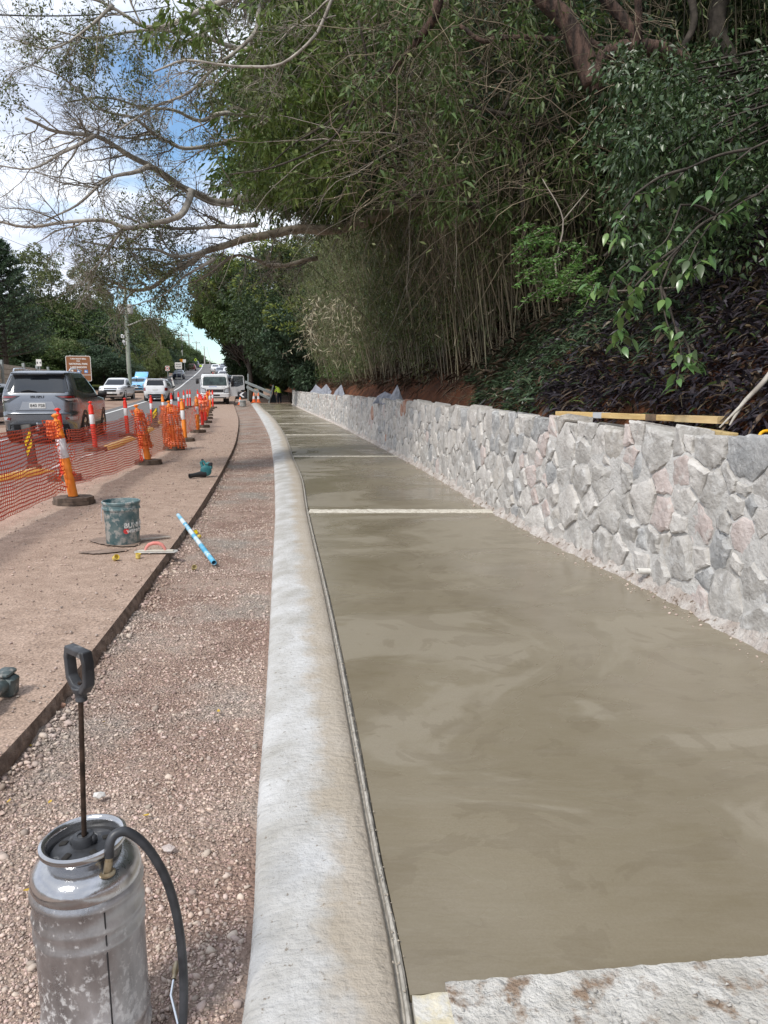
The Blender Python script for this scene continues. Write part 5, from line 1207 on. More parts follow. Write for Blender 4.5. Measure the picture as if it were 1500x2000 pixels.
# ------- light blue hatchback with raised tailgate
ZB=Body([(.24,-1.85,1.9,.76,6),(.45,-1.98,2.02,.83,6),(.70,-2.0,2.04,.865,6),(.90,-1.98,1.92,.86,6),(1.0,-1.94,1.5,.85,7),(1.06,-1.92,1.15,.83,7),(1.2,-1.85,.85,.79,8),(1.42,-1.7,.35,.70,8),(1.52,-1.6,.05,.62,7),(1.55,-1.3,-.2,.45,6)])
def zx(o,B):
    g_=empty('tailgate',(0,-1.6,1.5)); g_.parent=o
    mb=MB(); mb.box((0,-.42,.30),(1.25,.95,.10),Matrix.Rotation(R(-32),3,'X'),bev=.03); mb.build('tailgate_panel',P_blue,g_,smooth=40)
    mb=MB(); mb.box((0,-.25,.25),(1.02,.50,.02),Matrix.Rotation(R(-32),3,'X')); mb.build('tailgate_glass',M_glass,g_).location=(0,0,-.03)
    for sg in(-1,1):
        mb=MB(); mb.tube([(sg*.55,-.1,-.35),(sg*.55,-.55,.5)],.015,6); mb.build('gas_strut',M_blk,g_)
    quick(B,'grille','front',[(-.5,.62),(.5,.62),(.30,.76),(-.30,.76)],M_blk,o,.012,8,2)
    mb=MB(); p=B.P('front',0,.74,.03); mb.prism([(0,.13),(.085,0),(0,-.13),(-.085,0)],-.015,.015,lambda v:Vector((v.x,-v.z,v.y))+p); mb.build('diamond_emblem',M_chrome,o)
    quick(B,'lower_grille','front',[(-.55,.34),(.55,.34),(.48,.46),(-.48,.46)],M_blk,o,.012,8,2)
    mb=MB(); mb.box(B.P('front',0,.53,.02),(.36,.02,.11)); mb.build('number_plate',M_plate,o)
p=groundpt(267,766,72); car('hatchback','light blue hatchback with its tailgate raised, parked behind the white ute',p,heading_at(72,True),ZB,P_blue,(-1.25,1.25),.32,frontwin=[(-.70,1.07),(.70,1.07),(.54,1.48),(-.54,1.48)],heads=([(.83,.66),(.52,.72),(.58,.84),(.80,.90)],),sides=([(-.3,1.08),(.9,1.07),(.3,1.42),(-.3,1.48)],[(-1.3,1.08),(-.36,1.07),(-.36,1.48),(-1.15,1.45)]),extra=zx,atc=-2.0)
# ------- dark vehicle at the left edge
p=groundpt(-30,800,27); car('hatchback','dark vehicle cut off by the left edge of the view beside the silver SUV',p,heading_at(27,True)-.1,ZB,P_navy,(-1.25,1.25),.33,frontwin=[(-.70,1.07),(.70,1.07),(.54,1.48),(-.54,1.48)],heads=([(.83,.66),(.52,.72),(.58,.84),(.80,.90)],),sides=([(-.3,1.08),(.9,1.07),(.3,1.42),(-.3,1.48)],),atc=-2.0).location.x-=.9
# ------- cars up the hill
EB=Body([(.24,-2.05,2.05,.80,6),(.50,-2.16,2.18,.87,6),(.80,-2.16,2.15,.89,6),(.95,-2.12,1.9,.87,7),(1.02,-2.05,1.1,.84,7),(1.25,-1.85,.6,.74,8),(1.42,-1.65,.15,.64,8),(1.47,-1.3,-.2,.45,6)])
hill='cars on the climbing road ahead'
def hillcar(px,py,Y,pm,lab,rev=False,B=EB,nm='sedan',s=1.):
    tall=B is KB; rw=[(-.62,1.2),(.62,1.2),(.54,1.56),(-.54,1.56)] if tall else [(-.66,1.03),(.66,1.03),(.52,1.38),(-.52,1.38)]
    p=at(px,py,Y); p=Vector((p.x,Y,zr(Y)+.0))
    o=car(nm,lab,p,heading_at(min(Y,215),rev)+ (0 if rev else -.0),B,pm,(-1.3,1.35),.33,rearwin=rw,frontwin=rw,tails=([(.86,.72),(.56,.74),(.58,.86),(.85,.90)],),heads=([(.86,.66),(.56,.68),(.58,.80),(.85,.84)],),pl=('rear',0,.60),simple=True,group=hill,atc=0); o.scale=(s,s,s); return o
hillcar(375,722,165,P_red,'dark red sedan seen from behind on the climbing road',s=1.)
hillcar(382,716,188,P_grey,'silver car directly ahead of the dark red sedan',B=KB,nm='suv')
hillcar(349,727,118,P_navy,'dark car parked off the road beneath the white sign board',rev=True)
for i,(px,py,Y,pm,lab,B_) in enumerate(((421,721,150,P_white,'white four wheel drive heading the line of oncoming cars on the hill',KB),(436,730,112,P_white,'white car just above the truck roof in the oncoming line',EB),(437,720,172,P_grey,'grey car second back in the oncoming line on the hill',EB),(444,716,190,P_white,'farthest white car in the oncoming line under the trees',KB),(457,752,70,P_navy,'dark car partly hidden behind the open truck door',KB),(430,724,135,P_grey,'grey car immediately behind the leading white four wheel drive',EB),(446,728,128,P_white,'white van like car nearest the trees in the oncoming line',KB))):
    hillcar(px,py,Y,pm,lab,True,B_,'suv' if B_ is KB else 'sedan')
# ------- white cab over truck facing the camera
TY=51; p=groundpt(421,787,TY); trk=empty('truck',(0,0,0),label='white cab over tipper truck facing the camera with its near side door swung open',cat='truck'); trk.location=(p.x,TY,zr(TY)); trk.rotation_euler=(0,0,math.pi+R(13))
TB=Body([(.42,-2.0,0.02,.92,16),(.50,-2.0,.10,.98,14),(.74,-2.0,.13,.99,14),(.78,-2.0,.05,.96,14),(1.15,-2.0,.03,.98,14),(1.25,-2.0,0.,.98,14),(1.30,-2.0,-.03,.975,14),(1.9,-1.95,-.32,.90,14),(2.02,-1.9,-.42,.87,12),(2.07,-1.8,-.6,.80,8)])
mb=MB(); TB.shell(mb,64); cab=mb.build('cab',P_white,trk,smooth=35)
quick(TB,'windscreen','front',[(-.90,1.30),(.90,1.30),(.83,1.93),(-.83,1.93)],mat('truck_glass',(.012,.02,.02),(.05,.075,.07),scale=3,detail=6,rough=.05,spec=.45),cab,.006,12,5)
quick(TB,'windscreen_seal','front',[(-.93,1.27),(.93,1.27),(.855,1.96),(-.855,1.96)],M_blk,cab,.002,12,5)
quick(TB,'grille','front',[(-.56,.84),(.56,.84),(.56,1.03),(-.56,1.03)],M_blk,cab,.015,8,2)
quick(TB,'grille_bar','front',[(-.55,1.03),(.55,1.03),(.56,1.10),(-.56,1.10)],P_white,cab,.035,8,2)
quick(TB,'bumper_vent','front',[(-.30,.58),(.30,.58),(.30,.68),(-.30,.68)],M_blk,cab,.012,6,2)
quick(TB,'lower_bumper','front',[(-.92,.43),(.92,.43),(.96,.50),(-.96,.50)],M_blk,cab,.012,8,1)
for sg in(-1,1):
    quick(TB,'headlight_surround','front',[(sg*.955,.79),(sg*.58,.79),(sg*.62,1.06),(sg*.93,1.16)],M_blk,cab,.008,5,3)
    quick(TB,'headlight','front',[(sg*.93,.82),(sg*.62,.82),(sg*.66,1.02),(sg*.90,1.12)],M_clear,cab,.014,5,3)
    quick(TB,'windscreen_wiper','front',[(sg*.1,1.32),(sg*.6,1.30),(sg*.6,1.33),(sg*.1,1.36)],M_blk,cab,.02,4,1)
    mb=MB(); mb.tube([(sg*.92,-.1,1.75),(sg*1.12,.10,1.72),(sg*1.12,.10,1.45)],.014,6); mb.box((sg*1.15,.12,1.58),(.20,.07,.36),bev=.03); mb.build('side_mirror',M_blk,trk,smooth=50)
    wheel(trk,sg*.82,-.95,.36,.22,P_white,5,True); wheel(trk,sg*.78,-3.7,.36,.40,P_white,5,True)
p_=TB.P('front',-.18,1.19,.004); rt180=Matrix.Rotation(R(180),4,'Z')@Matrix.Rotation(R(90),4,'X')
textobj('front_lettering','EXCAVATION',.085,mat('blue_print',(.05,.16,.5),rough=.5),cab,Matrix.Translation(TB.P('front',.14,1.20,.006))@rt180,.002,bold=.002)
textobj('front_phone_number','0411 098',.06,M_text,cab,Matrix.Translation(TB.P('front',-.55,1.19,.006))@rt180,.002)
mb=MB(); mb.box((-.0,-.02,0),(.36,.02,.11)); pl_=mb.build('number_plate',M_plate,trk); pl_.location=TB.P('front',.52,.63,.02)
mb=MB(); mb.lathe([(.001,.12),(.05,.11),(.065,.04),(.07,0)],14,(0.1,-1.0,2.06)); mb.build('beacon',mat('red_beacon',(.75,.08,.05),rough=.25,coat=1),trk,smooth=60)
mb=MB(); mb.box((0,-.95,2.12),(1.5,.06,.03)); mb.box((-.7,-.95,2.08),(.03,.03,.1)); mb.box((.7,-.95,2.08),(.03,.03,.1)); mb.build('roof_bar',M_blk,trk)
mb=MB(); mb.box((0,-3.4,.62),(.9,4.2,.14)); mb.build('chassis',M_blk,trk)
tr_=MB(); tr_.box((0,-3.65,.86),(1.95,3.0,.06))
for q in((0,-2.17,1.16,1.95,.05,.6),(0,-5.13,1.16,1.95,.05,.6),(-.96,-3.65,1.16,.05,2.9,.6),(.96,-3.65,1.16,.05,2.9,.6)): tr_.box(q[:3],q[3:])
tr_.build('tray',P_white,trk)
# open door on the truck's left side (right in the view): hinged at the front edge of the cab
door=empty('door',(-.99,-.18,0),rz=0); door.parent=trk; door.rotation_euler=(0,0,R(-72))
def dbox(nm,m_,poly,t0,t1): 
    mb=MB(); mb.prism(poly,t0,t1,lambda v:Vector((v.z,-v.x,v.y))); return mb.build(nm,m_,door,smooth=40)
outl=[(0,1.22),(0,.62),(.62,.62),(.68,.86),(.80,1.02),(1.0,1.05),(1.06,1.05),(1.06,1.30),(1.02,1.92),(.92,1.98),(.25,1.98),(.17,1.90)]
fr=[(0,.56),(.60,.56),(.68,.84),(.80,.98),(1.06,1.0),(1.06,1.34),(.55,1.20),(0,1.22)]
dbox('door_panel',P_white,fr,-.04,.04)
dbox('door_frame',P_white,[(0,1.2),(.06,1.2),(.26,1.92),(.19,1.97)],-.03,.03); dbox('door_frame',P_white,[(.19,1.92),(.98,1.92),(.96,1.99),(.22,1.99)],-.028,.028); dbox('door_frame',P_white,[(1.0,1.3),(1.06,1.3),(1.03,1.93),(.97,1.93)],-.03,.03)
dbox('door_glass',mat('door_glass',(.45,.50,.52),rough=.05,trans=.85,spec=.6),[(.06,1.2),(.55,1.19),(1.0,1.33),(.97,1.92),(.26,1.92)],-.004,.004)
dbox('door_trim',M_blk,[(.08,1.20),(.30,1.22),(.28,1.60),(.20,1.68)],-.05,.05)
Mdoor=Matrix.Translation((0.045,-.52,.98))@Matrix.Rotation(R(90),4,'Z')@Matrix.Rotation(R(90),4,'X')
textobj('door_lettering','Wilson',.20,M_text,door,Matrix.Translation((.046,-.50,1.07))@Matrix.Rotation(R(90),4,'Z')@Matrix.Rotation(R(90),4,'X'),.002,bold=.004)
textobj('door_small_text','0411 098 552',.08,M_text,door,Matrix.Translation((.046,-.34,.84))@Matrix.Rotation(R(90),4,'Z')@Matrix.Rotation(R(90),4,'X'),.002)
# ================================================================== BOLLARDS
P_or=mat('orange_plastic',(.78,.20,.012),(.86,.27,.03),scale=5,rough=.5,c3=(.50,.17,.05),s3=12,t3=(.58,.75)); P_rd=mat('red_plastic',(.72,.025,.015),(.80,.045,.02),scale=5,rough=.45,c3=(.45,.04,.03),s3=12,t3=(.6,.75))
P_band=mat('reflective_white',(.72,.72,.74),(.80,.80,.82),scale=20,rough=.45,c3=(.5,.48,.46),s3=16,t3=(.6,.72)); P_sband=mat('reflective_silver',(.36,.37,.38),(.5,.5,.51),scale=30,rough=.4)
P_base=mat('recycled_rubber',(.075,.055,.042),(.17,.125,.095),scale=9,detail=8,bump=.6,bscale=50,rough=.95)
def bollard(kind,lean,leany=0.,band=None):
    o=empty('bollard',(0,0,0)); body=empty('x') if False else None
    pm=P_or if kind=='o' else P_rd; bm=band or P_band
    rot=Matrix.Rotation(R(lean),4,'Y')@Matrix.Rotation(R(leany),4,'X'); T=Matrix.Translation((0,0,.06))@rot
    def fin(mb,name,m,sm=50):
        q=mb.build(name,m,o,smooth=sm); q.data.transform(T); return q
    k=1.0
    mb=MB(); mb.lathe([(.056,-.02),(.056,.50),(.0535,.505),(.0535,.75),(.056,.755),(.056,.765),(.062,.772),(.062,.788),(.055,.795),(.0535,.93),(.048,.945)] if kind=='o' else [(.054,-.02),(.054,.53),(.0515,.535),(.0515,.755),(.057,.76),(.057,.772),(.052,.778),(.052,.915),(.046,.935)],20); fin(mb,'post',pm)
    mb=MB(); z0,z1=(.505,.75) if kind=='o' else (.535,.755); mb.lathe([(.0545,z0+.004),(.0555,z0+.006),(.0555,z1-.006),(.0545,z1-.004)],20); fin(mb,'reflective_band',bm)
    z=.945 if kind=='o' else .935
    mb=MB(); mb.lathe([(.048,z),(.044,z+.018),(.026,z+.026),(.020,z+.035),(.018,z+.055),(.028,z+.064),(.034,z+.076),(.033,z+.092),(.022,z+.103),(.001,z+.106)],14); mb.box((0,0,z+.082),(.095,.03,.028),bev=.01); fin(mb,'grip_top',pm)
    mb=MB()
    for zz_,s_,r_ in ((.0225,.235,.39),(.067,.225,.33)):
        mb.prism([(s_*math.cos(a+r_)*1.08,s_*math.sin(a+r_)*.95) for a in [i*math.pi/4 for i in range(8)]],zz_-.0215,zz_+.0205)
    q=mb.build('base',P_base,o)
    mb=MB()
    mb.lathe([(.075,.088),(.075,.094),(.058,.094),(.058,.088)],12); mb.build('base_socket',M_black,o)
    return o
gBo='orange bollards along the work side, mesh tied between them'; gBr='red and white bollards dividing off the traffic lane'
BL=[ # px,py(base centre),kind,lean,leany,label,group,band
 (145,984,'o',-7.5,3,'nearest orange bollard with a white band, leaning left inside the mesh fence',gBo,None),
 (127,938,'r',-2,0,'red bollard standing directly behind the nearest orange one',gBr,None),
 (187,881,'r',-3,0,'red bollard with white band beside the right rear wheel of the silver SUV',gBr,None),
 (290,907,'o',-9,2,'second nearest orange bollard, leaning left and draped with bunched mesh',gBo,None),
 (250,853,'r',-2,0,'red bollard standing between the two yellow lane separators',gBr,None),
 (298,832,'r',-1,0,'red bollard next to the far yellow and black striped marker',gBr,None),
 (340,879,'o',-4,0,'orange bollard wrapped all round in bunched orange mesh',gBo,None),
 (362,862,'o',-3,0,'orange bollard standing just right of the mesh wrapped one',gBo,None),
 (322,826,'o',-3,0,'orange bollard in the dividing line in front of the white SUV',gBo,None),
 (337,815,'r',-1,0,'red bollard at the right rear corner of the white SUV',gBr,None),
 (350,806,'r',0,0,'red bollard, first to the right of the white SUV',gBr,None),
 (360,799,'r',0,0,'single red bollard standing on open asphalt left of the close pair',gBr,None),
 (367,794,'r',0,0,'left bollard of the close red pair on the open road',gBr,None),
 (372,793,'r',0,0,'right bollard of the close red pair on the open road',gBr,None),
 (387,845,'o',-1,0,'orange bollard at the end of the hanging mesh, on a flat dark base',gBo,None),
 (396,835,'r',0,0,'red bollard with a silver band behind the end of the hanging mesh',gBr,P_sband),
 (402,826,'r',0,0,'red bollard with a silver band, second from the end of the mesh',gBr,P_sband),
 (405,818,'o',1,0,'orange bollard behind the two silver banded red ones',gBo,None),
 (406,812,'r',0,0,'red bollard hidden low among the packed row before the truck',gBr,None),
 (405,807,'o',0,0,'orange bollard in the middle of the packed row before the truck',gBo,None),
 (408,803,'r',-1,0,'red bollard in the packed row left of the last orange one',gBr,None),
 (411,799,'o',-1,0,'last orange bollard of the row, in front of the truck grille',gBo,None),
 (416,796,'r',0,0,'last red bollard of the row, nearest to the truck bumper',gBr,None),
 (387,790,'r',0,0,'red bollard below the left mirror of the truck',gBr,None),
 (390,785,'r',0,0,'far red bollard left of the truck cab, middle of three',gBr,None),
 (393,784,'r',0,0,'far red bollard touching the left edge of the truck cab',gBr,None)]
bp_=[]
for (px,py,k,le,ly,lab,grp,bd) in BL:
    p=gp(px,py,0.); 
    for _ in range(3): p=gp(px,py,zr(p.y))
    o=bollard(k,le,ly,bd); o.location=(p.x,p.y,zr(p.y)+.004); o.rotation_euler=(0,0,rr.uniform(-.2,.2)); tag(o,lab,'bollard',grp); bp_.append((p,le))
# ================================================================== BARRIER MESH
M_mesh=mat('barrier_mesh_plastic',(.78,.065,.03),(.85,.12,.04),scale=3,rough=.45,island=0); M_mesh2=mat('orange_mesh_plastic',(.78,.13,.03),(.84,.20,.06),scale=3,rough=.45)
def netting(mb,fn,nu,nv,wx=.17,wz=.155,m=0):
    """open mesh: each cell a frame round a hole"""
    P=[[Vector(fn(i/nu,j/nv)) for i in range(nu+1)] for j in range(nv+1)]
    vs=[p for r in P for p in r]; fs=[]; W=nu+1
    for j in range(nv):
        for i in range(nu):
            a,b,c,d=P[j][i],P[j][i+1],P[j+1][i+1],P[j+1][i]
            def q(u,v): return (a*(1-u)+b*u)*(1-v)+(d*(1-u)+c*u)*v
            o=len(vs); c1=.20
            vs+=[q(wx,wz+c1*.5),q(wx+c1,wz),q(1-wx-c1,wz),q(1-wx,wz+c1*.5),q(1-wx,1-wz-c1*.5),q(1-wx-c1,1-wz),q(wx+c1,1-wz),q(wx,1-wz-c1*.5)]
            A,B_,C_,D_=j*W+i,j*W+i+1,(j+1)*W+i+1,(j+1)*W+i
            fs+=[(A,o+1,o),(A,B_,o+2,o+1),(B_,o+3,o+2),(B_,C_,o+4,o+3),(C_,o+5,o+4),(C_,D_,o+6,o+5),(D_,o+7,o+6),(D_,A,o,o+7)]
    mb.add(vs,fs,m)
def span(A,B_,h0,h1,b0,b1,sag,lab,bunch0=.0,bunch1=.0,seed=0,cell=.042,m_=None,belly=.1,bsag=0.,cat='mesh fence'):
    A,B_=Vector(A),Vector(B_); L=(B_-A).length; nu=max(6,int(L*1.05/cell)); nv=22; nrm=Vector((-(B_-A).y,(B_-A).x,0)).normalized()
    def fn(u,v):
        # crowd the columns near the posts
        t=u+bunch0*.12*math.exp(-u*9)*-math.sin(u*9)-0; t=u
        e0=math.exp(-u*L/.22)*bunch0; e1=math.exp(-(1-u)*L/.22)*bunch1
        top=h0+(h1-h0)*u-sag*4*u*(1-u); bot=b0+(b1-b0)*u+bsag*4*u*(1-u)
        h=bot+(top-bot)*v
        p=A.lerp(B_,t)
        off=belly*math.sin(math.pi*u)*(.3+.4*fbm(u*4,v*1.5,seed))+ (e0+e1)*.07*fbm(u*L*9,v*7,seed+3)+.02*fbm(u*L*1.3,v*2,seed+8)
        along=(e0-e1)*-.0+ (e0+e1)*.06*fbm(u*L*7,v*9,seed+5)
        wob=.012*fbm(u*L*2.2,v*3,seed+1)+(e0+e1)*.03*fbm(u*L*8,v*8,seed+9)
        return p+nrm*off+(B_-A).normalized()*along+Vector((0,0,zr(p.y)+h+wob))
    mb=MB(); netting(mb,fn,nu,nv)
    o=mb.build('mesh_fence',m_ or M_mesh); tag(o,lab,cat,'orange barrier mesh strung along the bollards'); return o
b=[q[0] for q in bp_]
def top_of(i,h): 
    p,le=bp_[i]; return Vector((p.x+math.sin(R(le))*h,p.y,0))
s0=gp(-230,1165,0)
def sp_lean(i): p,le=bp_[i]; return p
# spans run between post mid heights; lean is followed by shifting each end
def span2(A,B_,la,lb,*a,**k):
    return span(A,B_,*a,**k)
p1=Vector((bp_[0][0].x-.085,bp_[0][0].y-.05,0)); 
span((s0.x,s0.y,0),p1,.96,1.02,.10,.16,.03,'orange mesh panel at the lower left edge, running to the nearest orange bollard',0,1.6,seed=1,belly=.16)
p2=Vector((bp_[3][0].x-.09,bp_[3][0].y,0)); span(p1+Vector((.07,.02,0)),p2,.90,.95,.24,.06,.04,'orange mesh panel between the two nearest orange bollards',1.2,2.2,seed=4,belly=.22,bsag=-.06)
p3=Vector((bp_[6][0].x-.05,bp_[6][0].y-.03,0)); span(p2+Vector((.10,0,0)),p3,.93,.97,.10,.08,.03,'orange mesh panel between the second orange bollard and the wrapped one',2.2,2.,seed=9,m_=M_mesh2)
p5=Vector((bp_[14][0].x-.03,bp_[14][0].y,0)); span(Vector((bp_[7][0].x,bp_[7][0].y,0)),p5,.80,.98,.10,.12,.10,'slack orange mesh panel drooping between the wrapped bollard and the flat based one',.6,1.6,seed=12,cell=.06,belly=.3)
p6=Vector((bp_[17][0].x,bp_[17][0].y,0)); span(p5,p6,.95,.95,.3,.1,.10,'short far piece of orange mesh hanging along the packed bollard row',1.6,1.6,seed=16,cell=.08,belly=.2,m_=M_mesh2)
# bunched mesh round posts
def wrap(c,r0,h0,h1,turns,lab,seed,lean=0.,m_=None,flare=0.,cell=.042,ell=1.):
    L=2*math.pi*r0*turns; nu=int(L/cell); nv=int((h1-h0)/.042)
    def fn(u,v):
        a=u*turns*2*math.pi; r=r0*(1+.25*u)+flare*(1-v)*(.5+.5*math.sin(a+1))+.06*fbm(u*L*5,v*5,seed); h=h0+(h1-h0)*v+.02*fbm(u*L*6,v*6,seed+4)
        return Vector((c.x+math.cos(a)*r*ell+math.sin(R(lean))*h,c.y+math.sin(a)*r,zr(c.y)+h))
    mb=MB(); netting(mb,fn,nu,nv,.16,.16); tag(mb.build('mesh_bundle',m_ or M_mesh2),lab,'mesh bundle','orange barrier mesh strung along the bollards')
wrap(bp_[6][0],.15,.05,1.0,1.5,'thick bundle of orange mesh wrapped round a bollard from base to top',2,-5,flare=.07,ell=1.15,cell=.05)
wrap(bp_[3][0],.09,.30,1.0,1.6,'loose orange mesh bunched round the second nearest orange bollard',5,-9,flare=.03)
wrap(Vector((bp_[0][0].x-.05,bp_[0][0].y-.02,0)),.075,.80,1.02,1.5,'knot of orange mesh tied round the top of the nearest orange bollard',7,-7.5)
wrap(bp_[15][0],.12,.55,1.0,1.6,'crumpled orange mesh piled over the silver banded bollards',9,0,ell=1.6,cell=.06)
# ================================================================== LANE SEPARATORS and striped markers
M_yel=mat('separator_yellow',(.62,.33,.035),(.72,.42,.07),scale=6,rough=.6,c3=(.4,.3,.16),s3=14,t3=(.58,.7))
def separator(a,b_,lab):
    A=gp(*a); B_=gp(*b_); L=(B_-A).length; o=empty('lane_separator',A,math.atan2((B_-A).y,(B_-A).x),label=lab,cat='lane separator',group='yellow lane separators on the road')
    mb=MB(); n=max(3,int(L*9)); pr=[(-.15,0),(-.12,.045),(-.05,.085),(.05,.085),(.12,.045),(.15,0)]
    for i in range(n+1):
        t=i/n; e=min(1,t*L/.35,(1-t)*L/.35); e=.25+.75*e; rid=1-.12*(i%2)
        for (y,z) in pr: mb.v.append((t*L,y*(.6+.4*e),z*e*rid))
    for i in range(n):
        for k in range(5): mb.f.append((i*6+k,i*6+k+1,(i+1)*6+k+1,(i+1)*6+k)[::-1]); mb.m.append(0)
    mb.build('rib_body',M_yel,o,smooth=30)
    mb=MB()
    for i in range(1,n,1):
        t=i/n*L; mb.box((t,0,.088*(1 if .3<t<L-.3 else .6)),(.02,.11,.01))
    tag(mb.build('grip_ribs',mat('separator_pale',(.72,.60,.36),rough=.6),o),kind='stuff')
    return o
separator((-140,965),(96,920),'ribbed yellow lane separator behind the mesh at the left edge')
separator((203,880),(258,857),'ribbed yellow lane separator between two red bollards')
separator((272,851),(296,838),'small yellow lane separator before the far striped marker')
separator((303,829),(318,824),'farthest yellow lane separator in front of the white SUV')
# worn white connector ends
M_wconn=mat('white_connector',(.62,.60,.56),(.75,.73,.7),scale=12,rough=.6)
for a,b_,lab in (((100,918),(120,908),'pale connector tail of the left lane separator'),((152,898),(203,881),'pale dashed connector leading up to the middle lane separator')):
    A=gp(*a);B_=gp(*b_); mb=MB(); n=max(2,int((B_-A).length/.16)); rot=Matrix.Rotation(math.atan2((B_-A).y,(B_-A).x),3,'Z')
    o=empty('separator_tail',A,label=lab,cat='connector')
    for i in range(n):
        m1=MB(); m1.box((A.lerp(B_,(i+.5)/n)-A)+Vector((0,0,.014)),(.11,.05,.024),rot,bev=.006); m1.build('link',M_wconn,o)
def marker(px,py,h,w_,lab,lean,Yo=0):
    p=gp(px,py); o=empty('striped_marker',p,label=lab,cat='hazard marker',group='yellow and black striped markers')
    T=Matrix.Rotation(R(lean),4,'Y')
    mb=MB(); n=7
    for i in range(n+1):
        z=.10+(h-.10)*i/n
        for k in range(5): a=(k/4-.5)*1.5; mb.v.append((w_*.5*math.sin(a)/math.sin(.75),.05*(1-math.cos(a))-.01,z))
    for i in range(n):
        for k in range(4): mb.f.append((i*5+k,i*5+k+1,(i+1)*5+k+1,(i+1)*5+k)); mb.m.append(0)
    q=mb.build('flexible_panel',mat('marker_black',(.035,.03,.028),(.07,.06,.05),scale=9,rough=.6),o,smooth=60); q.data.transform(T)
    s=q.modifiers.new('t','SOLIDIFY'); s.thickness=.006
    for i in range(4):
        z=.30+i*.19*(h/.95); 
        if z+.20>h: break
        mb=MB(); f=lambda x,z_: Vector((x*w_,.05*(1-math.cos(x*1.5))-.020,z_)); hh=.10
        mb.add([f(-.34,z-.03),f(0,z+.06),f(.36,z+.16),f(.36,z+.16+hh),f(0,z+.06+hh),f(-.34,z-.03+hh)],[(0,1,4,5),(1,2,3,4)]); k_=mb.build('yellow_stripe',mat('stripe_yellow',(.80,.58,.01),rough=.4),o); k_.data.transform(T)
    mb=MB(); mb.box((0,0,.07),(w_*1.3,.16,.14),bev=.03); mb.build('foot',P_base,o,smooth=40)
    return o
marker(67,922,.80,.17,'yellow and black striped marker behind the left mesh panel',-6)
marker(303,835,.68,.20,'far yellow and black striped marker behind the red bollard',1)
# ================================================================== GRAVEL
def icos():
    t=(1+5**.5)/2; v=np.array([(-1,t,0),(1,t,0),(-1,-t,0),(1,-t,0),(0,-1,t),(0,1,t),(0,-1,-t),(0,1,-t),(t,0,-1),(t,0,1),(-t,0,-1),(-t,0,1)])/math.sqrt(1+t*t)
    f=np.array([(0,11,5),(0,5,1),(0,1,7),(0,7,10),(0,10,11),(1,5,9),(5,11,4),(11,10,2),(10,7,6),(7,1,8),(3,9,4),(3,4,2),(3,2,6),(3,6,8),(3,8,9),(4,9,5),(2,4,11),(6,2,10),(8,6,7),(9,8,1)]); return v,f
IV,IF=icos()
def pebbles(name,P,S,m_,lab,flat=.7,jit=.25):
    n=len(P); A=rng.normal(size=(n,3,3)); Q,_=np.linalg.qr(A)
    V=IV[None]*(1+jit*rng.normal(size=(n,12,1)))*np.array([1.25,.9,.8])[None,None]
    V=np.einsum('nij,nkj->nki',Q,V); V[...,2]*=flat; V=V*S[:,None,None]+P[:,None]
    F=(IF[None]+(np.arange(n)*12)[:,None,None]).reshape(-1,3); o=npmesh(name,V.reshape(-1,3),F,m_); return tag(o,lab,'gravel',kind='stuff')
M_peb=mat('pebble',(.39,.285,.235),(.54,.43,.365),scale=1.5,island=.42,rough=.95,spec=.2,c3=(.40,.36,.32),s3=.8,t3=(.5,.66)); M_pebp=mat('pebble_pale',(.50,.41,.35),island=.35,rough=.95,spec=.2)
def bed_pts(n,Y0,Y1,pw,marg=.02):
    u=rng.random(n); e=1-pw; Y=(Y0**e+(Y1**e-Y0**e)*u)**(1/e); xa=np.array([x_as(float(y)) for y in Y])+.03; xb=np.array([x_kl(float(y)) for y in Y])-marg
    X=xa+(xb-xa)*rng.random(n); Z=np.array([bedz(float(x),float(y)) for x,y in zip(X,Y)]); return np.stack([X,Y,Z],1)
P=bed_pts(62000,1.15,26,1.7); S=.0031*np.exp(.40*rng.normal(size=len(P)))*(P[:,1]/2.2)**.35; S=np.clip(S,.0018,.012); pebbles('gravel',P+np.array([0,0,.001]),S,M_peb,'pinkish crushed gravel in the trench between road edge and kerb')
P=bed_pts(3000,1.15,20,1.6); S=np.clip(.0058*np.exp(.4*rng.normal(size=len(P))),.004,.018); pebbles('coarse_gravel',P+np.array([0,0,.003]),S,M_pebp,'larger pale stones strewn over the gravel bed')
# crumbs against the broken edge and on the old road
n=1500; Y=(1.3+(17)*rng.random(n)**1.5); X=np.array([x_as(float(y)) for y in Y])+.03+.10*rng.random(n)**2; P=np.stack([X,Y,np.array([bedz(float(x),float(y)) for x,y in zip(X,Y)])+.006],1)
pebbles('edge_rubble',P,np.clip(.008*np.exp(.45*rng.normal(size=n)),.004,.020),M_peb,'rubble fallen from the broken edge of the old road')
n=9000; Y=2.2+22*rng.random(n)**2; X=np.array([x_as(float(y)) for y in Y])-3.4*rng.random(n)**1.2-.01; P=np.stack([X,Y,np.full(n,.004)],1)
pebbles('road_grit',P,np.clip(.0036*np.exp(.45*rng.normal(size=n)),.002,.012)*(P[:,1]/3)**.4,M_peb,'grit and crumbs scattered over the dusty old road',flat=.5)
n=1500; Y=2+46*rng.random(n)**1.5; X=np.array([x_wall(float(y)) for y in Y])-.05-.16*rng.random(n)**2; P=np.stack([X,Y,np.array([zr(float(y)) for y in Y])+.033],1)
pebbles('mortar_crumbs',P,np.clip(.004*np.exp(.5*rng.normal(size=n)),.002,.014),M_pebp,'mortar crumbs along the foot of the stone wall')
n=420; Y=1.5+7*rng.random(n); X=np.array([x_kr(float(y)) for y in Y])+rng.normal(size=n)*.008+.002; P=np.stack([X,Y,np.full(n,.036)],1)
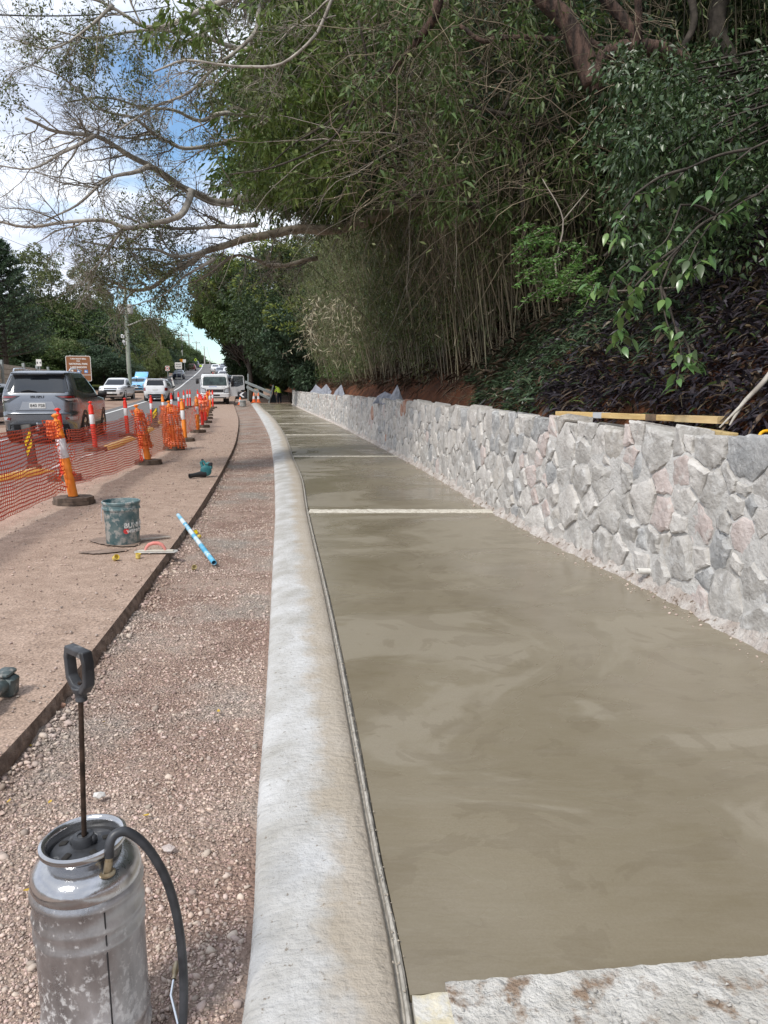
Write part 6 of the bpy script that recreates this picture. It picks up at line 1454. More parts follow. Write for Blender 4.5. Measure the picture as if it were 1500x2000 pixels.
pebbles('joint_crumbs',P,np.clip(.0022*np.exp(.4*rng.normal(size=n)),.001,.005),M_kerb,'small crumbs along the joint between kerb and path')
# single stones and fallen leaves
def rock(px,py,z,s,m_,lab,name='stone_chunk'):
    p=gp(px,py,z); mb=MB(); V=IV*(1+.22*rng.normal(size=(12,1)))*np.array([1.4,1,.75])*s; V[:,2]=np.maximum(V[:,2],-s*.5); mb.add([tuple(q) for q in V],[tuple(f) for f in IF]); o=mb.build(name,m_); o.location=(p.x,p.y,z+s*.45); tag(o,lab,'stone'); return o
rock(196,1556,-.075,.019,mat('white_chunk',(.66,.65,.62),(.75,.74,.72),scale=60,rough=.9),'white broken stone chunk lying on the gravel above the sprayer rim')
rock(112,1385,-.075,.030,mats_st[5],'reddish stone lump under the broken road edge beside the pump handle')
rock(330,1662,-.075,.016,mats_st[3],'pale pinkish stone lying to the right of the sprayer rim')
M_yl=mat('fallen_leaf_yellow',(.62,.38,.03),(.70,.50,.08),scale=30,rough=.6,sub=.2)
def fallen(px,py,z,s,lab):
    p=gp(px,py,z); mb=MB(); pr=[(0,0),(.25,.24),(.55,.26),(.85,.1),(1,0)]; vs=[]
    for t,wd in pr: vs+=[(t-.5,wd,.10*wd+.3*(t-.5)**2),(t-.5,0,.3*(t-.5)**2),(t-.5,-wd,.18*wd+.3*(t-.5)**2)]
    fs=[]
    for i in range(4): a=i*3; fs+=[(a,a+1,a+4,a+3),(a+1,a+2,a+5,a+4)]
    mb.add(vs,fs); o=mb.build('fallen_leaf',M_yl,smooth=180); o.location=(p.x,p.y,z+.012); o.scale=(s,s,s); o.rotation_euler=(rr.gauss(0,.2),rr.gauss(0,.2),rr.uniform(0,6.3)); tag(o,lab,'leaf','yellow leaves fallen on the gravel')
for px,py,lab in ((204,1414,'curled yellow leaf on the gravel just right of the pump rod'),(35,1489,'yellow leaf under the broken road edge near the left side of the view'),(62,1461,'small yellow leaf up against the road edge above the other one'),(286,1598,'dull yellow leaf on the gravel right of the sprayer rim'),(98,1572,'pale yellow leaf on the gravel just above the sprayer'),(427,1393,'lone yellow leaf in the middle of the gravel bed'),(240,1217,'yellow leaf lying in the corner under the road edge above the pump handle'),(18,1570,'yellow leaf lowest at the left edge of the view'),(55,1745,'brownish yellow leaf close to the left side of the sprayer tank')):
    fallen(px,py,-.08,rr.uniform(.022,.03)*(1 if py>1300 else 1.2),lab)
# ================================================================== FORMWORK at the near end
M_fboard=mat('cement_splashed_board',(.50,.475,.43),(.68,.66,.62),scale=7,detail=9,bump=1.,bscale=34,bdist=.03,rough=.95,c3=(.30,.22,.16),s3=9,t3=(.54,.64),spec=.2)
A=gp(873,1957,.04); B_=gp(1500,1903,.04); d=(B_-A).normalized(); rot=Matrix.Rotation(math.atan2(d.y,d.x),3,'Z')
def rough_board(name,m_,L,wd,h,seed,par=None):
    mb=MB(); nx=int(L/.012); nyy=9
    for i in range(nx+1):
        for j in range(nyy):
            t=j/(nyy-1); x=L*i/nx; 
            if j==0: y,z=0,-h
            elif j==nyy-1: y,z=-wd,-h
            else: y=-wd*(j-1)/(nyy-3); z=.004*fbm(x*18,y*18,seed)+.003*fbm(x*60,y*60,seed+2)+(.006*max(0,fbm(x*7,y*9,seed+5)))
            y+=.003*fbm(x*22,j*3.,seed+7)*(1 if j in(1,nyy-2) else 0)
            mb.v.append((x,y,z))
    for i in range(nx):
        for j in range(nyy-1): mb.f.append((i*nyy+j,i*nyy+j+1,(i+1)*nyy+j+1,(i+1)*nyy+j)); mb.m.append(0)
    mb.f.append(tuple(range(nyy))[::-1]); mb.f.append(tuple(range(nx*nyy,nx*nyy+nyy))); mb.m+= [0,0]
    return mb.build(name,m_,par,smooth=60)
fb=rough_board('formwork_board',M_fboard,2.1,.24,.09,3); fb.location=A+Vector((0,.052,.004)); fb.rotation_euler=(0,0,math.atan2(d.y,d.x)); tag(fb,'cement splashed timber board closing the near end of the fresh slab','formwork board')
A2=gp(806,1966,.04); fb2=rough_board('timber_block',mat('splashed_pine',(.50,.44,.30),(.66,.60,.46),scale=14,detail=8,bump=.8,bscale=50,rough=.9,c3=(.6,.58,.53),s3=10,t3=(.5,.6)),.088,.11,.08,8); fb2.location=A2+Vector((0,.03,.002)); fb2.rotation_euler=(0,0,math.atan2(d.y,d.x)-.02); tag(fb2,'short splashed timber block between the kerb joint and the end board','timber block')
# compacted ground where the next slab will go
mb=MB(); mb.grid(lambda u,v:Vector((.0+3*u,-4+5.6*v,-.075+.015*fbm(u*9,v*15))),40,60); tag(mb.build('footpath_base',M_gravel,smooth=180),kind='structure')
pt_=[]; 
P=np.stack([A.x+d.x*rng.random(150)*1.0,A.y+d.y*rng.random(150)-.02-.2*rng.random(150),np.full(150,.05)],1); 
q0=rng.random(260)*1.0; q1=.22*rng.random(260)**.7; P=np.stack([A.x+d.x*q0+d.y*q1,A.y+d.y*q0-d.x*q1,np.full(260,.052)],1); pebbles('mortar_splatter',P,np.clip(.0028*np.exp(.6*rng.normal(size=260)),.0012,.008),M_fboard,'dried mortar lumps stuck on the near end board')
# ================================================================== SPRAYER
M_steel=mat('scuffed_steel',(.42,.42,.43),(.68,.68,.69),scale=5,detail=9,rough=.2,metal=.9,c3=(.62,.61,.60),s3=9,t3=(.52,.72),bump=.12,bscale=40,rrange=(.12,.35),stretch=(1,1,.5))
def steel_body():
    m=mat('cement_stained_steel',(.30,.30,.31),(.60,.60,.61),scale=6,detail=9,rough=.42,metal=.75,bump=.2,bscale=50,rrange=(.25,.5),stretch=(1,1,.45))
    t=m.node_tree;n=t.nodes;l=t.links;b=n['Principled BSDF']; src=b.inputs['Base Color'].links[0].from_socket
    tcn=n.new('ShaderNodeTexCoord'); sp=n.new('ShaderNodeSeparateXYZ'); l.new(tcn.outputs['Object'],sp.inputs[0])
    mp=n.new('ShaderNodeMapping'); mp.inputs['Scale'].default_value=(1,1,.8); l.new(tcn.outputs['Object'],mp.inputs[0])
    a=n.new('ShaderNodeTexNoise'); a.inputs['Scale'].default_value=60; a.inputs['Detail'].default_value=9; a.inputs['Roughness'].default_value=.72; l.new(mp.outputs[0],a.inputs['Vector'])
    h=n.new('ShaderNodeMapRange'); h.inputs[1].default_value=.02; h.inputs[2].default_value=.40; h.inputs[3].default_value=.10; h.inputs[4].default_value=-.05; l.new(sp.outputs['Z'],h.inputs[0])
    ad=n.new('ShaderNodeMath'); ad.operation='ADD'; l.new(a.outputs['Fac'],ad.inputs[0]); l.new(h.outputs[0],ad.inputs[1])
    r=n.new('ShaderNodeMapRange'); r.inputs[1].default_value=.53; r.inputs[2].default_value=.60; r.inputs[4].default_value=.8; l.new(ad.outputs[0],r.inputs[0])
    mx=n.new('ShaderNodeMix'); mx.data_type='RGBA'; l.new(r.outputs[0],mx.inputs[0]); l.new(src,mx.inputs[6]); mx.inputs[7].default_value=(.60,.59,.575,1); l.new(mx.outputs[2],b.inputs['Base Color'])
    mm=n.new('ShaderNodeMath'); mm.operation='MULTIPLY_ADD'; l.new(r.outputs[0],mm.inputs[0]); mm.inputs[1].default_value=-.85; mm.inputs[2].default_value=.78; l.new(mm.outputs[0],b.inputs['Metallic'])
    return m
M_tank=steel_body(); M_plug=mat('dirty_black_plastic',(.020,.021,.024),(.06,.063,.07),scale=14,detail=7,rough=.5,c3=(.20,.20,.20),s3=26,t3=(.60,.72)); M_brass=mat('brass',(.26,.20,.12),(.44,.37,.26),scale=30,rough=.42,metal=.85)
TR=.113; tank_h=.50
tc_=at(167,1690,1.30)              # middle of the tank top
ZT=-.08+tank_h
rim_ray=ray(165,1640); tt=(ZT+.035-CH)/rim_ray.z
cx_,cy_=rim_ray.x*tt,rim_ray.y*tt
spr=empty('sprayer',(cx_,cy_,-.08),label='stainless steel pump sprayer with raised black handle and hose in the near left corner',cat='sprayer')
H_=tank_h
prof=[(.001,.006),(TR*.93,.0),(TR,.012)]
z=.02
for zr_ in (.075,.13,.345,.385):
    prof+= [(TR,zr_-.012),(TR+.0035,zr_-.004),(TR+.0035,zr_+.004),(TR,zr_+.012)]
prof+= [(TR,.428),(TR+.004,.434),(TR+.004,.440),(TR+.001,.446),(TR-.002,.452)]
mb=MB(); mb.lathe(prof,64); mb.build('tank',M_tank,spr,smooth=35)
mb=MB(); mb.lathe([(TR-.002,.450),(TR+.001,.458),(TR-.0005,.474),(TR-.007,.487),(TR-.020,.497),(TR-.034,.504),(.070,.506),(.066,.503)],64); mb.build('shoulder',M_steel,spr,smooth=60)
T_=Matrix.Translation((0,0,.491))@Matrix.Rotation(R(-3),4,'Y')
def sp_fin(mb,name,m_,sm=50,par=None): q=mb.build(name,m_,par or spr,smooth=sm); q.data.transform(T_); return q
mb=MB(); mb.lathe([(.076,-.01),(.0765,.026),(.081,.033),(.086,.036),(.0905,.042),(.0895,.050),(.083,.053),(.077,.050),(.0745,.043),(.0735,.010),(.072,-.008)],64); sp_fin(mb,'rim',M_steel)
mb=MB(); mb.lathe([(.0730,.020),(.068,.027),(.040,.034),(.022,.036)],48)
for k in range(6): pass
lid=sp_fin(mb,'lid',M_plug,40)
for k in range(5):
    a=k*2*math.pi/5+.5; mb=MB(); mb.box((math.cos(a)*.047,math.sin(a)*.047,.0335),(.018,.014,.006),Matrix.Rotation(a,3,'Z')@Matrix.Rotation(R(12),3,'Y'),bev=.002); sp_fin(mb,'lid_slot',M_black,40,lid)
mb=MB(); mb.lathe([(.024,.026),(.024,.050),(.021,.056),(.012,.056),(.0105,.040)],24); mb.box((0,.0,.044),(.058,.016,.020),bev=.004); sp_fin(mb,'pump_collar',M_plug)
hb=at(158,1350,cy_+.0)  # handle base
rodtop=Vector((ray(157,1358).x/ray(157,1358).y*cy_,cy_,0)); rodlen=hb.z-(-.08+.54)
dxr=(hb.x-cx_)
mb=MB(); mb.tube([(0,0,.54),(dxr,0,.54+rodlen+.02)],.0055,12); mb.build('rod',mat('rusty_rod',(.035,.025,.02),(.09,.06,.045),scale=40,rough=.5,metal=.6),spr,smooth=60)
hz=.54+rodlen
hd_=empty('x0') if False else None
mb=MB()
# D handle: closed band, seen three quarter on
ang=R(-40)
outer=[(-.030,.0),(-.058,.030),(-.063,.10),(-.052,.135),(.052,.135),(.063,.10),(.058,.030),(.030,.0)]
inner=[(-.018,.022),(-.040,.042),(-.045,.095),(-.036,.112),(.036,.112),(.045,.095),(.040,.042),(.018,.022)]
Rz=Matrix.Rotation(ang,3,'Z'); sc_=.70
def hp(x,y,z): return Rz@Vector((x*sc_,y*sc_,z*sc_))+Vector((dxr,0,hz))
n=len(outer); wd=.0165; bvl=.004; vs=[]
for (o_w,rad) in ((-wd,0),(-wd+bvl,1),(wd-bvl,1),(wd,0)):
    for (a,b2),(c,e) in zip(outer,inner):
        cxm,cym=(a+c)/2,(b2+e)/2; k=1. if rad else .86
        vs.append(hp(cxm+(a-cxm)*k,o_w,cym+(b2-cym)*k))
    for (a,b2),(c,e) in zip(outer,inner):
        cxm,cym=(a+c)/2,(b2+e)/2; k=1. if rad else .86
        vs.append(hp(cxm+(c-cxm)*k,o_w,cym+(e-cym)*k))
fs=[]; W2=2*n
for L_ in range(3):
    for i in range(n):
        j=(i+1)%n
        fs.append((L_*W2+i,L_*W2+j,(L_+1)*W2+j,(L_+1)*W2+i)); fs.append((L_*W2+n+j,L_*W2+n+i,(L_+1)*W2+n+i,(L_+1)*W2+n+j))
for i in range(n):
    j=(i+1)%n; fs.append((i,n+i,n+j,j)); fs.append((3*W2+i,3*W2+j,3*W2+n+j,3*W2+n+i))
mb.add(vs,fs)
mb.tube([hp(0,0,-.030),hp(0,0,-.012),hp(0,0,.004),hp(0,0,.016)],[.013,.011,.017,.019],12)
h_o=mb.build('handle',M_plug,spr,smooth=35); md=h_o.modifiers.new('b','BEVEL'); md.width=.0025; md.segments=2; md.limit_method='ANGLE'
# outlet and hose
oc=Vector((.068,-.058,.496)); mb=MB(); mb.lathe([(.017,0),(.017,.004),(.011,.006)],20,oc); mb.tube([oc,oc+Vector((.004,.003,.028))],.0085,10); mb.tube([oc+Vector((.004,.003,.026)),oc+Vector((.006,.006,.046))],.0075,6); mb.build('outlet',M_brass,spr,smooth=40)
hp_=[oc+Vector((.005,.006,.034)),oc+Vector((.006,.010,.062)),oc+Vector((.016,.020,.078)),oc+Vector((.040,.03,.074)),oc+Vector((.075,.04,.030)),oc+Vector((.108,.05,-.055)),oc+Vector((.128,.05,-.16)),oc+Vector((.136,.04,-.29)),oc+Vector((.134,.01,-.40)),oc+Vector((.12,-.06,-.47)),oc+Vector((.05,-.14,-.480)),oc+Vector((-.06,-.2,-.480))]
mb=MB(); limb_r=[.0078,.0085,.0095]+[.0095]*9; 
ts=list(range(len(hp_))); fx=[crom(ts,[p[i] for p in hp_]) for i in range(3)]; Q=[Vector((fx[0](k/8),fx[1](k/8),fx[2](k/8))) for k in range((len(hp_)-1)*8+1)]
mb.tube(Q,.0098,14); mb.build('hose',mat('hose_rubber',(.022,.024,.028),(.05,.053,.06),scale=20,rough=.42),spr,smooth=60)
# weld seam and drip rods on the tank
for a in (R(-52),R(-170)):
    mb=MB(); mb.tube([(math.cos(a)*(TR+.001),math.sin(a)*(TR+.001),.02),(math.cos(a)*(TR+.001),math.sin(a)*(TR+.001),.43)],.0016,6); mb.build('seam',M_blk,spr,smooth=60)
# wand lying on the gravel
p=gp(341,1903,-.05); q=gp(334,1945,-.06); e=gp(350,2010,-.07)
wd_=empty('spray_wand',p,label='thin metal spray wand with a brass nozzle lying between hose and kerb',cat='spray wand')
mb=MB(); mb.tube([Vector((0,0,0)),q-p,e-p,e-p+Vector((.03,-.2,0))],.0042,8); mb.build('tube',M_chrome,wd_,smooth=60)
mb=MB(); dr=(p-q).normalized(); rt_=dr.to_track_quat('Z','Y').to_matrix(); mb.lathe([(.001,.034),(.006,.034),(.0075,.030),(.0085,.018),(.0085,.006),(.006,0),(.006,-.015)],10,(0,0,0),rt_); mb.build('nozzle',M_brass,wd_,smooth=40)
# ================================================================== ANGLE GRINDER at the left edge
p=gp(-36,1412,.0); gr=empty('angle_grinder',p,label='grey cordless angle grinder lying at the left edge of the old road',cat='grinder')
M_gp=mat('grinder_plastic',(.035,.05,.052),(.10,.13,.13),scale=18,detail=7,rough=.5,c3=(.28,.27,.25),s3=22,t3=(.55,.66)); M_gm=mat('grinder_metal',(.22,.22,.21),(.42,.41,.39),scale=20,detail=7,rough=.45,metal=.6)
s=1.0
def gl(x,y,z): return Vector((x*s,y*s,z*s))
mb=MB(); mb.box(gl(-.032,.29,.050),(.085,.075,.10),Matrix.Rotation(R(8),3,'Y'),bev=.012); mb.box(gl(-.036,.29,.110),(.07,.09,.026),bev=.008); mb.build('battery',M_gp,gr,smooth=45)
mb=MB(); mb.tube([gl(-.035,.28,.06),gl(-.034,.22,.062),gl(-.03,.15,.062),gl(-.024,.10,.06)],[.034,.031,.030,.033],14); mb.build('body_grip',M_gp,gr,smooth=45)
mb=MB(); mb.tube([gl(-.024,.105,.058),gl(-.016,.06,.055),gl(-.012,.03,.050)],[.037,.040,.030],12); mb.lathe([(.028,.055),(.034,.045),(.034,.02),(.024,.012)],14,gl(-.012,.035,0)); mb.build('gear_head',M_gm,gr,smooth=45)
mb=MB(); mb.lathe([(.001,.012),(.055,.014),(.060,.010),(.060,.007),(.001,.007)],28,gl(-.005,.01,0),Matrix.Rotation(R(4),3,'X')); mb.build('cutting_disc',M_blk,gr,smooth=40)
mb=MB(); mb.lathe([(.001,.024),(.012,.024),(.016,.020),(.016,.014)],12,gl(-.005,.01,0)); mb.build('flange_nut',M_chrome,gr,smooth=40)
# ================================================================== BUCKET
pb_=gp(241,1060,0.); sB=1.; bk=empty('bucket',(pb_.x,pb_.y,.003),label='dirty blue green plastic bucket smeared with cement, standing on the old road',cat='bucket')
Zc=pb_.y*math.cos(PITCH)+CH*math.sin(PITCH); rb=62/2/FPX*Zc; rt2=71/2/FPX*Zc; hB=rt2*2*1.17
M_bk=mat('cement_smeared_teal',(.030,.105,.125),(.20,.26,.26),scale=11,detail=9,rough=.6,c3=(.42,.43,.41),s3=14,t3=(.49,.60),bump=.25,bscale=50,lo=.3,hi=.7)
mb=MB(); mb.lathe([(.001,.0),(rb*.96,.0),(rb,.008),(rb+(rt2-.012-rb)*.8,hB*.78),(rt2-.010,hB*.80),(rt2-.003,hB*.81),(rt2-.002,hB*.85),(rt2-.008,hB*.86),(rt2-.007,hB*.93),(rt2,hB*.94),(rt2+.002,hB*.985),(rt2-.002,hB),(rt2-.008,hB),(rt2-.012,hB*.97),(rb-.006,.02),(.001,.018)],48); mb.build('shell',M_bk,bk,smooth=35)
mb=MB(); pts_=[Vector((math.cos(a)*(rt2+.004),-abs(math.sin(a))*(rt2+.004)*.55-.02,hB*.88-abs(math.sin(a))*.15)) for a in [math.pi+i*math.pi/16 for i in range(17)]]; pts_=[Vector((-rt2*.995,-.02,hB*.90)),Vector((-rt2*1.02,-.04,hB*.72)),Vector((-rt2*.99,-.05,hB*.52))]; mb.tube(pts_,.0022,6); mb.build('wire_handle',M_chrome,bk,smooth=60)
def bbend(rr2,z0):
    def f(co):
        a=co.x/rr2; zz_=co.y+z0; r=rb+(rt2-rb)*(zz_/hB)+.0015-co.z*0+ (.002 if co.z>0 else -.001); a0=R(-90+24)
        return Vector((math.cos(a0+a)*r,math.sin(a0+a)*r,zz_))
    return f
M_wpr=mat('white_print',(.72,.72,.70),(.8,.8,.78),scale=20,rough=.6,c3=(.3,.36,.36),s3=30,t3=(.55,.62)); M_rpr=mat('red_print',(.62,.05,.05),rough=.6)
textobj('bucket_print','BUNNINGS',.062,M_wpr,bk,None,.001,align='LEFT',bold=.0012,bend=bbend(rb*1.03,hB*.455))
textobj('bucket_print','warehouse',.058,M_wpr,bk,None,.001,align='LEFT',bold=.0012,bend=lambda co:bbend(rb*1.03,hB*.335)(Vector((co.x+.022,co.y,co.z))))
textobj('red_mark','\u25cf' if False else 'o',.07,M_rpr,bk,None,.001,align='LEFT',bold=.008,bend=bbend(rb*1.03,hB*.345))
# damp patch round the bucket
def blob(name,pts_,z,m_,seed=0):
    c=sum((Vector(p) for p in pts_),Vector())/len(pts_); vs=[c]; n=60
    ts=list(range(len(pts_)+1)); fx=crom(ts,[p[0] for p in pts_]+[pts_[0][0]]); fy=crom(ts,[p[1] for p in pts_]+[pts_[0][1]])
    for k in range(n): t=k/n*len(pts_); q=Vector((fx(t),fy(t),z)); q=c+(q-c)*(1+.14*fbm(k*.6,seed,2)); vs.append(Vector((q.x,q.y,z)))
    mb=MB(); mb.add([(v.x,v.y,z) for v in vs],[(0,1+k,1+(k+1)%n) for k in range(n)]); o=mb.build(name,m_); tag(o,kind='stuff'); return o
M_wet=mat('damp_road',(.20,.145,.112),(.29,.215,.17),scale=12,detail=8,rough=.75,bump=.3,bscale=60)
tag(blob('damp_patch',[gp(172,1056),gp(202,1051),gp(262,1054),gp(278,1056),(gp(262,1068)),(gp(215,1067)),gp(185,1061)],.0085,M_wet),'damp stain on the road under the bucket','stain')
tag(blob('damp_patch',[gp(150,1080),gp(190,1076),gp(235,1073),gp(250,1076),gp(215,1081),gp(180,1083)],.0085,M_wet,4),'damp smear on the road in front of the bucket','stain')
# ================================================================== thin float strip, hand float, pipe, caps
A=gp(273,1055,.008);B_=gp(332,1049,.008); o=empty('timber_strip',A,math.atan2(B_.y-A.y,B_.x-A.x),label='thin grey strip of wood lying to the right of the bucket',cat='timber strip')
mb=MB(); L=(B_-A).length; mb.box((L/2,0,.004),(L,.035,.014),bev=.003); mb.build('strip',mat('grey_wood',(.36,.31,.26),(.48,.42,.36),scale=20,stretch=(1,6,1),rough=.9),o)
A=gp(262,1078,.01);B_=gp(348,1077,.01); o=empty('hand_float',A,math.atan2(B_.y-A.y,B_.x-A.x),label='steel hand float with a faded red handle lying across the road edge',cat='hand float')
L=(B_-A).length; mb=MB(); mb.prism([(0,0),(.02,-.055),(L-.02,-.055),(L,0),(L-.02,.055),(.02,.055)],0,.004); mb.build('blade',mat('float_steel',(.45,.44,.40),(.62,.60,.56),scale=18,rough=.5,metal=.3),o)
mb=MB(); mb.box((L/2,0,.010),(L*.80,.025,.014),bev=.004); mb.build('mounting_bar',mat('float_bar',(.52,.49,.42),rough=.6),o)
hpnt=[(L*.26,0,.012),(L*.28,0,.035),(L*.34,0,.062),(L*.44,0,.075),(L*.56,0,.075),(L*.64,0,.060),(L*.69,0,.034),(L*.71,0,.012)]
mb=MB(); mb.tube([Vector(q) for q in hpnt],[.012,.013,.015,.016,.016,.015,.013,.012],10); mb.build('handle',mat('faded_red',(.62,.19,.16),(.70,.30,.26),scale=14,rough=.6),o,smooth=60)
M_pipe=mat('blue_pipe',(.08,.36,.56),(.14,.46,.66),scale=3,rough=.45,c3=(.52,.66,.72),s3=9,t3=(.5,.62),stretch=(1,1,1))
A=gp(348,1006,.012);B_=gp(418,1099,-.05); o=empty('pipe',A,label='blue and white plastic pipe leaning off the road edge onto the gravel',cat='pipe')
mb=MB(); dv=(B_-A); rt_=dv.normalized().to_track_quat('Z','Y').to_matrix(); L=dv.length; mb.lathe([(.017,0),(.021,.002),(.021,L*.08),(.0225,L*.09),(.0225,L-.002),(.021,L),(.018,L),(.018,L-.15)],20,(0,0,0),rt_); mb.lathe([(.018,L-.12),(.001,L-.12)],20,(0,0,0),rt_); mb.build('tube',M_pipe,o,smooth=40)
for t0,t1 in((.14,.24),(.40,.50),(.62,.70)):
    mb=MB(); mb.lathe([(.0233,L*t0),(.0233,L*t1)],20,(0,0,0),rt_); mb.build('white_band',mat('pipe_white',(.60,.70,.74),rough=.5),o,smooth=60)
M_cap=mat('yellow_cap',(.66,.48,.06),(.74,.58,.14),scale=14,rough=.5,c3=(.5,.42,.22),s3=14,t3=(.55,.7)); M_cap2=mat('bright_yellow_cap',(.82,.62,.01),rough=.45)
def cap(px,py,z,tilt,az,lab,m_=M_cap,s=1.):
    p=gp(px,py,z); o=empty('rebar_cap',(p.x,p.y,z+.02*s),label=lab,cat='plastic cap',group='yellow plastic safety caps near the bucket')
    T=Matrix.Rotation(R(az),3,'Z')@Matrix.Rotation(R(tilt),3,'Y'); mb=MB(); mb.lathe([(.001,-.024*s),(.016*s,-.024*s),(.0215*s,-.018*s),(.0225*s,.020*s),(.024*s,.024*s),(.020*s,.024*s),(.018*s,.0),(.001,-.004)],20,(0,0,0),T); mb.build('cup',m_,o,smooth=40)
    mb=MB(); mb.lathe([(.0245*s,.018*s),(.0255*s,.021*s),(.0245*s,.025*s)],20,(0,0,0),T); mb.build('lip',m_,o,smooth=40)
cap(226,1094,.002,62,-40,'yellow plastic cap lying with its open end showing, left of the float'); cap(270,1090,.002,8,0,'yellow plastic cap standing upright under the float',s=.9)
cap(383,1043,-.08,30,150,'bright yellow plastic cap on the gravel touching the blue pipe',M_cap2,.85); cap(388,1052,-.08,80,80,'dull yellow plastic cap just below the bright one by the blue pipe',s=.85); cap(379,1113,-.08,55,-60,'dusty yellow plastic cap on the gravel below the blue pipe',mat('dusty_cap',(.42,.34,.16),rough=.7),.85)
# ================================================================== cordless blower
pv=gp(396,932,.0); bl=empty('blower',(pv.x,pv.y,.004),label='teal cordless blower with a stubby black nozzle on the old road',cat='blower'); M_teal=mat('teal_plastic',(.010,.115,.135),(.035,.19,.20),scale=12,detail=6,rough=.5,c3=(.25,.30,.30),s3=18,t3=(.6,.72))
Zc=pv.y; k=Zc/1440.
# built facing the camera: x right, z up; sizes from the photograph
mb=MB(); mb.lathe([(.001,-.045),(.06,-.05),(.085,-.03),(.09,.0),(.085,.035),(.05,.055),(.001,.05)],22,(.055,.0,.10),Matrix.Rotation(R(90),3,'X')@Matrix.Rotation(R(20),3,'Y')); mb.build('fan_housing',M_teal,bl,smooth=50)
mb=MB(); mb.tube([(.04,-.01,.055),(-.02,-.06,.05),(-.08,-.12,.045),(-.13,-.17,.040)],[.058,.045,.036,.034],16); mb.build('nozzle_neck',M_blk,bl,smooth=50)
mb=MB(); rt_=Vector((-.05,-.05,-.005)).normalized().to_track_quat('Z','Y').to_matrix(); mb.lathe([(.032,0),(.037,.003),(.037,.04),(.031,.041),(.029,-.02)],18,(-.13,-.17,.040),rt_); mb.build('nozzle_ring',M_blk,bl,smooth=40)
mb=MB(); mb.tube([(.0,.02,.16),(-.02,.02,.225),(.005,.02,.262),(.03,.02,.235),(.05,.02,.205),(.10,.02,.212),(.125,.02,.19),(.12,.02,.13)],[.03,.026,.020,.020,.022,.026,.032,.036],12); mb.build('handle',M_teal,bl,smooth=50)
mb=MB(); mb.box((.125,.02,.20),(.06,.07,.055),bev=.01); mb.build('battery',M_blk,bl,smooth=40)
mb=MB(); mb.box((.0,.02,.268),(.035,.04,.03),bev=.008); mb.build('trigger_cap',M_blk,bl,smooth=40)
# ================================================================== timbers and cloth on the wall
M_pine=mat('pine_timber',(.52,.34,.13),(.66,.47,.21),scale=4,detail=7,stretch=(1,9,9),rough=.7,c3=(.38,.22,.09),s3=9,t3=(.62,.7))
def beam(a,b_,w_,h_,lab,m_=M_pine,stain=None,name='timber_beam'):
    A=Vector(a);B_=Vector(b_); d=B_-A; o=empty(name,A,label=lab,cat='timber',group='pine timbers lying on the stone wall'); rot=d.to_track_quat('X','Z'); o.rotation_mode='QUATERNION'; o.rotation_quaternion=rot
    mb=MB(); mb.box((d.length/2,0,0),(d.length,w_,h_),bev=.003); mb.build('beam',m_,o)
    if stain:
        for s0,s1,mm in stain:
            mb=MB(); mb.box((d.length*(s0+s1)/2,0,0),(d.length*(s1-s0),w_+.004,h_+.004)); mb.build('splash_mark',mm,o)
    return o
a=at(1092,818,7.25); b2=at(1410,829,5.15); a.z=max(a.z,1.13)+.03; b2.z+=.03
beam(a,b2,.09,.045,'long pine timber lying along the top of the stone wall',stain=((.30,.36,mat('grey_splash',(.42,.44,.46),(.5,.5,.5),scale=30,rough=.9)),(.64,.70,mat('brown_splash',(.10,.07,.045),(.2,.13,.08),scale=20,rough=.9)),(.80,1.003,mat('pine_end',(.56,.40,.20),(.66,.50,.26),scale=6,stretch=(1,9,9),rough=.7))))
a=at(1350,838,5.35); b2=at(1432,851,4.75); beam(a,b2,.07,.035,'short pine offcut under the right end of the long timber',mat('offcut_pine',(.42,.30,.13),(.56,.42,.20),scale=5,stretch=(1,9,9),rough=.8))
mb=MB(); c=at(1500,856,4.62); mb.tube([c+Vector((math.cos(t)*.055,.0+math.sin(t)*.02,math.sin(t)*.045)) for t in [i*math.pi/8 for i in range(-1,10)]],.011,8); tag(mb.build('yellow_hose',mat('yellow_hose',(.75,.40,.01),rough=.4),smooth=60),'curved yellow hose end poking over the wall at the right edge','hose')
M_cloth=mat('silt_cloth',(.20,.21,.24),(.33,.34,.38),scale=5,rough=.85,bump=.2,bscale=80)
def cloth(pts_top,base_h,Ys,lab,seed,dep=.35):
    """cloth propped on stakes behind the wall: ridge points in pixels, hanging to the wall top"""
    o=empty('silt_cloth',at(pts_top[0][0],pts_top[0][1],Ys[0]),label=lab,cat='cloth',group='grey silt cloths draped behind the wall'); oo=Vector(o.location)
    n=len(pts_top); top=[at(p[0],p[1],Ys[0]+(Ys[1]-Ys[0])*i/(n-1)) for i,p in enumerate(pts_top)]; ts=list(range(n)); NU=60; NV=14
    def lin(t,c): i=min(int(t),n-2); f=t-i; return top[i][c]*(1-f)+top[i+1][c]*f
    def fn(u,v):
        t=u*(n-1)*.9999; x,y,z=lin(t,0),lin(t,1),lin(t,2); zb=zr(y)+base_h
        fold=.05*math.sin(u*38+seed)+.04*fbm(u*7,v*2,seed)
        fold+=.03*math.sin(u*17+v*3+seed)
        return Vector((x-v*dep*.3+fold*v*.9,y-.25*v+fold*v*.6,z+(zb-z)*v+.015*fbm(u*12,v*5,seed)))
    mb=MB(); mb.grid(fn,NU,NV); q=mb.build('cloth',M_cloth,o,smooth=180); q.data.transform(Matrix.Translation(-oo)); s_=q.modifiers.new('t','SOLIDIFY'); s_.thickness=.008
    for i in range(0,n):
        if i%2==1:
            m1=MB(); m1.tube([top[i]-oo+Vector((0,.03,.0)),top[i]-oo+Vector((0.02,.05,-.9))],.012,6); m1.build('stake',B_dry,o)
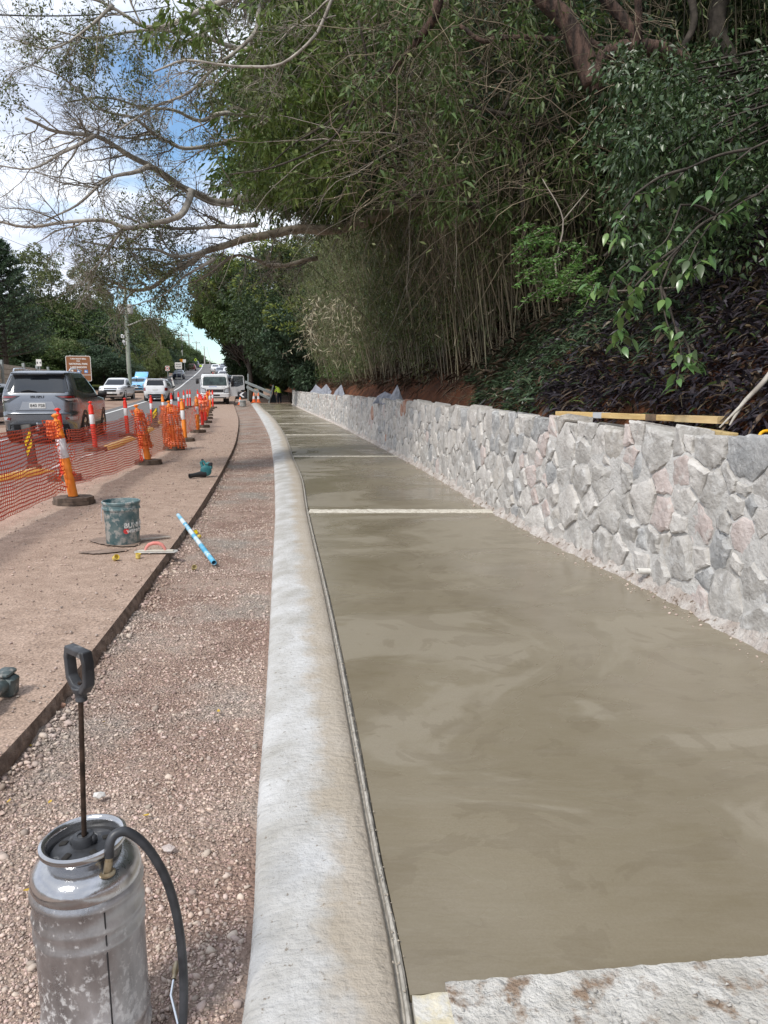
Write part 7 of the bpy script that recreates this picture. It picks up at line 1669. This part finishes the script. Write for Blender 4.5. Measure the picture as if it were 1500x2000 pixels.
cloth([(737,774),(752,765),(765,771),(777,752),(787,782)],1.02,(18.2,16.6),'grey silt cloth peaked behind the wall, the nearer one',1)
cloth([(607,766),(617,751),(628,760),(638,750),(650,768),(660,759),(667,751),(673,770)],.98,(43,29.5),'grey silt cloth drooping between stakes near the far end of the wall',4,.25)
# ================================================================== cones, rail, drum, sign at the end of the works
M_cone=mat('cone_orange',(.80,.14,.03),(.85,.2,.05),scale=8,rough=.5)
def cone(px,py,Y,lab,h=.7,lean=0):
    p=at(px,py,Y); o=empty('traffic_cone',(p.x,Y,zr(Y)+.03),label=lab,cat='traffic cone',group='traffic cones past the end of the path'); mb=MB(); mb.box((0,0,.02),(.36,.36,.04),bev=.01); mb.build('base',M_cone,o)
    mb=MB(); mb.lathe([(.13,.04),(.035,h),(.02,h+.01),(.001,h+.01)],16); mb.build('body',M_cone,o,smooth=50)
    mb=MB(); mb.lathe([(.13-.095*.33+.003,h*.36),(.13-.095*.66+.003,h*.68)],16); mb.build('white_collar',P_band,o,smooth=50); return o
cone(496,783,53.5,'left traffic cone of the pair past the end of the new path'); cone(505,783,53.5,'right traffic cone of the pair past the end of the new path')
p=at(470,773,50); o=cone(469,778,50,'orange cone lying against the chevron board by the truck door',.5)
P_galv=mat('galvanised',(.25,.28,.27),(.36,.39,.38),scale=8,rough=.5,metal=.4)
rl=empty('guard_rail',at(484,780,60),label='two rail galvanised fence sloping down to the end of the footpath',cat='fence'); ro=Vector(rl.location)
for a,b2 in (((479,746,57.5),(531,768,53.5)),((482,756,57.5),(527,779,53.5))):
    mb=MB(); A=at(*a)-ro;B_=at(*b2)-ro; dirv=(B_-A); mb.box((A+B_)/2,(dirv.length,.06,.20),dirv.to_track_quat('X','Z').to_matrix(),bev=.015); mb.build('rail',P_galv,rl)
for a,b2 in (((484.5,730,57.3),(484.5,783,57.3)),((534,752,53.6),(525,787,53.6)),((505,756,55.6),(505,783,55.6))):
    mb=MB(); mb.box((at(*a)+at(*b2))/2-ro,(.09,.09,(at(*a)-at(*b2)).length),(at(*a)-at(*b2)).to_track_quat('Z','Y').to_matrix()); mb.build('post',P_galv,rl)
mb=MB(); A,B_,C_=at(536,756,53.7)-ro,at(527,787,53.7)-ro,at(539,787,53.9)-ro; mb.add([A,B_,C_,A+Vector((0,.3,0)),B_+Vector((0,.3,0)),C_+Vector((0,.3,0))],[(0,1,2),(3,5,4),(0,3,4,1),(1,4,5,2),(2,5,3,0)]); mb.build('dark_sheet',P_grey if False else mat('dark_sheet',(.02,.03,.035),rough=.8),rl)
p=at(474,787,49.5); o=empty('drum',(p.x,49.5,zr(49.5)-.05),label='grey upturned drum standing on the gravel by the open truck door',cat='drum'); mb=MB(); mb.lathe([(.22,0),(.20,.38),(.17,.40),(.001,.40)],20); mb.build('shell',mat('drum_grey',(.22,.22,.21),(.34,.33,.31),scale=8,rough=.8),o,smooth=40)
mb=MB(); mb.lathe([(.225,.30),(.225,.34),(.21,.345)],20); mb.build('hoop',P_galv,o,smooth=40)
p=at(473,771,50.6); o=empty('chevron_board',(p.x,50.6,p.z),label='black board with a white chevron propped below the open truck door',cat='sign'); mb=MB(); mb.box((0,0,0),(.62,.03,.40),bev=.01); mb.build('panel',M_blk,o)
mb=MB(); mb.prism([(-.19,0),(.02,.17),(.16,.17),(-.03,0),(.16,-.17),(.02,-.17)],.0,.004,lambda v:Vector((v.x,-.018-v.z,v.y))); mb.build('chevron',P_band,o)
# ================================================================== worker bending by the path end
def person(loc,h,rz):
    o=empty('person',loc,rz,label='worker in yellow shirt and dark trousers bending over at the path end',cat='person')
    J=[(0,0,.95),(.0,.10,1.15),(0,.32,1.32),(0,.46,1.36),(-.1,0,.9),(-.12,.05,.5),(-.12,-.02,.08),(-.12,.10,.04),(.1,0,.9),(.13,.08,.5),(.13,.0,.08),(.13,.12,.04),(-.18,.30,1.30),(-.24,.36,1.02),(-.2,.48,.80),(.18,.30,1.30),(.24,.38,1.02),(.2,.5,.80),(0,.56,1.38)]
    E_=[(0,1),(1,2),(2,3),(3,18),(0,4),(4,5),(5,6),(6,7),(0,8),(8,9),(9,10),(10,11),(2,12),(12,13),(13,14),(2,15),(15,16),(16,17)]
    rad=[.15,.15,.15,.07,.11,.075,.05,.045,.11,.075,.05,.045,.07,.05,.035,.07,.05,.035,.09]
    me=bpy.data.meshes.new('body'); me.from_pydata([Vector(j)*h for j in J],E_,[]); me.materials.append(mat('skin',(.38,.22,.15),rough=.6)); b=bpy.data.objects.new('body',me); COL.objects.link(b); b.parent=o
    m=b.modifiers.new('s','SKIN'); 
    for i,v in enumerate(me.skin_vertices[0].data if me.skin_vertices else []): v.radius=(rad[i]*h,rad[i]*h)
    if not me.skin_vertices:
        pass
    b.modifiers.new('ss','SUBSURF').levels=1
    return o,b
o,b_=person(tuple(at(546,786,53.2).xy)+(zr(53.2)-.05,),.80,R(35))
if not b_.data.skin_vertices:
    bpy.context.view_layer.objects.active=b_
me=b_.data
# clothes as close fitting tubes over the figure
hh=.80
M_hv=mat('hi_vis_yellow',(.58,.80,.04),(.66,.86,.10),scale=9,rough=.7); M_trs=mat('dark_trousers',(.012,.014,.022),rough=.9)
mb=MB(); mb.tube([Vector(q)*hh for q in ((0,-.02,.92),(0,.10,1.15),(0,.30,1.32),(0,.42,1.36))],[.165*hh,.18*hh,.19*hh,.10*hh],14)
for sg in(-1,1): mb.tube([Vector(q)*hh for q in ((sg*.14,.29,1.32),(sg*.2,.33,1.18),(sg*.235,.36,1.05))],[.085*hh,.075*hh,.065*hh],10)
mb.build('shirt',M_hv,o,smooth=60)
mb=MB()
for sg in(-1,1): mb.tube([Vector(q)*hh for q in ((sg*.05,-.03,1.0),(sg*.11,.02,.75),(sg*.13,.05,.5),(sg*.13,0,.1))],[.13*hh,.11*hh,.085*hh,.07*hh],10)
mb.build('trousers',M_trs,o,smooth=60)
mb=MB(); mb.lathe([(.12*hh,-.02),(.105*hh,.0),(.10*hh,.05),(.06*hh,.09),(.001,.10)],14,Vector((0,.57,1.44))*hh,Matrix.Rotation(R(-40),3,'X')); mb.build('cap',M_hv,o,smooth=60)
# ================================================================== POWER POLES and wires
M_pole=mat('treated_pole',(.20,.24,.19),(.32,.35,.29),scale=3,stretch=(1,1,.2),detail=7,rough=.9); M_wire=mat('wire',(.05,.05,.055),rough=.6); M_polel=mat('grey_pole',(.36,.35,.32),(.46,.45,.42),scale=3,rough=.8)
poles=[]
def pole(px,Y,ytop,lab,r=.16,arm=True,lamp=0,m_=M_pole,base=None,cross=1.0):
    p=at(px,700,Y); zb=zr(Y)-.3; zt=at(px,ytop,Y).z; o=empty('power_pole',(p.x,Y,zb),label=lab,cat='power pole',group='power poles along the far side of the road'); Hh=zt-zb
    mb=MB(); mb.tube([(0,0,0),(0,0,Hh*.5),(0,0,Hh)],[r*1.15,r,r*.75],12); mb.build('shaft',m_,o,smooth=60)
    if arm:
        for dz in ([.5] if cross<1.5 else [.5,1.9]):
            mb=MB(); mb.box((0,-.12,Hh-dz),(2.2*cross,.10,.12),Matrix.Rotation(R(12),3,'Z')); ca=mb.build('crossarm',m_,o)
            for x in(-.95,-.35,.35,.95):
                mb=MB(); mb.lathe([(.03,0),(.06,.05),(.04,.10),(.06,.14),(.02,.2),(.001,.2)],8,(x*cross,-.12+x*.2*cross,Hh-dz+.06)); mb.build('insulator',M_clear,ca,smooth=50)
    if lamp:
        a0=Vector((.1,0,at(px,lamp[0],Y).z-zb)); b0=Vector((at(lamp[1],lamp[2],Y).x-p.x,-.6,at(px,lamp[2],Y).z-zb)); mb=MB(); mb.tube([a0,a0.lerp(b0,.5)+Vector((0,0,.18)),b0],[.06,.05,.04],8); la=mb.build('lamp_arm',M_polel,o,smooth=60)
        mb=MB(); mb.box(b0+Vector((.25,0,.0)),(.7,.24,.12),bev=.04); mb.build('lamp_head',M_polel,la,smooth=50)
    poles.append((Vector((p.x,Y,zt)),o,Hh)); return o,Hh
P1,H1=pole(251.5,72,543,'nearest green grey power pole with boxes and a long lamp arm',.155,True,(636,306,624))
zb1=P1.location.z
def P1z(y): return at(251,y,72).z-zb1
for sg in(-1,1):
    mb=MB(); mb.lathe([(.001,.45),(.24,.43),(.26,.38),(.26,-.38),(.22,-.45),(.001,-.45)],14,(sg*.42,-.12,P1z(604))); mb.box((sg*.22,-.05,P1z(600)),(.4,.1,.1)); mb.build('transformer_can',M_polel,P1,smooth=45)
mb=MB(); mb.box((-.42,-.1,P1z(657)),(.30,.22,.34),bev=.04); mb.build('meter_box',P_band,P1,smooth=40)
mb=MB(); mb.box((-.34,-.1,P1z(667)),(.22,.2,.26),bev=.04); mb.tube([(-.36,-.1,P1z(670)),(-.30,-.1,P1z(674)),(-.1,-.1,P1z(673.5)),(-.06,-.1,P1z(660))],.035,8); mb.build('conduit_box',P_band,P1,smooth=40)
mb=MB(); mb.tube([(-.18,-.05,P1z(632)),(-.18,-.05,P1z(730))],.04,6); mb.build('conduit',M_polel,P1)
pole(326.5,128,622,'second power pole up the hill with a pale lamp arm',.17,True,(668,354,662),M_polel); pole(356,165,648,'third power pole with a wide crossarm against the sky',.17,True,0,M_polel,cross=1.6)
pole(370.5,190,652,'fourth power pole, thin, above the hillside trees',.16,True,0,M_polel); pole(384.5,212,666,'fifth power pole with a short crossarm',.15,True,0,M_polel); pole(399.5,225,676,'tall far power pole at the crest of the road',.16,False,0,M_polel); pole(409.5,240,703,'smallest distant power pole at the crest with a short arm',.15,True,0,M_polel)
def wire(a,b2,sag,lab,r=.012,grp='overhead wires between the power poles'):
    mb=MB(); n=24; mb.tube([a.lerp(b2,i/n)-Vector((0,0,sag*4*(i/n)*(1-i/n))) for i in range(n+1)],r,4); tag(mb.build('overhead_wire',M_wire,smooth=180),lab,'wire',grp)
tops=[q[0] for q in poles]
for i in range(len(tops)-1):
    for dx in(-.9,.9): wire(tops[i]+Vector((dx,-.1,-.3)),tops[i+1]+Vector((dx,-.1,-.3)),1.2,['left','right'][dx>0]+' overhead wire running from the '+['nearest','second','third','fourth','fifth','sixth'][i]+' power pole to the next',.014 if i<2 else .02)
for dx in(-.9,.9): wire(Vector((-19,-6,11.3))+Vector((dx,0,0)),tops[0]+Vector((dx,-.1,-.3)),1.6,['left','right'][dx>0]+' overhead wire coming from behind the camera to the nearest power pole',.012)
wire(at(320,668,128),tops[0]+Vector((0,0,-5.2)),4.2,'thick sagging cable between the nearest and second power poles',.035)
wire(tops[0]+Vector((-.1,0,-4.5)),at(-40,520,50),1.2,'low service cable from the nearest pole off to the left',.015)
wire(at(-60,26,14),at(330,12,22),.12,'thick cable crossing the sky at the upper left',.014)
# ================================================================== SIGNS
M_sgb=mat('sign_brown',(.23,.085,.028),(.27,.105,.038),scale=4,rough=.5); M_sgw=mat('sign_white',(.72,.70,.66),rough=.5); M_sgblue=mat('sign_blue',(.10,.25,.55),rough=.5)
Ys=46; c=at(153.5,716,Ys); k=c.y*1.0/FPX*1.0; wS=45*(Ys*math.cos(PITCH))/FPX*1.02; hS=wS*1.06
so_=empty('brown_sign',(c.x,Ys,zr(Ys)),R(12),label='brown tourist direction sign with white lettering and square symbols above the silver SUV',cat='road sign'); cz=c.z-zr(Ys)-.12
def rrect(w_,h_,r,n=5):
    P=[]
    for cx2,cz2,a0 in ((w_/2-r,h_/2-r,0),(-w_/2+r,h_/2-r,90),(-w_/2+r,-h_/2+r,180),(w_/2-r,-h_/2+r,270)):
        for i in range(n+1): a=R(a0+90*i/n); P.append((cx2+r*math.cos(a),cz2+r*math.sin(a)))
    return P
def panel(name,w_,h_,r,y0,y1,m_,par,cx2=0,cz2=0):
    mb=MB(); mb.prism(rrect(w_,h_,r),y0,y1,lambda v:Vector((v.x+cx2,-v.z,v.y+cz2))); return mb.build(name,m_,par)
bd=panel('border',wS,hS,.09,0,.02,M_sgw,so_,0,cz); panel('face',wS-.07,hS-.07,.07,.021,.026,M_sgb,so_,0,cz)
def st(s,x,z,size,m_=M_sgw,par=None,sx=1.,bold=.006): textobj('lettering',s,size,m_,par or so_,Matrix.Translation((x,-.028,z))@Matrix.Rotation(R(90),4,'X'),.002,bold=bold,sx=sx)
u=hS/100
st('TURN RIGHT 800m',0,cz+38*u,.115,sx=.95,bold=.004); st('FOR',0,cz+29*u,.10,bold=.004); st('NATIONAL PARK',0,cz+18*u,.145,sx=.95); st('LAKE BAROON',0,cz+5*u,.145,sx=.95)
panel('divider',wS-.07,.03,.005,.027,.030,M_sgw,so_,0,cz-25*u); st('WINERY',0,cz-33*u,.11,bold=.004); st('CHEESE FACTORY',-.02,cz-43*u,.11,bold=.004,sx=.9)
for x,mm in((-.42,M_sgw),(0,M_sgblue),(.42,M_sgblue)):
    panel('symbol_panel',.20,.20,.01,.027,.030,mm,so_,x,cz-11*u)
    mb=MB(); m2=M_sgb if mm is M_sgw else M_sgw
    mb.prism([(-.07,-.05),(.07,-.05),(.07,-.01),(.03,.0),(.0,.05),(-.04,.05),(-.07,.0)],.031,.034,lambda v:Vector((v.x+x,-v.z,v.y+cz-11*u))); mb.build('symbol',m2,so_)
for x in(-.45,.45):
    mb=MB(); mb.tube([(x,.06,-.3),(x,.06,cz+hS/2+.05)],.04,10); mb.build('post',P_galv,so_,smooth=60)
def sign(px,py,Y,wpx,hpx,lab,fm,text=None,ts=.2,posts=(0,),ybot=None,tm=None,name='road_sign',ring=None,poster=None,lean=0):
    c=at(px,py,Y); k=Y*1.0/FPX; w_,h_=wpx*k,hpx*k; o=empty(name,(c.x,Y,zr(Y)-.1),label=lab,cat='road sign'); cz2=c.z-zr(Y)+.1; panel('face',w_,h_,min(w_,h_)*.08,0,.02,fm,o,0,cz2)
    if ring: mb=MB(); mb.lathe([(ring*k,.022),(ring*k*.72,.026)],20,(0,0,cz2),Matrix.Rotation(R(90),3,'X')); mb.build('ring',ring and mat('sign_red',(.45,.05,.04),rough=.5),o)
    if text:
        for i,s in enumerate(text): textobj('lettering',s,ts,tm or M_text,o,Matrix.Translation((0,-.028,cz2+(len(text)/2-.5-i)*ts*1.2))@Matrix.Rotation(R(90),4,'X'),.002,bold=.004)
    for x in posts: mb=MB(); mb.tube([(x*w_,.05,-.1),(x*w_,.05,cz2+h_/2)],.04,8); mb.build('post',P_galv,o,smooth=60)
    return o
sign(76,708.5,44,10,13,'small white sign with two black marks above the silver SUV roof',M_sgw,('8  4',),.16)
sign(327,719.5,88,8,9.5,'square white speed sign on a thin post beside the saplings',M_sgw,('60',),.22,ring=4.2)
sign(348.5,714,98,13.5,12,'white sign board on two posts with dark lines of print',M_sgw,('ROAD','WORK'),.24,posts=(-.3,.35))
sign(354,704,125,6,5.5,'small orange sign above and behind the white sign board',mat('sign_orange',(.80,.30,.02),rough=.5)); sign(360,705,124,6,6,'small white sign immediately right of the orange one',M_sgw)
def diamond(px,py,Y,s,lab):
    c=at(px,py,Y); k=Y/FPX*s; o=empty('warning_sign',(c.x,Y,zr(Y)-.1),label=lab,cat='road sign'); cz2=c.z-zr(Y)+.1; mb=MB(); mb.prism([(k,0),(0,k),(-k,0),(0,-k)],0,.02,lambda v:Vector((v.x,-v.z,v.y+cz2))); mb.build('face',mat('sign_lime',(.60,.85,.05),rough=.4),o)
    mb=MB(); mb.tube([(0,.05,-.1),(0,.05,cz2)],.05,8); mb.build('post',P_galv,o); mb=MB(); mb.box((0,-.03,cz2),(k*.25,.01,k*.8)); mb.build('symbol',M_text,o)
diamond(382,703,180,3.4,'lime diamond warning sign left of the crest of the road'); diamond(392,715,196,3.0,'lower lime diamond warning sign at the bend of the white line')
sign(444,704,140,8,6,'white sign on the right side near the crest, against the trees',M_sgw)
p=at(340,738,84); o=empty('marker_post',(p.x,84,zr(84)-.1),label='leaning white plastic marker post on the grass verge',cat='marker post'); mb=MB(); mb.box((-.12,0,.62),(.16,.05,1.3),Matrix.Rotation(R(-14),3,'Y'),bev=.01); mb.build('blade',M_sgw,o); mb=MB(); mb.box((-.24,-.03,1.0),(.09,.012,.12),Matrix.Rotation(R(-14),3,'Y')); mb.build('reflector',M_tail,o)
# ================================================================== timber fence and lattice at the left
tf=empty('timber_fence',at(0,745,34),label='weathered timber plank screen on posts with white lattice below, behind the silver SUV',cat='fence'); to=Vector(tf.location)
M_plank=mat('weathered_plank',(.30,.25,.19),(.46,.40,.32),scale=2,stretch=(1,1,12),detail=7,rough=.9); M_latt=mat('white_lattice',(.60,.62,.64),rough=.7)
E0=at(-70,704,31); E1=at(100,728,52); E1.z=E0.z
def tfp(t,z): q=E0.lerp(E1,t); return Vector((q.x,q.y,0))+Vector((0,0,zr(q.y)*0+z))-to
zt=at(0,707,35).z; 
for i in range(4):
    z1=zt-.02-i*.245; mb=MB(); a,b2=tfp(0,z1-.11),tfp(.93,z1-.11); dv=b2-a; mb.box((a+b2)/2+Vector((.02*(i%2),0,0)),(dv.length,.04,.225),dv.to_track_quat('X','Z').to_matrix(),bev=.004); mb.build('plank',M_plank,tf)
a,b2=tfp(0,zt-1.18),tfp(.80,zt-1.18); dv=b2-a; mb=MB(); mb.box((a+b2)/2+Vector((.1,-.1,0)),(dv.length,.10,.09),dv.to_track_quat('X','Z').to_matrix()); mb.build('pale_rail',M_latt,tf)
for t in(.03,.30,.55,.74,.93):
    a=tfp(t,zt+.18); b2=tfp(t,0); mb=MB(); mb.box((a+b2)/2+Vector((.10,-.1,0)),(.13,.13,(a-b2).length)); mb.build('post',P_galv,tf)
for t0,t1 in((.05,.22),(.24,.42),(.44,.62),(.64,.80)):
    zt2=zt-1.3
    for k in range(5):
        t=t0+(t1-t0)*k/4; mb=MB(); a,b2=tfp(t,zt2),tfp(t,.15); mb.box((a+b2)/2,(.05,.05,(a-b2).length)); mb.build('lattice_upright',M_latt,tf)
    for k in range(5):
        z=.15+(zt2-.15)*k/4; mb=MB(); a,b2=tfp(t0,z),tfp(t1,z); dv=b2-a; mb.box((a+b2)/2+Vector((.03,0,0)),(dv.length,.05,.05),dv.to_track_quat('X','Z').to_matrix()); mb.build('lattice_bar',M_latt,tf)
